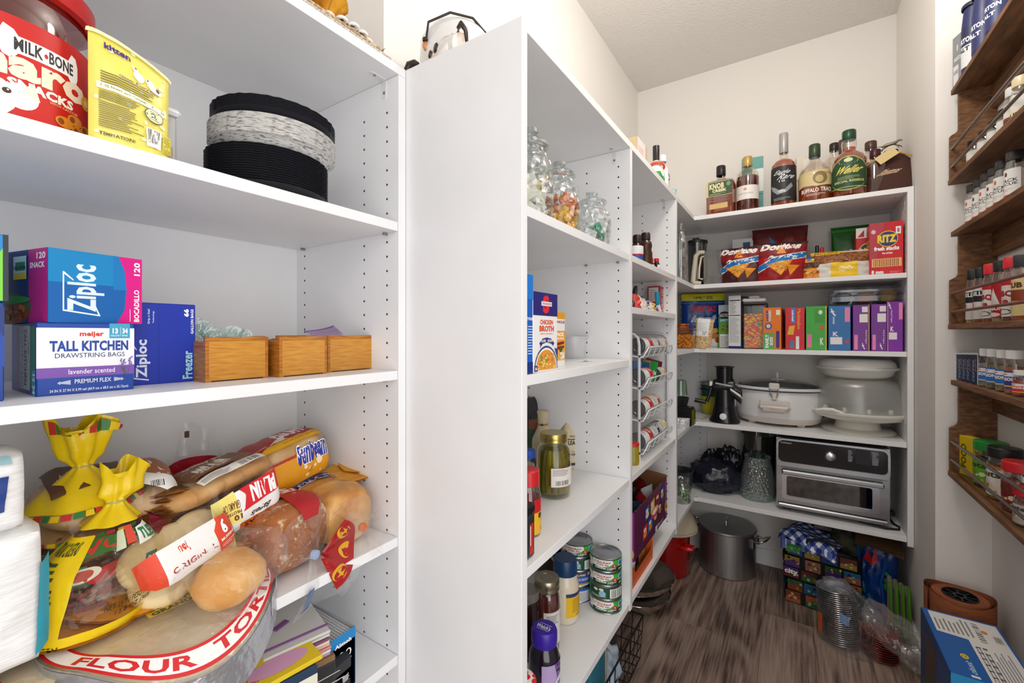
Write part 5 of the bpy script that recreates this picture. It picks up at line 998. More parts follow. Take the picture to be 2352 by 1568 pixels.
# third shelf: utensils and candy
t = up('ladle_handle', 'black plastic utensil handle poking up at the left', 'utensil', 1457, -.47, b2)
G().tube([(-.03, 0, .002), (-.01, 0, .03), (.012, .002, .062), (.03, .004, .082)], [.007, .008, .009, .007], 10).build('handle', mat('#1a1b20', .3), t); G().tube([(-.06, 0, .0085), (-.03, 0, .0085)], .008, 8).build('shaft', mat('#2a2b30', .4), t)
q = random.Random(8)
for i, (lb, u, X, w, h, c, cB) in enumerate((('red and white candy bag at the left of the snack shelf', 1458, -.47, .05, .055, '#d9433a', '#f0e6e0'), ('blue and yellow banded candy bag in the middle of the snack shelf', 1475, -.48, .09, .05, '#e6dcd6', '#24327a'), ('pale wrapped candy bag with an orange corner at the shelf front', 1490, -.465, .10, .038, '#e9ddd2', '#e9c33a'), ('brown candy bag under a clear wrapper at the back', 1478, -.60, .13, .085, '#8a4a3a', '#c9a89a'))):
    bag('candy_bag', lb, 'candy', (X, yl(u, X), b2), D90, w, h, .05, mat(c, .3, bump=.5, bscale=40), lambda a, cB=cB, i=i: a.rect(.35, .0, .52, 1, cB).rect(.52, 0, .62, 1, ['#f0d020', '#f0c81a', '#1f3a8a', '#d0b0a0'][i]).blobs(.62, .1, .95, .9, 8, ['#ffffff', '#d8c4b8', '#c9b0a8'], .03, .08, i), flatbase=True, wr=.006, seed=i*3)
G().grid(lambda x, y: (-.05+.10*x, -.02+.01*math.sin(x*9), .02+.075*y+.012*math.sin(x*6+y*3)), 16, 8).build('clear_wrapper', FILMW, None, 70, (-.53, yl(1490, -.53), b2-.01), (0, 0, D90))
tag(COL.objects[-1], 'crumpled clear cellophane over the candy bags', 'wrapper')
loc, wd = LW(b2, -.475, 1515, 1526, .05); carton('red_box', 'narrow red box standing among the candy', 'box', loc, D90, wd, .05, zv(660, -.475, yl(1526, -.475))-b2, '#a3161c', {'front': lambda a: a.text('HOT TAMALES', .35, .1, .8, .9, '#e9d9d0', .03, -90), 'left': lambda a: a.rect(.1, .45, .9, .95, '#cfc4c4').lines(.2, .5, .8, .9, 6, '#8a7a80', .3)})
t = up('icing_tube', 'teal and white decorating tube leaning at the shelf front', 'tube', 1511, -.447, b2); G().tube([(-.012, 0, .078), (-.006, 0, .045), (0, 0, .03)], [.008, .0085, .008], 10).build('tube', mat('#1f8fb4', .35), t); G().tube([(0, 0, .03), (.012, -.004, .010), (.02, -.008, .0)], [.008, .006, .001], 10).build('tip', mat('#eef0f0', .35), t); rbox('red_dot', .005, .005, .004, mat('#d02a2a', .4), t, .001, (.009, -.011, .012))
bag('clear_candy_bag', 'clear bag of pale sweets in the right corner of the snack shelf', 'candy', (-.53, yl(1535, -.53), b2), D90, .09, .075, .04, clear('#f0ece6', .15, .4, .2, .8, 50, .3))
# fourth shelf: wire can rack and tins
WIRE = mat('#e9ebee', .3)
t = thing('can_rack', 'white wire four-tier can dispenser rack', 'rack', (-.455, 1.4985, b3))
X0, Yr0, Yr1, dx = 0, 0, .392, -.30
zt = [1.153-b3-.003, 1.043-b3-.003, .932-b3-.003, .819-b3-.003]
def W(pts, r=.0022, name='wire'): return G().tube(pts, r, 6).build(name, WIRE, t, 60)
for y in (Yr0, Yr1):
    W([(0, y, .005), (0, y, .40), (-.004, y, .425), (-.018, y, .438), (-.06, y, .442), (dx+.06, y, .442), (dx+.018, y, .438), (dx, y, .42), (dx, y, .005)], .0052, 'side_frame')
    for xx in (0, dx): turned(t, 'foot', [(0, 0), (.007, 0), (.007, .006), (0, .006)], mat('#cfd2d6', .4), 12); COL.objects[-1].location = (xx, y, 0)
for k, z in enumerate(zt):
    n = 5
    W([(dx, Yr0, z+.045), (0, Yr0, z-.004), (.012, Yr0+.004, z-.004), (.022, Yr0+.01, z+.016), (.024, Yr0+.03, z+.03), (.024, Yr1-.03, z+.03), (.022, Yr1-.01, z+.016), (.012, Yr1-.004, z-.004), (0, Yr1, z-.004), (dx, Yr1, z+.045)], .0026, 'tray_rim')
    for j in range(n):
        y = Yr0+.06+(Yr1-.12)*j/(n-1); W([(dx, y, z+.045), (0, y, z-.004), (.012, y, z-.004), (.024, y, z+.028)], .0018, 'tray_wire')
    W([(-.02, Yr0, z-.002), (-.02, Yr1, z-.002)], .002, 'cross_wire')
    for y in (Yr0, Yr1): turned(t, 'bolt', [(0, 0), (.004, 0), (.004, .003), (0, .004)], CHROME, 10, mx=Matrix.Translation((.004, y-.005, z)) @ Matrix.Rotation(D90, 4, 'X'))
def food_can(label, tier, k, art, r=.0305, L=.098, z=None, y=None, c=None):
    t = thing('food_can', label, 'can', (-.468, (y or 1.522+.104*k), (z or [1.184, 1.074, .963, .850][tier])), rot=(-D90, 0, 0), group='food cans lying in the wire rack')
    turned(t, 'can', [(0, .002), (r*.55, .002), (r*.58, .001), (r*.75, .001), (r*.78, .0025), (r*.9, .002), (r*.94, 0), (r, .001), (r*.985, .004), (r*.965, .005), (r*.965, L-.005), (r, L-.001), (r*.9, L), (r*.85, L-.003), (0, L-.003)], CAN, 36)
    wrap(t, r*.972, .005, L-.005, art, -90, 90, 22); wrap(t, r*.972, .005, L-.005, lambda a: a.rect(0, 0, 1, 1, '#e3e3e0'), 90, 270, 12, 'label_back'); return t
def soup(a): a.rect(0, 0, 1, 1, '#efeeea').rect(0, .52, 1, .98, '#c8151d').text("Campbell's", .15, .6, .85, .85, '#ffffff', .03, 0, .3).lines(.2, .1, .8, .35, 3, '#7a7a76', .35).ell(.5, .48, .09, .06, '#d9a93a')
def veg(cA, cB, s):
    def f(a): a.rect(0, 0, 1, 1, '#e9e8e4').rect(0, .6, 1, .9, cA).rect(.3, .1, .6, .5, cB).text(s, .2, .66, .8, .84, '#ffffff', .03).lines(.65, .1, .95, .5, 5, '#8a8a86', .35)
    return f
food_can('red and white soup can nearest the post on the top tier', 0, 0, soup); food_can('grey-blue labelled can in the middle of the top tier', 0, 1, veg('#6a7488', '#d9b88a', 'CHUNKY')); food_can('pink labelled can at the far end of the top tier', 0, 2, veg('#d9787a', '#e0a0a0', 'SALMON'))
food_can('red and white soup can alone at the left of the second tier', 1, 0, soup); food_can('yellow can at the far right of the second tier', 1, 2.05, veg('#e0b41a', '#3a6a9a', 'CORN'), .0275, .08, 1.068)
food_can('red-banded soup can at the left of the third tier', 2, 0, soup); food_can('white can with a yellow band right of the red one, third tier', 2, 1, veg('#a83a30', '#e9d24a', 'BEANS'))
food_can('red soup can at the left of the bottom tier', 3, 0, soup); food_can('white and navy can in the middle of the bottom tier', 3, 1, veg('#2a3260', '#5fae4a', 'PEAS')); food_can('cream can with yellow stripes at the end of the bottom tier', 3, 2, veg('#e0d24a', '#4a3a2a', 'SOUP'))
for lb, y, c, cB, a_ in (('green and brown soup mix packet standing on the second tier', 1.70, '#1f9a3a', '#b98a52', .5), ('blue seasoning packet leaning at the left of the second tier', 1.60, '#23527f', '#5f8fc0', .25), ('maroon packet behind the green one', 1.76, '#6a1830', '#8a3048', .55)):
    o = thing('soup_packet', lb, 'packet', (-.485, y, 1.050), rot=(0, a_*.4, D90-.5)); rbox('packet', .085, .01, .075, mat(c, .3, bump=.1), o, .002); Art(face(.085, .0102, .075)).rect(.0, .35, .5, .98, cB).text('mix', .55, .3, .95, .55, '#ffffff', .03).build(o)
t = up('mustard_jar', 'yellow-green jar with a red cap left of the can rack', 'jar', 1454, -.462, b3); turned(t, 'jar', [(0, 0), (.02, .001), (.02, .058), (.017, .064)], mat('#9a8a1e', .25), 24); turned(t, 'cap', [(.019, .062), (.0205, .063), (.0205, .072), (0, .073)], mat('#d4281f', .4), 24)
# bottom shelf: snack boxes
yO0, yO1 = 1.352, 1.60
t = thing('snack_carton', 'open orange snack carton under the purple chip box', 'carton', (-.52, (yO0+yO1)/2, b4), D90); w_, d_, h_ = yO1-yO0, .165, .078
for s in (-1, 1): G().cbox((s*w_/2-.001, -d_/2, 0), (s*w_/2+.001, d_/2, h_), .0004).build('side_wall', mat('#d9641c', .5), t, None)
G().prism([(-w_/2, 0), (w_/2, 0), (w_/2, .07), (w_/2-.02, .04), (-w_/2+.05, .035), (-w_/2+.03, .06), (-w_/2, .072)], -.001, .001, 0, Matrix.Translation((0, -d_/2, 0)) @ Matrix.Rotation(D90, 4, 'X')).build('front_wall', mat('#d4581a', .5), t, None)
G().cbox((-w_/2, d_/2-.002, 0), (w_/2, d_/2, h_), .0004).build('back_wall', mat('#8a5a36', .6), t, None); G().box((-w_/2, -d_/2, 0), (w_/2, d_/2, .002)).build('base', mat('#8a5a36', .6), t, None)
for i, c in enumerate(('#e9c43a', '#8a5a3a', '#efe9dd', '#2a2a2c', '#d97a2a', '#c9a04a')): pf = pillow_fn(.036, .066, .02, i); pillow(t, pf, mat(c, .3, bump=.3), 10, 'snack_pack'); COL.objects[-1].location = (-w_/2+.03+.038*i, -d_/2+.03, .004)
Yc0, Yc1 = yl(1456.5, -.437), yl(1531, -.437); w_, d_, h_ = Yc1-Yc0, .19, .158; Zp = b4+h_*0+.0785
t = thing('chip_variety_box', 'torn-open purple variety box of chip bags on the orange carton', 'box', (-.437-d_/2, (Yc0+Yc1)/2, Zp), D90); PUR = mat('#5a1048', .4); CB = mat('#8a5c38', .75)
def ragged(x, s): return h_+(.008*noise.noise(Vector((x*22, s, 0)))+.004*noise.noise(Vector((x*60, s, 3))))
G().grid(lambda x, y: ((x-.5)*w_, -d_/2, y*ragged(x, 0)), 50, 2).build('front_wall', PUR, t, None); G().grid(lambda x, y: ((x-.5)*w_, d_/2, y*(h_+.03*x)), 50, 2).build('back_wall', CB, t, None)
G().grid(lambda x, y: ((x-.5)*(w_-.004), -d_/2+.0015, y*(ragged(x, 0)+.002)), 50, 2).build('front_liner', CB, t, None)
G().grid(lambda x, y: (-w_/2, d_/2-x*d_, y*ragged(x, 4)), 24, 2).build('left_wall', mat('#b52a9a', .4), t, None); G().grid(lambda x, y: (w_/2, -d_/2+x*d_, y*(h_+.03)*(1-.1*(1-x))), 24, 2).build('right_wall', CB, t, None); G().box((-w_/2, -d_/2, 0), (w_/2, d_/2, .002)).build('base', CB, t, None)
a = Art(face(w_, d_+.001, h_))
a.rect(.92, .0, 1, 1, '#8a1f7a')
for i, (x, y, c, cB) in enumerate(((.22, .18, '#d8301a', '#f0a030'), (.37, .20, '#1f7ac0', '#e8862a'), (.53, .28, '#0f5a2f', '#e9c84a'), (.28, .55, '#2a5aa8', '#f0ead8'), (.44, .56, '#e0a81a', '#f2e0a0'), (.60, .58, '#b01e2a', '#5a1420'), (.76, .60, '#23408a', '#d9c04a'), (.68, .30, '#22262c', '#c98a3a'))):
    a.poly([(x, y), (x+.13, y+.02), (x+.135, y+.30), (x+.005, y+.28)], c).ell(x+.065, y+.1, .045, .07, cB).ell(x+.06, y+.2, .04, .04, '#f2f2f0', 8)
a.ell(.58, .52, .13, .12, '#e0208a').ell(.58, .55, .11, .07, '#f0c030').ell(.57, .53, .07, .06, '#ffffff').text('flavor', .66, .05, .86, .15, '#e9d0e6', .0).rect(.59, .02, .65, .14, '#f0e6ee').ell(.965, .30, .05, .13, '#f0c21a').text('42', .935, .25, .99, .36, '#3a2010', .05)
a.build(t, 'front_print'); a = Art(lambda x, y: (-w_/2-.0004, d_/2-x*d_, y*h_)); a.ell(.9, .15, .1, .12, '#f0c21a').build(t, 'side_print')
for i, c in enumerate(('#22242a', '#b51f26', '#2a3a5a', '#e9e9ec', '#b01c24', '#1f1f24', '#d0d4da', '#8a1a20')):
    pf = pillow_fn(.075, .125, .045, i*2, .005); o = bpy.data.objects.new('chip_bag', None); pillow(t, pf, mat(c, .25, bump=.4), 12, 'chip_bag'); COL.objects[-1].location = (-w_/2+.04+.048*i, -.03+.04*(i % 2), .02); COL.objects[-1].rotation_euler = (.15, .2*math.sin(i), .6*math.sin(i*2))
loc, wd = LW(b4, -.50, 1511, 1516, .03); carton('tea_box', 'tiny cream and blue box behind the purple chip box', 'box', (-.53, yl(1515, -.50), b4), D90+.3, .05, .03, .045, '#e6d6b4', {'front': lambda a: a.rect(.1, .05, .9, .4, '#2a3f8a')})
# ================================================================ corner shelves
t = up('glass_canister', 'tall fluted glass canister with a glass stopper in the corner', 'canister', 1563, -.475, c2); Yq = yl(1563, -.475); h = zv(512, -.475, Yq)-c2; r = .034
FLU = clear('#dfe4e2', .2, .8, .03, white=.05)
turned(t, 'body', [(0, .004), (r*.9, 0), (r, .01), (r, h*.66), (r*.9, h*.75), (r*.6, h*.8), (r*.56, h*.85)], FLU, 64, mod=lambda a, z, k: k*(1+.03*math.cos(a*16)) if .01 < z < h*.74 else k); turned(t, 'stopper', [(r*.4, h*.84), (r*.7, h*.865), (r*.7, h*.885), (r*.3, h*.9), (r*.34, h*.95), (r*.3, h*.99), (0, h)], FLU, 32)
t = up('blender_jar', 'grey see-through blender jar with a black lid', 'blender jar', 1600, -.447, c2); Yq = yl(1600, -.447); h = zv(549, -.447, Yq)-c2; r = .051
turned(t, 'base', [(0, 0), (r*.86, 0), (r*.86, .022), (r*.78, .03), (0, .03)], BLACK, 36); turned(t, 'jar', [(r*.74, .028), (r*.8, .05), (r, h*.9)], clear('#9aa0a4', .1, .6, .05), 40); turned(t, 'lid', [(r*1.02, h*.9), (r*1.08, h*.905), (r*1.06, h*.95), (r*.8, h*.965), (0, h*.965)], mat('#222326', .35), 40); rbox('lid_cap', .035, .035, .012, mat('#4a4c50', .3), t, .004, (-.01, 0, h*.965))
for k in range(4): G().tube([(0, 0, .036), (.014*math.cos(k*1.57), .014*math.sin(k*1.57), .044), (.024*math.cos(k*1.57+.3), .024*math.sin(k*1.57+.3), .06)], [.004, .003, .001], 6).build('blade', CHROME, t)
# pitcher with a cream handle
Yp_, Xp_ = 2.375, xb(1640, 2.375); t = thing('measuring_pitcher', 'clear square pitcher with a cream handle and slotted grip', 'pitcher', (Xp_, Yp_, c2)); h = zv(575, Xp_, Yp_)-c2
rbox('body', .085, .085, h*.96, clear('#b9bab4', .16, .5, .1, white=.12), t, .008); xh = -.0425
CRM = mat('#cfc6ae', .45)
G().tube([(xh+.004, -.03, h*.94), (xh-.02, -.032, h*.95), (xh-.036, -.033, h*.86), (xh-.046, -.034, h*.4), (xh-.05, -.034, h*.12), (xh-.04, -.034, .012), (xh-.012, -.032, .010)], [.010, .011, .012, .012, .013, .012, .010], 10).build('handle', CRM, t); G().tube([(xh+.006, -.03, h*.84), (xh-.012, -.032, h*.8), (xh-.020, -.033, h*.5), (xh-.022, -.033, h*.2), (xh-.004, -.032, .03)], .005, 8).build('grip', mat('#d8d0ba', .45), t)
Xd = xb(1650, 2.56); t = thing('round_lid', 'large round cream lid standing on edge behind the pitcher', 'lid', (Xd, 2.545, c2+.0945), rot=(D90-.15, 0, 0)); turned(t, 'lid', [(0, .004), (.085, .004), (.088, 0), (.094, .002), (.094, .007), (.088, .009), (.086, .006), (0, .006)], CRM, 56)
# third corner shelf
def stuffed(parent, name, bounds, n, size, m, seed, rot=True, shape='box'):
    g = G(); q = random.Random(seed); (x0, y0, z0), (x1, y1, z1) = bounds
    for i in range(n):
        mx = Matrix.Translation((q.uniform(x0, x1), q.uniform(y0, y1), q.uniform(z0, z1))) @ Matrix.Rotation(q.random()*6, 4, 'X') @ Matrix.Rotation(q.random()*6, 4, 'Z'); s = size*q.uniform(.8, 1.2); k = q.randrange(len(m)) if isinstance(m, list) else 0
        if shape == 'box': g.cbox((-s, -s, -s), (s, s, s), s*.35, k, mx)
        elif shape == 'ring': torus(g, mx, s*.7, s*.38, k, 8, 4, 1)
        else: blob(g, (0, 0, 0), s, i, .3, 8, (1, 1, .8), k, 1.6, mx)
    o = g.build(name, m, parent, 50); o['kind'] = 'stuff'; return o
Yt = 2.22; Xt = xb(1571, Yt); t = thing('cheese_ball_tub', 'clear square tub of orange cheese balls', 'tub', (Xt, Yt+.045, c3)); h = zv(756, Xt, Yt)-c3; 
rbox('tub', .082, .085, h, clear('#f1e6da', .1, .5, .08), t, .006); stuffed(t, 'cheese_balls', ((-.033, -.036, .008), (.033, .036, h*.68)), 150, .0085, mat('#f0a81a', .7, var=.12, bscale=60), 3, shape='blob'); rbox('rim', .09, .093, .004, clear('#e9d9cc', .2, .6, .1), t, .001, (0, 0, h))
bag('nut_bag', 'clear bag of mixed nuts with a white price label', 'nuts', (xb(1611, 2.31), 2.325, c3), rot=(0, .10, 0), rz=0, w=.085, h=.145, t=.05, m=two('#c79a5c', '#e0c493', 90, (1, 1, 1), .6, kind='voronoi', lo=.1, hi=.6, bump=.6), art=lambda a: a.rect(.12, .42, .80, 1.02, '#eef0f2').bars(.5, .46, .7, .6, 8, '#444444').lines(.18, .6, .7, .9, 5, '#c9ccd0', .3), flatbase=True)
def f(a):
    a.rect(0, .87, 1, 1, '#d9d01e').text('FAMILY SIZE', .28, .90, .72, .955, '#2a3450', .03).rect(.0, .82, 1, .84, '#3a74b8').text('KRUSTEAZ', .22, .66, .80, .77, '#d02a3c', .06).text('LIGHT & FLUFFY', .34, .61, .68, .64, '#6fa0d8', .0).text('Buttermilk', .2, .47, .84, .60, '#e9eef6', .02, 0, .15).lines(.26, .42, .78, .44, 1, '#8fb4e0', .5)
    a.ell(.66, .12, .42, .14, '#e9e6e2').blobs(.36, .14, .9, .38, 10, ['#c4742a', '#a8561c', '#dba052'], .10, .16, 3, .35).ell(.88, .26, .05, .06, '#2a2a4a').ell(.82, .14, .06, .05, '#c8322a').rect(.0, 0, 1, .03, '#c9d0da')
Xk = xb(1612, 2.47); bag('pancake_mix_bag', 'blue pancake mix pouch with a yellow top strip in the corner', 'pouch', (Xk, 2.50, c3), math.radians(18), .215, zv(675, Xk, 2.5)-c3, .06, '#123f94', f, flatbase=True, wr=.003, pinch=.03, seed=5)
t = thing('woven_coasters', 'stack of red and orange woven coasters behind the cheese ball tub', 'coasters', (xb(1566, 2.34), 2.36, c3))
for i in range(5): torus(G(), Matrix.Translation((.002*math.sin(i*2), 0, .068+.0125*i)), .026, .0062, 0, 28, 8, 1).build('coaster', two('#a8401e', '#d98a3a', 40, (1, 1, 1), .7, bump=.4), t)
turned(t, 'base_tin', [(0, 0), (.03, 0), (.03, .06), (0, .061)], mat('#4a3a2a', .5), 24)
# fourth corner shelf
t = thing('green_beaker', 'translucent green cup upside down on the drip filter', 'cup', (xb(1563, 2.28), 2.28, c4+.13)); turned(t, 'cup', [(.033, 0), (.028, .072), (.018, .076), (0, .076)], clear('#7fc48a', .15, .5, .15, white=.15), 28)
t = thing('mesh_filter', 'black mesh coffee filter cone standing in the corner', 'filter', (xb(1564, 2.28), 2.28, c4)); turned(t, 'cone', [(.02, .04), (.038, .115), (.040, .118), (.036, .118), (.018, .044), (0, .044)], two('#1a1a1c', '#3a3a3e', 150, (0, 0, 1), .4, kind='Z'), 32); turned(t, 'base', [(0, 0), (.034, 0), (.036, .03), (.02, .042), (0, .042)], mat('#1c1d1f', .3), 28); turned(t, 'red_band', [(.0215, .044), (.024, .052)], mat('#7a2a24', .4), 24); turned(t, 'green_band', [(.0365, .026), (.035, .034)], mat('#8aa82a', .4), 24)
t = thing('juicer_base', 'black plastic gadget base with a yellowish window', 'gadget', (xb(1572, 2.17), 2.19, c4)); rbox('base', .075, .07, .088, mat('#141416', .25), t, .008); rbox('window', .012, .04, .07, liquid('#8a8a20', .5), t, .002, (.0385, -.01, .008))
bag('napkin_packet', 'clear packet of white filters lying at the shelf front corner', 'packet', (xb(1562, 2.10), 2.115, c4), .2, .08, .046, .05, clear('#eeeeee', .2, .5, .15, .7, 40, .45), flatbase=True)
tag(G().grid(lambda x, y: ((x-.5)*.11, (y-.5)*.07, .001+.002*math.sin(x*7)), 14, 4).build('paper_towel', mat('#e9dfd6', .8), None, 60, (xb(1605, 2.36), 2.36, c4), (0, 0, .3)), 'folded pinkish paper lying behind the grater', 'paper')
# bottom corner shelf
t = thing('glass_vase', 'clear jar vase with green and white flecked glass in the lower corner', 'vase', (xb(1566, 2.20), 2.20, c5)); h = zv(1098, xb(1566, 2.2), 2.2)-c5; turned(t, 'vase', [(0, .004), (.034, 0), (.042, .015), (.043, h*.6), (.034, h*.8), (.030, h*.86), (.034, h)], clear('#d3e2d2', .18, .7, .04, .9, 40, .06), 36); stuffed(t, 'filler', ((-.026, -.026, .01), (.026, .026, h*.55)), 60, .008, [mat('#6aa04a', .6), mat('#dfe3dc', .5), mat('#8a8078', .6)], 4)
t = thing('dark_pan', 'dark grey pan standing on edge in the lower corner', 'pan', (xb(1560, 2.35), 2.37, c5)); turned(t, 'pan', [(0, .0), (.05, .0), (.062, .05), (.066, .105), (.063, .105), (.058, .05), (.046, .006), (0, .006)], mat('#3a3c3e', .35), 40)
# ================================================================ back wall, top shelf: bottles
def bk(name, label, cat, u, Y, Z, rz=0, group=None): return thing(name, label, cat, (xb(u, Y), Y, Z), rz, group)
def spirit(label, u, Y, vt, r, prof, liq, lvl, cap, caph, arts, sq=1, glass=None, Z=c1, rz=-.12):
    """bottle: clear shell, liquid up to lvl, cap over the top caph share, labels"""
    X = xb(u, Y); h = zv(vt, X, Y)-Z; t = thing('liquor_bottle', label, 'bottle', (X, Y, Z), rz, 'liquor bottles on the top shelf')
    P = [(a*r, b*h) for a, b in prof]; R = prof_r(P)
    mod = (lambda a, z, k: k*(abs(math.cos(a))**8+abs(math.sin(a))**8)**(-1/8) if z < h*sq else k) if sq != 1 else None
    sy = .62 if sq != 1 else 1
    turned(t, 'glass', P, glass or clear('#fbf3ea', .06, .6, .03), 40, mod=mod, sy=sy)
    L = [(0, .006)]+[(max(0, a-.0025), b) for a, b in P if .004 < b < lvl*h]+[(max(.002, R(lvl*h)-.0025), lvl*h), (0, lvl*h)]
    turned(t, 'spirit', L, liq, 32, mod=mod, sy=sy)
    rc = R(h*(1-caph))+.0022; turned(t, 'cap', [(rc*.96, h*(1-caph)), (rc, h*(1-caph)+.002), (rc, h*.985), (rc*.9, h), (0, h)], mat(cap, .3, .3), 28)
    for z0, z1, a0, a1_, fn in arts:
        if sq != 1: a = Art(lambda x, y, z0=z0, z1=z1: ((x-.5)*1.86*r, -r*sy*1.003, h*(z0+(z1-z0)*y))); fn(a); a.build(t)
        else: wrap(t, lambda z: R(z)*1.006, h*z0, h*z1, fn, a0, a1_, 18, vc=4)
    return t, h
AMB = liquid('#b5501a', .45); AMB2 = liquid('#d2681a', .35); DRK = liquid('#6a2212', .6)
def f(a): a.rect(0, .55, 1, 1, '#c9b98a').rect(.07, .57, 1, .98, '#3c5a3c').rect(0, .55, .1, 1, '#d9c898').text('KNOB', .14, .77, .70, .95, '#efe3b4', .05).text('CREEK', .25, .67, .8, .76, '#efe3b4', .06).lines(.15, .6, .8, .65, 2, '#b5c09a', .4).ell(.87, .88, .08, .07, '#7a9a7a').text('KNOB CREEK', .1, .46, .9, .51, '#8a7a78', .03).text('SMALL BATCH', .1, .38, .9, .43, '#8a7a78', .03).rect(.14, .16, .84, .32, '#dcb878')
PK = [(0, .01), (.97, 0), (1, .03), (1, .60), (.9, .68), (.5, .73), (.32, .76), (.30, .8)]
spirit('squat rectangular whiskey bottle with a green label and black strap cap, far left', 1656, 2.375, 382, .064, PK+[(.31, .98)], AMB, .68, '#221f1e', .2, [(.02, .66, 0, 0, f)], .70)
t = COL.objects[-1].parent; G().box((-.036, -.006, .105), (-.012, .006, .118)).build('strap', mat('#2a2624', .5), t, None)
PR = [(0, .01), (.92, 0), (1, .02), (1, .62), (.93, .70), (.6, .78), (.38, .81), (.36, .9)]
spirit('clear whiskey bottle with a plain white label and gold cap', 1717, 2.40, 361, .050, PR+[(.36, .98)], DRK, .64, '#c2a35c', .17, [(.22, .46, -80, 80, lambda a: a.rect(0, 0, 1, 1, '#efebe6').text('BARDSTOWN', .25, .35, .75, .48, '#b9b2ac', .02).ell(.5, .72, .05, .1, '#d8a08a'))])
carton('bottle_box', 'teal and white gift box behind the gold-capped bottle', 'box', (xb(1727, 2.50), 2.52, c1), .1, .095, .08, zv(365, xb(1727, 2.5), 2.5)-c1, '#4f9a90', {'front': lambda a: a.rect(.5, .42, 1, .8, '#e9ebe8').rect(.5, 0, 1, .42, '#5aa096').bars(.6, .05, .95, .4, 8, '#3a857c', True)})
PE = [(0, .01), (.95, 0), (1, .015), (1, .50), (.95, .57), (.7, .62), (.36, .65), (.33, .70), (.32, .8)]
def f(a): a.rect(0, 0, 1, 1, '#17181c').text('Eagle', .2, .74, .8, .88, '#dfe0e4', .01, 0, .4).text('Rare', .35, .62, .95, .76, '#dfe0e4', .01, 0, .4).text('10', .42, .54, .58, .60, '#c9cad0', .03).poly([(.1, .5), (.3, .42), (.45, .3), (.5, .22), (.38, .2), (.2, .35)], '#9a9ca4').poly([(.75, .5), (.6, .36), (.5, .22), (.62, .24), (.8, .4)], '#8a8c94').ell(.5, .28, .1, .05, '#c9cacc').lines(.25, .04, .75, .12, 2, '#9a9ca0', .4)
spirit('tall black-labelled bourbon bottle with a silver cap', 1800, 2.36, 307, .050, PE+[(.33, .98)], AMB2, .62, '#a9a6a4', .27, [(.05, .52, -85, 85, f)])
carton('bottle_box', 'white and gold box behind the buffalo bottle', 'box', (xb(1848, 2.50), 2.52, c1), .15, .075, .075, zv(362, xb(1848, 2.5), 2.5)-c1, '#e9e2cf', {'front': lambda a: a.rect(.35, .6, .95, .95, '#f4f1ea').rect(.0, .55, 1, .58, '#c9b070')})
PB_ = [(0, .01), (.95, 0), (1, .02), (1, .45), (.92, .55), (.62, .64), (.36, .70), (.32, .76)]
def f(a): a.poly([(0, .3), (.3, .4), (.6, .34), (1, .42), (1, 1), (.2, .9), (0, .8)], '#d8c690').ell(.66, .66, .17, .24, '#8a744a').ell(.64, .62, .09, .14, '#c9b27a').text('BUFFALO', .22, .12, .62, .28, '#efe6dc', .04).text('TRACE', .66, .14, .98, .3, '#efe6dc', .04).lines(.35, .0, .8, .1, 2, '#d9cfc4', .4)
spirit('round bourbon bottle with a buffalo label and dark green cap, mostly empty', 1871, 2.37, 333, .062, PB_+[(.32, .98)], AMB2, .30, '#34452f', .22, [(.08, .52, -78, 78, f)])
spirit('clear bottle with a black label standing behind the green-labelled one', 1916, 2.47, 330, .045, PR+[(.36, .98)], liquid('#d9c8a0', .3), .5, '#2a2320', .12, [(.08, .42, -80, 80, lambda a: a.rect(0, 0, 1, 1, '#2a2422').text('JM', .3, .6, .7, .85, '#e9e4da', .04))])
spirit('slim bottle with a cream label peeping out left of the green one', 1935, 2.56, 322, .042, PE+[(.33, .98)], AMB2, .5, '#5a4a3c', .2, [(.08, .42, -80, 80, lambda a: a.rect(0, 0, 1, 1, '#d9c4a4'))])
PW_ = [(0, .01), (.9, 0), (.98, .02), (1, .40), (.97, .55), (.8, .62), (.42, .69), (.40, .72), (.46, .80), (.44, .84), (.34, .87)]
def f(a): a.ell(.5, .9, .24, .13, '#aebd66').ell(.5, .5, .52, .5, '#aebd66', 30).ell(.5, .5, .5, .47, '#20482f', 30).rect(0, .12, 1, .7, '#20482f').ell(.5, .9, .2, .10, '#20482f').ell(.5, .9, .1, .06, '#cfd9a0').text('Weller', .14, .50, .92, .72, '#e0d35c', .03, 0, .3).text('SPECIAL RESERVE', .15, .24, .88, .31, '#d4d07a', .03).lines(.25, .34, .8, .44, 3, '#9aaa6a', .35).rect(0, .09, 1, .11, '#aebd66')
spirit('large bourbon bottle with a green label and green cap', 1950, 2.36, 301, .061, PW_+[(.34, .98)], AMB2, .74, '#1f4a30', .14, [(.07, .56, -74, 74, f)])
spirit('bottle with a navy label and brown round stopper behind the cloth pouch', 2000, 2.47, 326, .052, PR+[(.36, .98)], DRK, .6, '#5a3f38', .13, [(.1, .6, -80, 80, lambda a: a.rect(0, 0, 1, 1, '#232c46').text('N', .35, .45, .65, .7, '#d9dce4', .04))])
spirit('dark bottle with a plum wax cap beside the cloth pouch', 2010, 2.40, 345, .045, PR+[(.36, .98)], DRK, .6, '#4a1f28', .17, [])
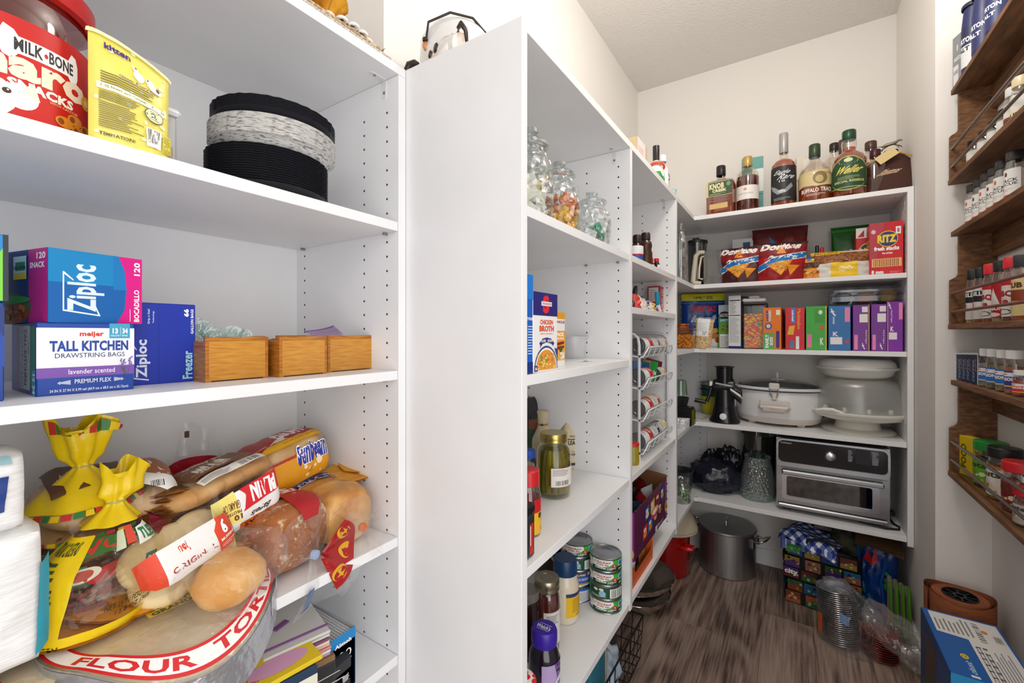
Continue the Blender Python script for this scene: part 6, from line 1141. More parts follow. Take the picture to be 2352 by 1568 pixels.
# cloth pouch with tag and horse stopper
Yq = 2.40; Xq = xb(2046, Yq); t = thing('bottle_pouch', 'brown cloth bottle pouch with a cream tag and a metal horse stopper', 'pouch', (Xq, Yq, c1), -.15); h = zv(352, Xq, Yq)-c1
def po(u, v):
    a = 6.2832*u; w = (.2+.80*max(0, 1-max(0, v)**1.7)**.75)*(1+.05*math.sin(a*5+v*4)*v); k = 1+.04*noise.noise(Vector((math.cos(a)*2, math.sin(a)*2, v*5)))
    return (.108*w*k*math.cos(a)*(.96 if v < .05 else 1), .055*w*k*math.sin(a), h*v)
G().grid(po, 48, 20, True, False).build('cloth', mat('#4a2c24', .9, bump=.4, bscale=120), t, 70); turned(t, 'base', [(.0, .0005), (.05, .0005)], mat('#4a2c24', .9), 20)
a = Art(lambda x, y: po(.55+.4*x, .1+.8*y), .0002); a.text('Blantons', .28, .42, .72, .58, '#d9b890', .02, 0, .5).build(t, 'embroidery', (12, 6))
G().box((-.034, -.001, -.02), (.034, .001, .02)).build('tag', mat('#d9bf86', .6), t, None, (-.012, -.056, h*.86), (-.25, .45, 0)); COL.objects[-1].rotation_euler = (-.3, -.55, .1)
for s in (-1, 1): G().tube([(s*.02, -.03, h*.95), (s*.085, -.052, h*.7), (s*.108, -.045, h*.35), (s*.1, -.05, .01)], .0028, 6).build('cord', mat('#c9962a', .5), t, 60)
hs = G(); hs.tube([(-.03, 0, 0), (-.012, 0, .004), (.012, 0, .006), (.026, 0, .014), (.036, 0, .012)], [.004, .007, .007, .004, .003], 8); 
for x, d in ((-.014, -.012), (-.008, -.02), (.012, .02), (.016, .008)): hs.tube([(x, 0, .0), (x+d, 0, -.012), (x+d*1.2, 0, -.018)], [.003, .002, .0015], 6)
hs.tube([(-.03, 0, .002), (-.045, 0, .004)], [.0025, .001], 6); hs.build('horse', mat('#8a8068', .35, .8), t, 60, (0, 0, h+.034)); turned(t, 'stopper', [(0, 0), (.018, 0), (.024, .006), (.024, .012), (.012, .018), (0, .019)], mat('#3f3a30', .35, .5), 28); COL.objects[-1].location = (0, 0, h-.003)
# ================================================================ second shelf: chips and crackers
def doritos(v):
    def f(a):
        a.poly([(0, .62), (1, .62), (1, 1), (0, 1)], '#8a1418').rect(0, 0, 1, .35, v).rect(.0, .93, 1, 1, '#2a1512')
        a.text('Doritos', .1, .80, .92, .97, '#f4f2ee', .07, 0, .1).poly([(.42, .70), (.52, .98), (.60, .70)], '#f0902a').poly([(.0, .34), (.35, .62), (.98, .74), (1, .58), (.4, .46), (.04, .2)], '#f2f4f6').poly([(.0, .34), (.35, .605), (.98, .725), (1, .595), (.4, .475), (.03, .22)], '#1a7ac6').text('Party Size!', .22, .555, .86, .655, '#ffffff', .05, 0, .15, .12)
        a.poly([(.22, .44), (.74, .54), (.5, .13)], '#f0961a').poly([(.25, .43), (.70, .52), (.5, .17)], '#f7b23a').poly([(.62, .40), (.86, .38), (.68, .12)], '#f0961a').blobs(.32, .24, .64, .46, 12, ['#d9721a', '#fbc65a'], .015, .03, 3)
    return f
Y_ = 2.35; bag('tortilla_chip_bag', 'maroon party-size tortilla chip bag, left of two at the front', 'chips', (xb(1700, Y_), Y_+.02, c2), -.1, .215, .168, .10, '#5a1418', doritos('#451014'), wr=.005, flatbase=True, slump=.03, seed=3)
bag('tortilla_chip_bag', 'bright red party-size tortilla chip bag, right of two at the front', 'chips', (xb(1790, Y_), Y_+.02, c2), .12, .215, .172, .105, '#b5121a', doritos('#9a1018'), wr=.006, flatbase=True, slump=.03, seed=9)
def f(a): a.rect(0, .82, 1, 1, '#5a1410').text('Doritos', .12, .5, .85, .72, '#f2f0ec', .07, 0, .1).poly([(.3, .86), (.42, .5), (.55, .6)], '#1a7ac6').text('NACHO CHEESE', .4, .36, .75, .46, '#f2f0ec', .04).poly([(.6, .4), (.95, .45), (.85, .2)], '#e88a1a')
bag('tortilla_chip_bag', 'dark red nacho chip bag standing behind the two front bags', 'chips', (xb(1790, 2.54), 2.555, c2), .05, .24, zv(522, xb(1790, 2.54), 2.54)-c2, .07, '#7a1a16', f, wr=.005, flatbase=True, seed=14)
X = xb(1712, 2.55); carton('pretzel_box', 'white and navy box lettered PR lying behind the chips', 'box', (X, 2.585, c2), .05, .125, .06, zv(547, X, 2.55)-c2, '#e9edf2', {'front': lambda a: a.text('PR', .4, .3, .66, .92, '#2a4a78', .06, -90).rect(.1, .3, .3, .8, '#8aa0c4').poly([(.72, 1), (1, 1), (1, .55)], '#c8202a')})
bag('corn_chip_bag', 'orange and brown corn chip bag lying between the chips and pretzels', 'chips', (xb(1870, 2.37), 2.39, c2), .1, .15, .105, .08, '#e08a1a', lambda a: a.poly([(0, .45), (1, .5), (1, .75), (0, .7)], '#4a2412').blobs(.1, .1, .9, .45, 14, ['#c4701a', '#f2b040', '#8a4a1a'], .05, .1, 3).rect(.3, .8, .8, .98, '#2a6ab0').poly([(.35, .8), (.55, .98), (.62, .8)], '#e9d21a').rect(0, .8, .2, 1, '#b51f22'), wr=.006, flatbase=True, seed=4)
bag('pretzel_bag', 'half-clear pretzel bag with a yellow square on white', 'pretzels', (xb(1940, 2.36), 2.38, c2), .02, .245, .118, .09, '#dcd8cf', lambda a: a.rect(0, .55, 1, .92, two('#a8622a', '#6a3a18', 120, (1, 1, 1), .5)).rect(.0, .88, .45, 1, '#e8c21a').text('PRETZELS', .05, .9, .4, .97, '#8a4a1a', .04).rect(.28, .02, .68, .56, '#f0c414').ell(.46, .3, .06, .1, '#f7e9b0').ell(.56, .34, .05, .08, '#f7e9b0'), wr=.006, flatbase=True, seed=6)
X = xb(1958, 2.58); bag('green_snack_bag', 'dark green snack bag standing behind the pretzel bag', 'bag', (X, 2.60, c2), 0, .165, zv(517, X, 2.58)-c2, .05, '#1f6a24', lambda a: a.text('Pierre', .3, .42, .9, .58, '#cfe4c4', .02, 0, .3).rect(.62, .72, .8, .78, '#1a1a2a').rect(0, .9, 1, .94, '#2f8a34'), flatbase=True)
for lb, u, Y, c in (('small purple snack bag resting on the pretzel bag', 1933, 2.45, '#3a2558'), ('pale blue snack bag beside the purple one', 1955, 2.46, '#8ab8e0')): bag('small_snack_bag', lb, 'bag', (xb(u, Y), Y, c2), 0, .075, .128, .04, c, lambda a: a.text('snax', .3, .75, .8, .88, '#ffffff', .03), flatbase=True)
t = bk('chip_clip', 'red and black spring clip standing between the chip bags', 'clip', 1882, 2.46, c2); rbox('red_jaw', .014, .03, .155, mat('#c4202a', .4), t, .004, (.009, 0, 0)); rbox('black_jaw', .014, .03, .165, mat('#1c1c1e', .4), t, .004, (-.009, 0, 0))
def ritz(a):
    a.rect(0, .90, 1, 1, '#d4121c').poly([(0, .1), (.3, .1), (.62, 1), (0, 1)], '#c01c2c').poly([(0, .3), (.2, .3), (.45, 1), (0, 1)], '#b83a48').ell(.55, .68, .3, .155, '#e9c91c').ell(.55, .68, .28, .14, '#26347a').text('RITZ', .24, .61, .80, .76, '#f4d21e', .07).text('fresh stacks', .14, .46, .88, .54, '#ffffff', .05).text('the original', .38, .38, .68, .43, '#ffffff', .03).rect(.78, .76, .93, .90, '#f2efec').text('8', .82, .79, .89, .87, '#b02020', .03).ell(.12, .83, .07, .04, '#e9c0c4')
    a.rect(.07, .15, .95, .31, '#f0b878')
    for i in range(14): a.rect(.12+.055*i, .16, .145+.055*i, .30, ['#b5622a', '#8a3f1c'][i % 2])
    a.text('8 mm', .06, .015, .42, .09, '#f4eef0', .06).lines(.6, .03, .95, .07, 2, '#f0a0a4', .3)
loc, wd = BW(c2, 2.335, 1997, 2075, .09); hR = zv(514, xb(1997, 2.335), 2.335)-c2
carton('cracker_box', 'red cracker box with a yellow and navy logo, at the shelf front', 'box', loc, 0, wd, .09, hR, '#d21722', {'front': ritz, 'left': lambda a: a.text('RITZ', .2, .55, .9, .7, '#f4d21e', .06), 'top': lambda a: a.text('fresh stacks', .1, .3, .9, .7, '#ffffff', .05)})
loc, wd = BW(c2, 2.45, 1966, 2030, .1); carton('cracker_box', 'second red cracker box, half hidden behind the front one', 'box', loc, 0, wd, .1, zv(525, xb(1966, 2.45), 2.45)-c2, '#c61a24', {'front': lambda a: a.rect(0, .8, .7, 1, '#f0ebe8').poly([(.05, .82), (.3, .96), (.3, .82)], '#b02030').ell(.42, .5, .34, .2, '#e9c91c').ell(.42, .5, .31, .18, '#26347a').text('RITZ', .1, .4, .8, .6, '#f4d21e', .07)})
X = xb(1872, 2.62); t = tag(G().cbox((-.075, -.004, 0), (.075, .004, .09), .004).build('white_board', mat('#e4e6ea', .4), None, 30, (X, 2.64, c2)), 'white board leaning on the back wall behind the chips', 'board'); t.rotation_euler = (-.12, 0, 0)
# ================================================================ third shelf: cereal
X, Yf = xb(1666, 2.46), 2.46; loc, wd = BW(c3, Yf, 1652, 1680, .07); carton('fruit_snack_box', 'green fruit snack box with a black oval logo', 'box', loc, -.12, wd, .07, zv(700, X, Yf)-c3, '#5fae2e', {'front': lambda a: a.rect(0, .78, 1, 1, '#cfe4ea').ell(.5, .76, .46, .09, '#1d1f1a').text('BLACK FOREST', .1, .72, .9, .80, '#f0f0ea', .04).rect(.0, .60, 1, .68, '#4aa8c8').text('JUICY', .15, .61, .85, .67, '#ffffff', .04).blobs(.1, .36, .9, .55, 5, ['#c8482a', '#7a3a5a', '#a83a4a'], .07, .1, 2, .4).rect(.1, .02, .95, .32, '#efefec').lines(.15, .05, .9, .29, 6, '#7a7a74', .3)})
wd = .055; X = xb(1682, 2.36); carton('nutrition_side_box', 'tall box turned to its white nutrition panel', 'box', (X+.028, 2.36+.09, c3), -.20, wd, .18, zv(679, X, 2.36)-c3, '#3a3a4a', {'front': lambda a: a.rect(0, .05, 1, 1, '#dfe0e2').rect(0, 0, 1, .05, '#2a2a7a').rect(.05, .9, .95, .92, '#222222').lines(.06, .66, .7, .9, 12, '#6a6c70', .35).rect(.05, .62, .95, .635, '#222222').lines(.06, .12, .92, .6, 22, '#8a8c92', .3, 5)})
X, Yf = xb(1731, 2.375), 2.375; t = thing('cereal_container', 'clear pop-top container of rainbow rice cereal', 'container', (X, Yf+.04, c3), .05); h = zv(681, X, Yf)-c3; w_ = pxm(46, X, Yf)
FRU = None
def cer():
    m, n, l, b = new_mat('rainbow_cereal'); tc = n.new('ShaderNodeTexCoord'); v = n.new('ShaderNodeTexVoronoi'); v.inputs['Scale'].default_value = 95; mp = n.new('ShaderNodeMapping'); mp.inputs['Scale'].default_value = (1, 1, 2)
    l.new(tc.outputs['Object'], mp.inputs[0]); l.new(mp.outputs[0], v.inputs['Vector']); cr = n.new('ShaderNodeValToRGB'); cr.color_ramp.interpolation = 'CONSTANT'; e = cr.color_ramp.elements; e[0].color = C('#e0502a'); e[1].position = .3; e[1].color = C('#f0a81e')
    for p, c in ((.5, '#d8382e'), (.62, '#7a9a3a'), (.72, '#f0c84a'), (.84, '#4a7aa8'), (.9, '#e87a3a')): x = e.new(p); x.color = C(c)
    s = n.new('ShaderNodeSeparateColor'); l.new(v.outputs['Color'], s.inputs[0]); l.new(s.outputs[0], cr.inputs[0]); l.new(cr.outputs[0], b.inputs['Base Color']); bp = n.new('ShaderNodeBump'); bp.inputs['Strength'].default_value = .7; bp.inputs['Distance'].default_value = .004; l.new(v.outputs['Distance'], bp.inputs['Height']); l.new(bp.outputs[0], b.inputs['Normal']); return m
rbox('container', w_, w_*.9, h*.85, clear('#f8fafa', .03, .35, .05), t, .006); o = rbox('cereal', w_-.006, w_*.9-.006, h*.66, cer(), t, .004, (0, 0, .004)); o['kind'] = 'stuff'; rbox('seal', w_*1.02, w_*.92, .012, mat('#3a3c40', .4), t, .004, (0, 0, h*.85)); rbox('lid', w_*1.05, w_*.96, h*.07, mat('#ecebe8', .35), t, .006, (0, 0, h*.85+.0122)); rbox('button', w_*.5, w_*.5, h*.05, mat('#f4f3f0', .35), t, .006, (0, 0, h*.92+.0122)); rbox('latch', .008, .03, h*.1, mat('#2a2c30', .4), t, .003, (w_*.56, 0, h*.78))
def side(txt, c, band, bc, extra=None):
    def f(a):
        a.rect(.68, .62, .95, .97, bc) if band == 'tr' else a.rect(.04, .06, .30, .42, bc) if band == 'bl' else None
        if extra: extra(a)
    return f
def logo(a, x, y, s=.18): a.poly([(x, y+s), (x+s*.35, y+s), (x+s*.6, y+s*.55), (x+s*1.3, y+s*.2), (x+s*1.2, y), (x+s*.5, y+s*.3)], '#f0eef4').poly([(x, y+s*.7), (x+s*.9, y+s*.72), (x+s*.9, y+s*.55), (x, y+s*.5)], '#f0eef4')
CB_ = [('orange', 1755, 1797, 706, '#ee7a12', lambda a: a.text('Cap CRUNCH', .12, .68, .36, .94, '#2a3a8a', .05, -90).text('CRUNCH', .30, .68, .44, .94, '#f2f2f2', .05, -90).ell(.3, .56, .2, .08, '#2a5ab0').ell(.3, .56, .12, .05, '#f0d0b0').rect(.0, .0, .62, .40, '#5fae5a').text('FAMILY', .12, .04, .32, .36, '#ffffff', .05, 90).text('SIZE', .38, .1, .54, .3, '#ffffff', .05, 90).rect(.72, .04, .9, .44, '#3a2a8a').rect(.72, .82, .94, .94, '#f2ece2'), 'orange cereal box with a green FAMILY SIZE corner, turned side on'),
       ('red', 1804, 1848, 706, '#d8162a', lambda a: a.rect(.3, .64, .5, .99, '#2a8ad0').text('cereal', .34, .68, .45, .94, '#ffffff', .03, -90).poly([(.1, .36), (.42, .36), (.5, .58), (.2, .56)], '#f0b81e').text('Marshmallow', .62, .48, .8, .96, '#f0a030', .03, -90).rect(.55, .02, .72, .32, '#f2efec').rect(.25, .04, .46, .22, '#2a8aa8'), 'red cereal box with a blue tab and yellow bear shape, turned side on'),
       ('green', 1851, 1899, 703, '#3fae3a', lambda a: a.rect(.42, .62, .95, .95, '#379c34').ell(.7, .86, .1, .05, '#e9efe4').text('JACKS', .6, .42, .88, .58, '#e0421f', .06, 0, .2).text('K', .68, .12, .86, .28, '#f0efe8', .05).rect(.06, .06, .28, .36, '#ee7ab0').rect(.93, 0, 1, 1, '#c9b21a'), 'bright green cereal box with a pink stamp, turned side on'),
       ('blue', 1903, 1954, 702, '#2a72b4', lambda a: (logo(a, .1, .76), a.text('original', .16, .60, .30, .76, '#e9eef6', .03, -90), a.rect(.74, .64, .96, .96, '#ee8ab4'), a.rect(.08, .14, .62, .3, '#f2ecec'), a.text('K', .2, .32, .45, .42, '#f0eef4', .04), a.ell(.84, .2, .1, .04, '#d83a5a')), 'mid-blue cereal box with a white slash logo, turned side on'),
       ('purple', 1959, 1997, 700, '#7a3498', lambda a: (a.rect(.4, .62, .9, .8, '#f2ecec'), a.rect(.55, .84, .9, .96, '#efe9f2'), a.rect(.08, .03, .3, .35, '#ee8ac0'), logo(a, .55, .03, .14), a.text('Fruit & Yogurt', .74, .16, .86, .45, '#f0e6f4', .02, -90), a.rect(.95, 0, 1, 1, '#d9b22a')), 'purple cereal box with a pink stamp, leftmost of three purple ones'),
       ('purple', 2001, 2037, 698, '#7a3498', lambda a: (a.rect(.4, .62, .95, .8, '#f2ecec'), a.rect(.55, .84, .95, .96, '#efe9f2'), a.rect(.08, .03, .3, .35, '#ee8ac0'), logo(a, .55, .03, .14), a.text('Fruit & Yogurt', .74, .16, .86, .45, '#f0e6f4', .02, -90)), 'middle purple cereal box beneath the muffin tray'),
       ('purple', 2038, 2074, 692, '#8326a6', lambda a: (logo(a, .08, .84, .14), a.text('Fruit & Yogurt', .2, .58, .34, .82, '#e9d8f0', .02, -90), a.rect(.74, .64, .98, .97, '#ee8ac0'), a.rect(.1, .24, .62, .38, '#f2ecec'), a.text('K', .2, .4, .42, .5, '#f0eef4', .04), a.rect(.0, 0, .05, 1, '#d9b22a')), 'violet cereal box nearest the right panel, slightly taller')]
for i, (nm, u0, u1, vt, c, art, lb) in enumerate(CB_):
    Yf = [2.325, 2.325, 2.335, 2.335, 2.335, 2.34, 2.335][i]; loc, wd = BW(c3, Yf, u0, u1, .28); X = loc.x
    carton('cereal_box', lb, 'box', loc, [-.03, 0, 0, 0, .0, 0, 0][i], wd, .28, zv(vt, X, Yf)-c3, c, {'front': art}, 'cereal boxes on the third shelf')
zt_ = max(zv(692, .3, 2.33), zv(698, .28, 2.34)); X = xb(1988, 2.42)
t = thing('muffin_tray', 'clear clamshell of muffins on top of the purple cereal boxes', 'muffins', (X, 2.46, zv(696, X, 2.36)+.004), .0)
for i in range(3):
    for j in range(2):
        x, y = -.075+.075*i, -.035+.075*j; turned(t, 'muffin_cup', [(0, 0), (.021, 0), (.029, .03), (0, .031)], mat(['#3a2a24', '#b06a24', '#a8842a'][i], .7), 24, mod=lambda a, z, k: k*(1+.03*math.cos(a*20))); COL.objects[-1].location = (x, y, .003)
        blob(G(), (x, y, .036), .031, i, .1, 16, (1, 1, .55)).build('muffin_top', mat(['#4a2f22', '#c27a34', '#c99a4a'][i], .7, bump=.5, bscale=60), t)
rbox('clamshell', .25, .17, .034, clear('#f0f3f5', .06, .5, .04), t, .006); rbox('clamshell_lid', .25, .17, .034, clear('#f0f3f5', .06, .5, .04), t, .012, (0, 0, .0345)); rbox('flange', .275, .19, .002, clear('#dfe6ea', .2, .6, .05), t, .0008, (0, 0, .0335))
# ================================================================ fourth shelf: appliances
X, Yf = xb(1664, 2.365), 2.365; t = thing('rotary_grater', 'glossy black rotary drum grater with a crank and white button', 'grater', (X, Yf, c4), 0); h = zv(841, X, Yf)-c4; BK = mat('#17181b', .18)
G().lathe([(0, 0), (.068, 0), (.07, .008), (.058, .03), (.046, .09), (.042, h*.50), (.040, h*.62)], 40, sy=.8).build('stand', BK, t)
G().lathe([(.036, 0), (.036, .08), (.033, .09), (0, .09)], 32, 0, Matrix.Translation((-.045, 0, h*.63)) @ Matrix.Rotation(D90-.1, 4, 'Y')).lathe([(.036, 0), (0, 0)], 32, 0, Matrix.Translation((-.045, 0, h*.63)) @ Matrix.Rotation(D90-.1, 4, 'Y')).build('drum_housing', BK, t)
G().lathe([(.034, 0), (.036, .001), (.038, h*.32), (.045, h*.335), (.045, h*.345), (.036, h*.345), (.034, h*.05)], 36, 0, Matrix.Translation((0, 0, h*.655))).build('feed_tube', BK, t)
G().grid(lambda x, y: (.03+.045*x, .036*math.cos(6.283*y)*(1-.1*x), h*.6-.035*x+.034*math.sin(6.283*y)*(1+.1*x)), 4, 28, False, True).build('spout', clear('#5a5c60', .2, .5, .05), t)
for i in range(14): G().box((-.034+.005*i, -.0405, h*.69-.0007*i), (-.031+.005*i, -.0365, h*.69+.007-.0007*i)).build('tooth', mat('#e9e9ea', .3), t, None)
turned(t, 'button', [(0, 0), (.0155, 0), (.0155, .003), (.014, .004), (0, .004)], WHITE, 28, mx=Matrix.Translation((0, -.0475, .034)) @ Matrix.Rotation(D90-.25, 4, 'X'))
for i in range(5): G().box((-.014+.007*i-.0008, -.0405-.001, .056), (-.014+.007*i+.0008, -.037, .078)).build('groove', mat('#0c0c0e', .4), t, None)
G().tube([(-.05, -.012, h*.64), (-.058, -.03, h*.60), (-.066, -.034, h*.46), (-.076, -.036, h*.36)], [.011, .011, .008, .009], 10).build('crank_arm', BK, t); G().tube([(-.078, -.036, h*.345), (-.105, -.037, h*.36), (-.13, -.038, h*.375)], [.009, .010, .011], 12).build('crank_handle', BK, t); turned(t, 'crank_knob', [(0, 0), (.017, 0), (.018, .006), (.016, .012), (0, .012)], WHITE, 24, mx=Matrix.Translation((-.052, -.01, h*.66)) @ Matrix.Rotation(-D90, 4, 'Y'))
# colander bowls
X, Yf = xb(1631, 2.56), 2.56
t = thing('colander', 'yellow slotted colander basket under the dark green bowls', 'colander', (X, Yf, c4)); turned(t, 'basket', [(0, .004), (.026, .0), (.036, .012), (.046, .04), (.0485, .1), (.046, .1), (.034, .014), (0, .008)], two('#d6cf1a', '#8a8512', 110, (0, 0, 1), .4, .55, .6, kind='Z'), 40)
for k in range(3):
    o = thing('green_bowl', ['lowest', 'middle', 'topmost'][k]+' dark green bowl nested on the yellow colander', 'bowl', (X, Yf, c4+.1005+.02*k), group='dark green nested bowls'); turned(o, 'bowl', [(.044, 0), (.048, .03), (.052, .034), (.048, .034), (.043, .004), (.0, .003)], clear('#0f5a4a', .2, .5, .1, white=.12) if k == 2 else mat('#0d4a3c', .25), 36)
# slow cooker
X, Yf = xb(1786, 2.50), 2.50; t = thing('slow_cooker', 'white oval slow cooker with a glass lid and latch clip', 'slow cooker', (X, Yf, c4), -.06); h = zv(893, X, Yf-.13)-c4; rx, ry = .183, .135
E_ = dict(sx=1, sy=ry/rx); SW = mat('#e6e6e6', .3); SB = mat('#d8cfc6', .4)
turned(t, 'base', [(0, .012), (rx*.88, .012), (rx*.94, .022), (rx*.97, .04)], SB, 56, **E_); turned(t, 'shell', [(rx*.97, .04), (rx*.985, .05), (rx*.985, h*.9), (rx*.96, h*.93)], SW, 56, **E_); turned(t, 'seal_ring', [(rx*.97, h*.91), (rx*1.0, h*.93), (rx*.98, h*.95)], mat('#3a3c3e', .4), 56, **E_); turned(t, 'crock_rim', [(rx*.98, h*.94), (rx*1.07, h*.955), (rx*1.08, h*.985), (rx*1.03, h*1.02), (rx*.9, h*1.02), (rx*.88, h*.9)], mat('#e9edf0', .2), 56, **E_)
turned(t, 'lid', [(rx*.93, h*1.02), (rx*.9, h*1.05), (rx*.65, h*1.14), (rx*.3, h*1.19), (0, h*1.2)], clear('#8a9096', .25, .6, .04), 48, **E_); turned(t, 'lid_rim', [(rx*.92, h*1.015), (rx*.955, h*1.025), (rx*.93, h*1.05)], mat('#55585c', .3, .6), 56, **E_); turned(t, 'knob_plate', [(.035, h*1.19), (.03, h*1.22), (0, h*1.225)], mat('#d9d9d6', .3), 28); rbox('knob', .01, .03, .03, mat('#e4e4e2', .3), t, .003, (0, 0, h*1.22))
yf = -ry-.002
rbox('handle_plate', .12, .008, .05, mat('#dcd6d0', .35), t, .003, (0, yf-.001, h*.42)); G().tube([(-.058, yf-.008, h*.52), (-.05, yf-.028, h*.53), (0, yf-.034, h*.535), (.05, yf-.028, h*.53), (.058, yf-.008, h*.52)], .009, 10).build('handle', mat('#e0dad4', .35), t); rbox('grip', .09, .014, .02, mat('#cfc0b2', .5), t, .004, (0, yf-.032, h*.41))
rbox('latch', .042, .02, .03, mat('#dedad4', .35), t, .004, (0, yf-.012, h*.99)); 
for s in (-1, 1): G().tube([(s*.015, yf-.02, h*1.0), (s*.015, yf-.016, h*.86), (s*.008, yf-.012, h*.78)], .0018, 6).build('latch_wire', CHROME, t)
rbox('catch', .018, .012, .03, mat('#dedad4', .35), t, .003, (0, yf-.006, h*.72)); rbox('side_handle', .012, .06, .055, mat('#e4e4e4', .35), t, .004, (-rx*1.0, -.02, h*.35))
for x in (-.1, .1): rbox('foot', .03, .03, .0125, SB, t, .002, (x, -.06, 0)); rbox('foot', .03, .03, .0125, SB, t, .002, (x, .06, 0))
G().tube([(rx*.9, .06, .03), (rx+.02, .05, .05), (rx+.028, .03, .075), (rx+.024, .06, .10), (rx-.01, .1, .1)], .003, 6).build('cord', BLACK, t)
# cake carrier
X, Yf = xb(1969, 2.485), 2.485; FR = clear('#f2f1ea', .12, .5, .3, white=.2); IV = mat('#eae6da', .4, sss=.1)
t = thing('cake_stand', 'ivory revolving cake stand turned upside down, bottom of the cake keeper pile', 'cake stand', (X, Yf, c4)); turned(t, 'foot', [(0, 0), (.13, 0), (.135, .006), (.12, .014), (.085, .016), (.078, .04), (.07, .055), (0, .055)], IV, 56)
t = thing('cake_carrier', 'translucent domed cake carrier with side handles on the stand', 'cake carrier', (X, Yf, c4+.0555)); turned(t, 'tray', [(0, .0), (.12, .0), (.165, .012), (.172, .02), (.172, .03), (.158, .03), (0, .024)], mat('#ece9de', .35, sss=.1), 64)
turned(t, 'dome', [(.158, .03), (.157, .05), (.147, .145), (.138, .165), (.115, .178), (0, .184)], FR, 64); turned(t, 'rim', [(.158, .027), (.183, .028), (.187, .033), (.187, .042), (.183, .043), (.181, .036), (.158, .034)], mat('#f0eee6', .3, sss=.1), 64)
for s in (-1, 1): G().tube([(s*.10-.055, -.157, .046), (s*.10-.03, -.168, .052), (s*.10, -.165, .052), (s*.10+.04, -.165 if s < 0 else -.14, .040)], [.006, .008, .008, .005], 8).build('handle', mat('#f0eee6', .3), t) if s < 0 else None
for k in range(5): a_ = -2.5+k*.55; rbox('clip', .014, .01, .022, mat('#f2f0e8', .35), t, .003, (.15*math.cos(a_), .15*math.sin(a_), .04))
t = thing('pie_keeper', 'shallow round lidded pie keeper on top of the cake carrier', 'pie keeper', (X-.004, Yf, c4+.0555+.1845)); turned(t, 'dish', [(0, 0), (.1, 0), (.125, .012), (.136, .036), (.15, .038), (.15, .042), (.136, .042)], mat('#eceae2', .35, sss=.1), 60); turned(t, 'lid', [(.152, .0425), (.152, .047), (.14, .05), (.136, .068), (.12, .082), (0, .086)], mat('#efeee8', .35, sss=.1), 60)
# ================================================================ bottom shelf: bag, vases, oven
X, Yf = xb(1645, 2.47), 2.47; t = thing('plastic_bag', 'dark navy plastic shopping bag knotted full, slumped on the lower shelf', 'bag', (X, Yf, c5)); BP = mat('#1c2030', .22, bump=.9, bscale=16)
def sack(u, v):
    a, b = 6.2832*u, math.pi*(v-.5); d = Vector((math.cos(a)*math.cos(b), math.sin(a)*math.cos(b), math.sin(b))); k = 1+.16*noise.noise(d*2.2)+.09*noise.noise(d*5)+.03*noise.noise(d*11)
    return (d.x*.128*k, d.y*.105*k, max(.0, .075+d.z*.088*k))
G().grid(sack, 56, 30, True, False).build('bag_body', BP, t, 80)
for s, x, y, z, r in ((1, .055, .05, .15, .07), (2, -.03, .05, .13, .06)): blob(G(), (x, y, z), r, s*5, .5, 40, (.8, .55, 1.0), 0, 3).build('bag_handle', mat('#15171d', .25, bump=.8, bscale=22), t, 80)
X = xb(1740, 2.53); t = thing('glass_cylinder', 'tall plain glass cylinder behind the green vase', 'vase', (X, 2.56, c5)); turned(t, 'cylinder', [(0, .006), (.072, 0), (.074, .01), (.08, zv(1000, X, 2.5)-c5), (.078, zv(1000, X, 2.5)-c5), (.071, .012)], clear('#c9ccc8', .1, .5, .05), 48)
X = xb(1740, 2.46); t = thing('green_glass_vase', 'pale green textured glass vase in front of the cylinder', 'vase', (X, 2.46, c5)); h = zv(1052, X, 2.46-.05)-c5
turned(t, 'vase', [(0, .006), (.06, 0), (.074, .012), (.0775, .05), (.0745, h*.5), (.06, h*.85), (.056, h*.92), (.059, h), (.056, h), (.052, h*.9), (.058, h*.82)], clear('#cfe8df', .12, .6, .05, .8, 85, .10, kind='voronoi'), 56)
Yf = 2.345; XL, XRr = xb(1783, Yf), xb(2046, Yf); w_ = XRr-XL; h = zv(1006, XL, Yf)-c5-.012; d_ = .30
t = thing('toaster_oven', 'stainless countertop oven with a black control panel and foil inside', 'oven', ((XL+XRr)/2, Yf+d_/2, c5), 0)
SS = two('#b5b6b9', '#9a9b9f', 40, (.03, 1, 1), .3, .3, .7, metal=1); z0 = .014
g = G().cbox((-w_/2, -d_/2+.02, z0), (w_/2, d_/2, z0+h), .004).build('casing', mat('#6a6b6e', .4, .8), t, 30)
def rrect(x0, z0_, x1, z1_, r, n=6):
    p = []
    for cx_, cz_, a0 in ((x1-r, z1_-r, 0), (x0+r, z1_-r, 90), (x0+r, z0_+r, 180), (x1-r, z0_+r, 270)):
        for i in range(n+1): a = math.radians(a0+90*i/n); p.append((cx_+r*math.cos(a), cz_+r*math.sin(a)))
    return p
def slab(name, pts, y0, y1, m): return G().prism(pts, -y0, -y1, 0, Matrix.Rotation(D90, 4, 'X')).build(name, m, t, 30)
def ring(name, outer, inner, y0, y1, m):
    n = len(outer); v = [(x, y0, z) for x, z in outer]+[(x, y0, z) for x, z in inner]+[(x, y1, z) for x, z in outer]+[(x, y1, z) for x, z in inner]; f = []
    for i in range(n): j = (i+1) % n; f += [(i, j, n+j, n+i), (2*n+i, 2*n+j, j, i), (n+i, n+j, 3*n+j, 3*n+i)]
    return G().add(v, f).build(name, m, t, 30)
yf = -d_/2; H0, H1 = z0, z0+h; ps = H0+h*.60
slab('face_plate', [(-w_/2, H0), (w_/2, H0), (w_/2, H1), (-w_/2, H1)], yf+.02, yf+.0182, SS)
